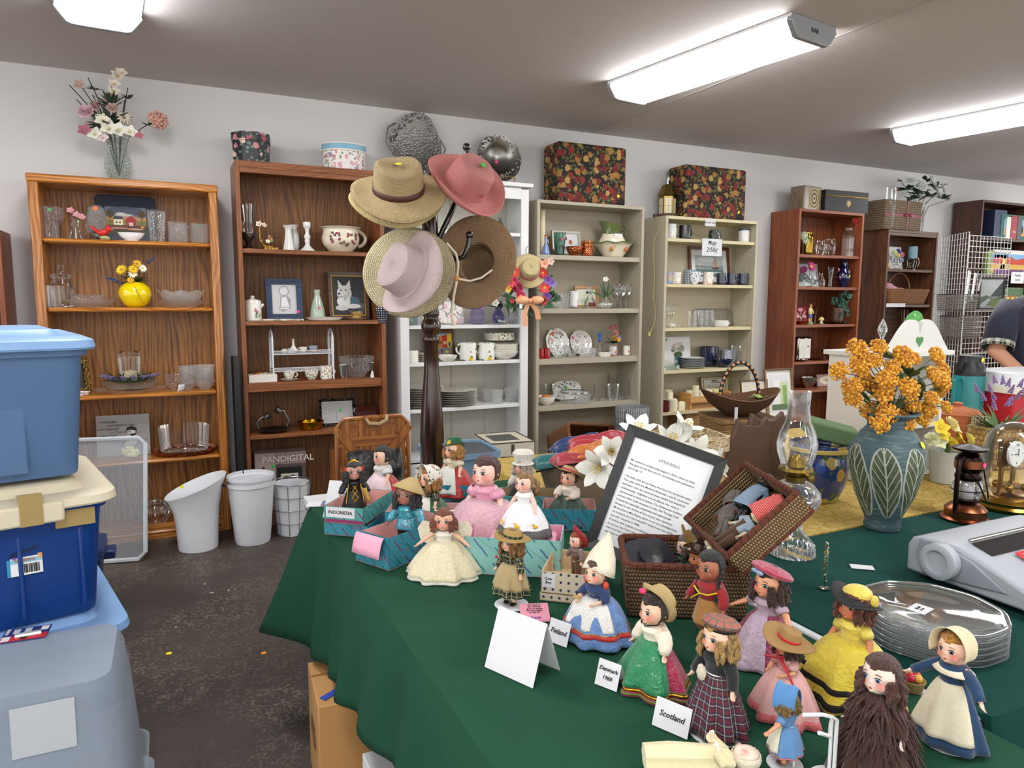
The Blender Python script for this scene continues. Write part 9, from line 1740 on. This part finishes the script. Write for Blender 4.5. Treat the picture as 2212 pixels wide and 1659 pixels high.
# ================================================================ yellow table
x,y=at(1500,1072);a=wid(1400,1600,1072)/2;h=tall(1500,948,1072)
def crackle(c1,c2,s=20):
    g=G('worn_gilt_'+c2);o=g.co('Object',(1,1,3));n=g.noise(o,s,5,.7,1);return g.fin(g.ramp(n,[(.42,c1),(.5,c2),(.62,c1)]),.5,0,g.bump(n,.6,.006))
cg_=crackle('8f6c34','d8cfae');t=T('planter','long carved gold and cream planter with scroll handles','planter',(x,y+.10,ZT+.001),rad(-12));loft([(a*.86,.075,.03,0),(a*.86,.075,.03,.015),(a*.8,.07,.03,.02),(a*.86,.08,.03,.045),(a*.9,.085,.03,.05),(a*.93,.09,.03,h*.7),(a*1.0,.1,.03,h*.75),(a*1.0,.1,.03,h),(a*.94,.09,.03,h),(a*.88,.08,.03,.02)],6,cap=False).bd('body',cg_,t)
MB().tube([(-a*1.02+.03*cos(q)*(1-q/12),-.0+.0*q,h*.8+.03*sin(q)*(1-q/12))for q in[k*.5 for k in range(18)]],.012,8).ell((-a*.95,-.06,h*.8),(.04,.035,.035),12).bd('scroll_handle',cg_,t);sticker(t,(a*.72,-.102,h*.62),col=ORG,r=.013)
# lilies in a white vase
x,y=at(1455,1118);h=tall(1455,1005,1118);vessel('vase','white porcelain vase half hidden behind the framed letter','vase',[(.5,0),(.75,.15),(1,.55),(.9,.8),(.5,.95),(.55,1)],x,y+.03,ZT+.001,.062,h,plain('dcd8c8',.15,coat=.6))
O_=(x,y+.03,ZT+h*.9);t=T('artificial_flowers','white silk lilies with green leaves in the white porcelain vase','flowers',O_);mb=MB();tp=[]
for i,(u,v,q,d_)in enumerate(((1378,925,.058,(-.25,-.5,1)),(1290,1012,.062,(-1,-.8,.1)),(1320,975,.05,(-.7,-1,.3)),(1452,948,.06,(-.1,-.6,1)),(1485,918,.055,(.4,-.4,1)),(1508,985,.070,(.1,-1.2,.4)),(1555,1003,.068,(1,-.7,.3)))):p=rel(u,v,y+.01-.02*(i%3),O_);tp.append(Vector(p)-Vector(d_).normalized()*q);bloom('lily',q,('ebebe4','d8b828'),t,p,d_,i,'lily')
stems(mb,(0,0,0),tp,.003,.2,4);mb.bd('stem',plain('4a6a3a',.5),t);mb=MB();foliage(mb,(0,0,.02),14,.11,.02,(1,.6,.8),3,.3);foliage(mb,rel(1330,1040,y,O_),5,.08,.02,seed=4);mb.bd('foliage',plain('2f5a30',.5),t)
# scarf basket
x,y=1.31,2.02;t=T('handled_basket','taupe oval basket with thin black handles full of scarves','basket',(x,y,ZT+.001),rad(-28));MB().lathe([(0,.002),(.14,.002),(.17,.12),(.18,.13),(.176,.13),(.165,.12),(.135,.008)],44,sx=1.25,sy=.8,cap=False).bd('body',plain('8a7a68',.8,bump=.6,bs=150),t,thick=.004);MB().tube([(-.22+.44*q/12,-.15-.02*sin(pi*q/12),.13+.04*sin(pi*q/12))for q in range(13)],.0035,6).bd('handle',BLACK,t)
for i,(dx,dy,dz,sx_,sy_,sz_,c,r,l)in enumerate(((-.13,.02,.15,.11,.06,.035,'1f6a6c',.3,'teal silk scarf folded at the left end of the basket'),(-.07,-.04,.165,.13,.055,.04,'a83a44',.5,'dusty red silk scarf at the front of the basket'),(-.02,-.02,.19,.12,.04,.035,'c8742c',.8,'orange and yellow silk scarf across the basket middle'),(.05,.04,.19,.15,.05,.045,'b0303c',.35,'bright red silk scarf at the right of the basket'),(.0,.08,.18,.14,.04,.045,'22386c',.4,'royal blue silk scarf at the rear of the basket'),(.12,-.05,.15,.09,.05,.03,'2c6a3c',.2,'green silk scarf end at the right front of the basket'))):
    o=tag(MB().grid(lambda u,v,i=i:((u-.5)*2*sx_,(v-.5)*2*sy_+.01*sin(u*7+i),sz_*(sin(pi*v)**.6)*(sin(pi*u)**.4)*(1+.25*sin(v*16+u*6+i)+.1*sin(u*13))),26,26).bd('silk_scarf',satin(c,.35),None,(x+dx,y+dy,ZT+dz-.02),(0,0,r-.6),thick=.002),l,'scarf')
# brown wooden animal cutouts
for i,(u,v0,dx,l)in enumerate(((1622,905,0,'smooth brown wooden cat shaped cutout with carved whiskers'),(1668,895,.0,'second brown wooden cat cutout behind the glass lamp'))):
    x,y=at(u+8,1062);h=tall(u,v0,1062);t=T('wooden_cat',l,'ornament',(x,y+.04+.03*i,ZT+.001),rad(-15));k=h/.16
    MB().prism([(q[0]*k,q[1]*k)for q in((-.045,0),(.05,0),(.055,.05),(.045,.09),(.05,.12),(.04,.16),(.02,.142),(-.01,.142),(-.03,.158),(-.04,.12),(-.062,.10),(-.066,.07),(-.05,.04))],-.012,.012).bd('body',plain('5a4232',.6,bump=.2),t,bev=.004);MB().tube([(-.02,-.0135,.03*k),(-.01,-.0135,.027*k),(0,-.0135,.03*k)],.001,5).bd('whisker_mark',plain('d8c8a8'),t)
# patterned pot with florist foam
x,y=at(1785,1085);y+=.04;h=tall(1785,960,1085);t=T('ceramic_pot','blue and yellow fruit painted ceramic pot','pot',(x,y,ZT+.001));vessel('pot',None,None,[(.6,0),(.68,.04),(.92,.3),(1,.65),(.95,.85),(1.02,.9),(1.02,1)],0,0,0,.098,h,floral('27386c',('c89a30','b8a050','3a5a9a','c8b878'),22,.42,'44603a',.15,coat=.7),parent=t);MB().lathe([(.1,0),(.102,.012),(.097,.016)],40,cap=False).bd('yellow_rim',plain('c8b060',.2,coat=.5),t,(0,0,h*.88))
t=T('florist_foam','green block of florist foam lying on the ceramic pot','foam',(x+.045,y-.005,ZT+h+.036),rot=(.15,.25,-.5));MB().box((0,0,0),(.17,.09,.055)).bd('block',plain('5f7a52',.9,bump=1,bs=250),t,bev=.006)
# white hutch
A=PZ(1812,1040,ZT);x,y=2.515,1.86;wh=plain('d4d2cc',.5,var=.03);t=T('shelf_hutch','white wooden tabletop hutch with a heart cut into its scalloped crest','shelf',(x,y,ZT+.001),rad(3));hw,H=.19,tall(1900,762,1120)+.03
H=PY(1930,765,y).z-ZT
for s in(-1,1):MB().box((s*hw,0,H/2),(.016,.22,H)).bd('side_panel',wh,t,bev=.002)
MB().box((0,.105,H/2),(2*hw,.01,H)).bd('back_panel',wh,t);MB().box((0,-.005,H+.008),(2*hw+.05,.26,.018)).bd('top_panel',wh,t,bev=.003)
for z in(.01,.2):MB().box((0,0,z),(2*hw-.016,.2,.014)).bd('shelf',wh,t)
cr=[(-hw,0)]+[(-hw+.02+.155*q/10,.02+.10*sin(q/10*pi*.62)**1.1)for q in range(11)]+[(0,.065)];cr=cr+[(-p_[0],p_[1])for p_ in cr[-2::-1]]
ht=[(16*sin(a)**3*.0014,(13*cos(a)-5*cos(2*a)-2*cos(3*a)-cos(4*a))*.0014+.04)for a in[-2*pi*q/28 for q in range(28)]]
MB().prism(cr,-.008,.008).bd('crest',wh,t,(0,-.115,H+.017));MB().prism(ht,-.0095,-.0085).bd('heart_cutout',plain('4f8a4c',.8),t,(0,-.115,H+.017))
p=PY(1966,700,y+.08);t=T('pillow','green and white patterned pillow standing on the hutch behind its crest','pillow',(p.x,y+.085,ZT+H+.02),rot=(0,.35,0));MB().ell((0,0,.07),(.06,.025,.085),16).bd('pillow_body',floral('5aa050',('c8e0b8','7ab868'),60,.3,'4a8a44',.8),t)
p=PY(1905,735,y-.06);t=T('glass_ornament','clear faceted glass finial ornament on the left of the hutch','ornament',(p.x,y-.06,ZT+H+.019));MB().lathe([(0,0),(.022,0),(.015,.03),(.007,.05),(.018,.08),(.012,.1),(0,.125)],8).bd('finial',cut,t,smooth=False)
# behind: hamper, handled basket, leaning pictures
t=T('wicker_hamper','square tan wicker hamper standing behind the yellow table','basket',(3.28,3.45,.001),rad(-20));wt=weave('6a4c2c','b08c58',60,90,.8);z=PY(1630,905,3.3).z;loft([(.19,.17,.03,0),(.2,.18,.03,z-.03),(.21,.19,.03,z-.025),(.21,.19,.03,z)],6).bd('body',wt,t)
t=T('handled_basket','brown twig basket with a ribbon wrapped handle on the hamper','basket',(3.28,3.45,z+.002),rad(-20));tw=weave('2e1a0e','7c5230',40,120,1.2);MB().lathe([(0,.003),(.1,.003),(.2,.05),(.255,.11),(.25,.112),(.19,.06),(.09,.012)],44,sx=1.0,sy=.7,fn=lambda a,r,zq:(r,zq+.06*(cos(a)**2)*(r/.25)**2-.0),cap=False).bd('body',tw,t,thick=.008)
MB().tube([(.0+.13*cos(q*pi/14),0,.10+.24*sin(q*pi/14))for q in range(15)],.012,8).bd('handle',dots('14182a','c08858',30,.3),t);mb=MB();foliage(mb,(.1,-.08,.11),16,.06,.04,seed=2);mb.bd('hydrangea',plain('8a9a5c',.7),t);MB().box((-.1,-.19,.02),(.02,.003,.12)).bd('price_tag',PAPER,t)
framed((1655,797,1715,905),None,0,-.62,'wooden frame with a watercolour of a white birdhouse leaning by the basket','7a5a3c',.016,[('c8d8a8',(.5,.1,1,.8)),('8aa860',(.7,.1,.9,.7)),('e8e8e4',(.2,.2,.55,.85)),('7a8a94',(.3,.6,.5,.66)),('5f7a50',(.1,.05,.9,.2))],fm=wood('5a3c24','8a6844','X'),mat_w=.03,z=.53)
framed((1603,822,1660,905),None,0,-.62,'thin dark frame with pale art behind the ribbon handled basket','3a3024',.008,[('d8d0bc',(0,0,1,1))],fm=metal('9a8450',.4),mat_w=.02,z=.53)
t=T('side_table','low bench carrying the leaning pictures behind the hamper','table',(4.12,4.02,0));MB().box((0,0,.515),(.75,.22,.025)).bd('tabletop',redx,t)
for s in(-1,1):MB().box((s*.34,0,.25),(.03,.2,.5)).bd('leg',red,t)
# thermos, cooler, terracotta, cup
x,y=at(2084,940);k=tall(2084,765,940)/175;tl=plain('17797c',.35);t=T('thermos_jug','teal thermos jug with a black pour lid and yellow sticker','thermos',(x,y,ZT+.001));MB().lathe([(0,0),(30*k,0),(30*k,128*k),(27*k,134*k),(0,134*k)],36).bd('body',tl,t);o=MB().lathe([(29*k,130*k),(29*k,150*k),(24*k,156*k),(24*k,172*k),(0,175*k)],32).box((-28*k,0,150*k),(22*k,10*k,18*k)).bd('lid',plain('141416',.4),t);sticker(t,(0,-25*k,164*k),col=YEL,r=5*k);MB().tube([(-28*k,0,125*k),(-50*k,0,120*k),(-50*k,0,40*k),(-30*k,0,36*k)],4*k,8).bd('handle',tl,t)
x,y=at(2165,940);k=tall(2165,800,940)/140;t=T('cooler','red picnic cooler with a white lid','cooler',(x+.14,y,ZT+.001),rad(-8));rd_=plain('b0182c',.4);loft([(105*k,60*k,8*k,0),(112*k,66*k,8*k,98*k)],6).bd('body',rd_,t);loft([(116*k,70*k,9*k,98*k),(116*k,70*k,9*k,112*k)],6).bd('lid_rim',plain('d8d4c4',.4),t);loft([(114*k,68*k,9*k,112*k),(104*k,58*k,9*k,138*k),(98*k,52*k,9*k,140*k)],6).bd('lid',plain('d0d4d8',.4),t)
x,y=at(2062,960);k=tall(2062,868,960)/92;t=T('terracotta_pot','terracotta bowl with a knobbed lid','pot',(x,y,ZT+.001));tc=plain('b0623a',.6);MB().lathe([(0,0),(30*k,0),(42*k,40*k),(44*k,68*k),(0,68*k)],32).bd('bowl',tc,t);MB().lathe([(46*k,68*k),(40*k,76*k),(14*k,83*k),(8*k,84*k),(10*k,90*k),(0,93*k)],32).bd('lid',tc,t)
x,y=at(2078,968);k=tall(2078,890,968)/78;vessel('planter_cup','cream pot with black dots and crosses beside the terracotta bowl','pot','mug',x+.03,y-.07,ZT+.001,22*k,78*k*.9,dots('cfc4a4','1c1a18',70,.3))
# yellow flowers in ribbed pot
x,y=at(2042,1040);h=tall(2042,972,1040);t=tag(MB().lathe([(0,0),(.052,0),(.06,h*.9),(.064,h),(.058,h),(.05,h*.5),(0,h*.4)],72,fn=lambda a,r,z:(r*(1+.03*abs(sin(14*a))),z)).bd('flower_pot',plain('c8ccc8',.5,var=.1),None,(x,y,ZT+.001)),'white ribbed metal pot with a lacy rim','pot');O_=(x,y,ZT+h)
t=T('artificial_flowers','yellow and cream silk flowers in the ribbed white pot','flowers',O_);MB().tube([(0,0,-.03),(0,0,.05)],.01,6).bd('stem',plain('5a7a3a'),t)
for i,(u,v,c,q)in enumerate(((2030,925,'e0c828',.036),(2052,918,'e8dc98',.034),(2070,945,'dcc020',.034),(2090,950,'e4dc70',.03),(2028,955,'dfe0b0',.032),(2052,960,'e0cc30',.034),(2035,940,'dcc428',.03),(2012,950,'e0e0b8',.028),(2064,925,'e8e0b0',.028))):bloom('rose' if i%2 else 'bell',q,(c,c),t,rel(u,v,y-.02,O_),((u-2045)/40,-1,.7),i)
# lavender basket
x,y=at(2165,1015);x+=.05;h=tall(2165,940,1030);t=T('woven_basket','square split wood basket with a woven diamond pattern','basket',(x,y+.05,ZT+.001),rad(-12));wsp=weave('7a5c34','c8a468',45,45,.6);basket(t,.09,.07,h,wsp,wsp,wood('9a7240','d0a868','X'),tp=.88,rr=.006)
O_=(x,y+.05,ZT+h);t=T('lavender_bunch','bunch of artificial lavender with long green leaves','flowers',O_);mb=MB();rd=random.Random(5)
for i in range(90):a=rd.uniform(0,6.28);leaf_pts(mb,(cos(a)*.04,sin(a)*.03,-.01),(cos(a)*1.1,sin(a)*.8,rd.uniform(.2,1.6)),rd.uniform(.08,.14),.009,curl=rd.uniform(.1,.6))
mb.bd('foliage',plain('5a7444',.6,var=.2),t)
for i in range(16):a=i*2.4;q=.03+.006*i;p=(cos(a)*q*1.2,sin(a)*q*.6,.09+.03*((i*5)%4));bloom('spike',.022,('7a6aa0','8e7ab0','a06a98'),t,p,(cos(a)*.5,sin(a)*.4,1),i,'lavender_spike')
# ================================================================ wire grid and person
gw=plain('cfd2d0',.4)
for i,(u0,u1,l)in enumerate(((2036,2094,'white wire grid panel turned sideways beside the dark bookcase'),(2096,2186,'white wire grid panel hung with baskets and chimes'))):
    a=PY(u0,505,4.2 if i else 4.45);b=PY(u1,505,4.2 if i else 4.0);t=T('wire_grid_panel',l,'display panel',(a.x,a.y,0),atan2(b.y-a.y,b.x-a.x));L=math.hypot(b.x-a.x,b.y-a.y);mb=MB();n=int(L/.05)
    for q in range(n+1):mb.tube([(L*q/n,0,.02),(L*q/n,0,2.03)],.004 if q in(0,n)else.003,5)
    for q in range(41):mb.tube([(0,0,.03+.05*q),(L,0,.03+.05*q)],.003,5)
    mb.bd('wire',gw,t)
a=PY(2102,585,4.05);t=T('wind_chimes','silver wind chimes hanging on the wire grid','wind chimes',a)
for i in range(5):MB().tube([(.045*i-.09,-.02+.02*(i%2),0-.01*i),(.045*i-.12,-.02+.02*(i%2),-.34+.04*i)],.010,8).bd('chime_tube',silver,t)
MB().lathe([(0,0),(.1,0),(.1,.015),(0,.015)],20).tube([(0,0,.01),(.02,.02,.2)],.003,5).bd('top_disc',plain('4a3020'),t)
a=PY(2096,505,4.2);b=PY(2186,505,4.0);wq=math.hypot(b.x-a.x,b.y-a.y)*.62;z=PY(2150,668,4.06).z;hq=PY(2150,600,4.06).z-z;an=atan2(b.y-a.y,b.x-a.x);t=T('picture_frame','framed misty mountain valley picture hanging on the wire grid','picture frame',(a.x+(b.x-a.x)*.62+.012*sin(an),a.y+(b.y-a.y)*.62-.006*cos(an),z),an);frame_mb(wq,hq,.012,.014).bd('frame',BLACK,t,smooth=False);pic('picture',wq-.02,hq-.02,[('b8bcbc',(0,.4,1,1)),('4a5450',[(.45,.4),(1,.95),(1,.4)]),('5f6a5a',[(0,.35),(.3,.45),(.6,.3),(1,.45),(1,.1),(0,.1)]),('6a7a48',(.5,.05,1,.3)),('a8aca8',[(0,.1),(.4,.35),(.5,.3),(.2,.0)])],t,(0,-.002,.01),bgc='8a8f8c')
for i,(u,v,hh)in enumerate(((2062,670,.14),(2068,730,.2))):a=PY(u,v,4.12);t=T('wire_basket','grey mesh wire basket hooked on the grid, '+('upper','lower')[i],'basket',(a.x,4.10,a.z));basket(t,.15,.1,hh,weave('3a3630','8a8478',60,60,.5,alpha=.6),None,metal('6a6660',.4),tp=.9,rr=.005)
# man in the background
px,py=4.80,2.52;t=T('person','person in a navy short sleeved shirt with plaid cuffs leaning over behind the cooler','person',(px,py,.001),rad(-42));mb=MB();mb.tube([(-.1,0,.95),(-.11,0,.5),(-.11,0,.1)],[.1,.07,.05],12).tube([(.1,0,.95),(.11,0,.5),(.11,0,.1)],[.1,.07,.05],12).ell((-.11,-.06,.05),(.05,.13,.05),10).ell((.11,-.06,.05),(.05,.13,.05),10).tube([(0,0,.9),(0,0,1.15),(0,-.02,1.38)],[.15,.14,.12],16).tube([(-.2,-.04,1.37),(.2,-.04,1.37)],.06,12).tube([(0,-.06,1.42),(0,-.09,1.55)],.06,12).ell((0,-.11,1.66),(.08,.1,.12),18).ell((0,-.215,1.65),(.014,.02,.022),8)
for s in(-1,1):
    mb.ell((s*.08,-.10,1.66),(.012,.022,.032),8).tube([(s*.2,-.05,1.38),(s*.27,-.1,1.12),(s*.2,-.33,1.0)],[.062,.05,.034],12).ell((s*.19,-.38,.99),(.04,.05,.022),10)
    for q in range(4):mb.tube([(s*.19+(q-1.5)*.02,-.41,.99),(s*.19+(q-1.5)*.022,-.45,.985),(s*.19+(q-1.5)*.022,-.475,.97)],[.011,.010,.008],6)
    mb.tube([(s*.155,-.37,.985),(s*.13,-.41,.975),(s*.135,-.435,.97)],[.013,.011,.008],6)
o=mb.bd('body',plain('c89478',.5),t);m=o.modifiers.new('r','REMESH');m.mode='VOXEL';m.voxel_size=.009;m.use_smooth_shade=True;m=o.modifiers.new('s','SMOOTH');m.iterations=4;bpy.context.view_layer.update();bake(o)
nv=fabric('1a2034');pl_=plaid('20242c','c8c4b8','8a9a70',18);mb=MB().lathe([(.19,.88),(.2,1.0),(.215,1.2),(.235,1.36),(.18,1.43),(.08,1.475)],32,sy=.75,fn=lambda a,r,z:(r*(1+.02*sin(5*a+z*9)),z),cap=False).bd('shirt',nv,t,(0,-.02,0),thick=.006)
for s in(-1,1):MB().tube([(s*.17,-.04,1.39),(s*.235,-.07,1.28),(s*.265,-.1,1.16)],[.09,.088,.082],16,cap=False).bd('sleeve',nv,t,thick=.004);MB().tube([(s*.262,-.096,1.175),(s*.268,-.108,1.14)],.087,16,cap=False).bd('sleeve_cuff',pl_,t,thick=.004);MB().ell((s*.032,-.195,1.68),(.014,.008,.009),8).bd('eye',plain('2a201a',.2),o)
MB().lathe([(.12,1.44),(.085,1.49),(.075,1.47)],24,sy=.8,cap=False).bd('collar',pl_,t,(0,-.04,0),thick=.004);MB().ell((0,-.205,1.605),(.028,.008,.007),8).bd('mouth',plain('8a4a40'),o);MB().lathe([(.088,1.64),(.092,1.72),(.07,1.78),(0,1.795)],24,sy=1.15,fn=lambda a,r,z:(r*(.85 if sin(a)<-.6 and z<1.7 else 1),z),cap=False).bd('hair',hairmat('8a8680'),t,(0,-.10,0),thick=.006)
for s in(-1,1):MB().tube([(s*.1,0,.98),(s*.115,0,.5),(s*.115,0,.09)],[.125,.095,.085],14).bd('trousers',fabric('2c3040'),t)
sticker(t,(.1,-.19,1.3),(pi/2,0,.3),col='e8e8e8',r=.02,name='name_badge')
x,y=at(1972,1492);t=T('fruit_basket','tiny basket of red fruit with a thin red handle beside the pilgrim doll','basket',(x,y,ZT+.001));MB().lathe([(0,0),(.014,0),(.02,.02),(.017,.02),(0,.012)],20).bd('basket_body',weave('7a5a30','c8a868',400,400),t);MB().tube([(-.018,0,.02),(-.012,0,.04),(0,0,.048),(.012,0,.04),(.018,0,.02)],.0013,6).bd('handle',plain('a01838',.4),t)
for i,c in enumerate(('c82c20','d8502c','b82040','d8a83c')):MB().ell((.008*cos(i*1.6),.008*sin(i*1.6),.025),.0075,10).bd('fruit',plain(c,.25,coat=.5),t)
p=PZ(2168,1612,.60);t=T('lavender_tube','lavender plastic tube standing beside the table corner','bottle',(p.x,p.y-.0,.60));MB().lathe([(0,0),(.012,0),(.012,.06),(0,.06)],24).bd('tube_body',plain('9a84c0',.4),t);MB().lathe([(.0135,.05),(.0135,.066),(.009,.072),(0,.073)],24).bd('cap',plain('a48ecc',.4),t)
t=T('tote_bag','navy bag with white flecks on a stool by the table corner','bag',(p.x+.06,p.y-.05,.42));loft([(.13,.09,.04,0),(.14,.1,.05,.09),(.13,.09,.05,.178)],6).bd('bag_body',floral('141a34',('c8ccd8','e0e0e8'),60,.25,'141a34',.9),t)
t=T('stool','dark stool under the navy bag','stool',(p.x+.06,p.y-.05,0));MB().lathe([(0,.39),(.15,.39),(.155,.40),(.155,.418),(0,.419)],36).bd('seat',BLACK,t)
for a in(.6,2.2,3.8,5.3):MB().tube([(.1*cos(a),.1*sin(a),.39),(.14*cos(a),.14*sin(a),.0)],.012,8).bd('leg',BLACK,t)
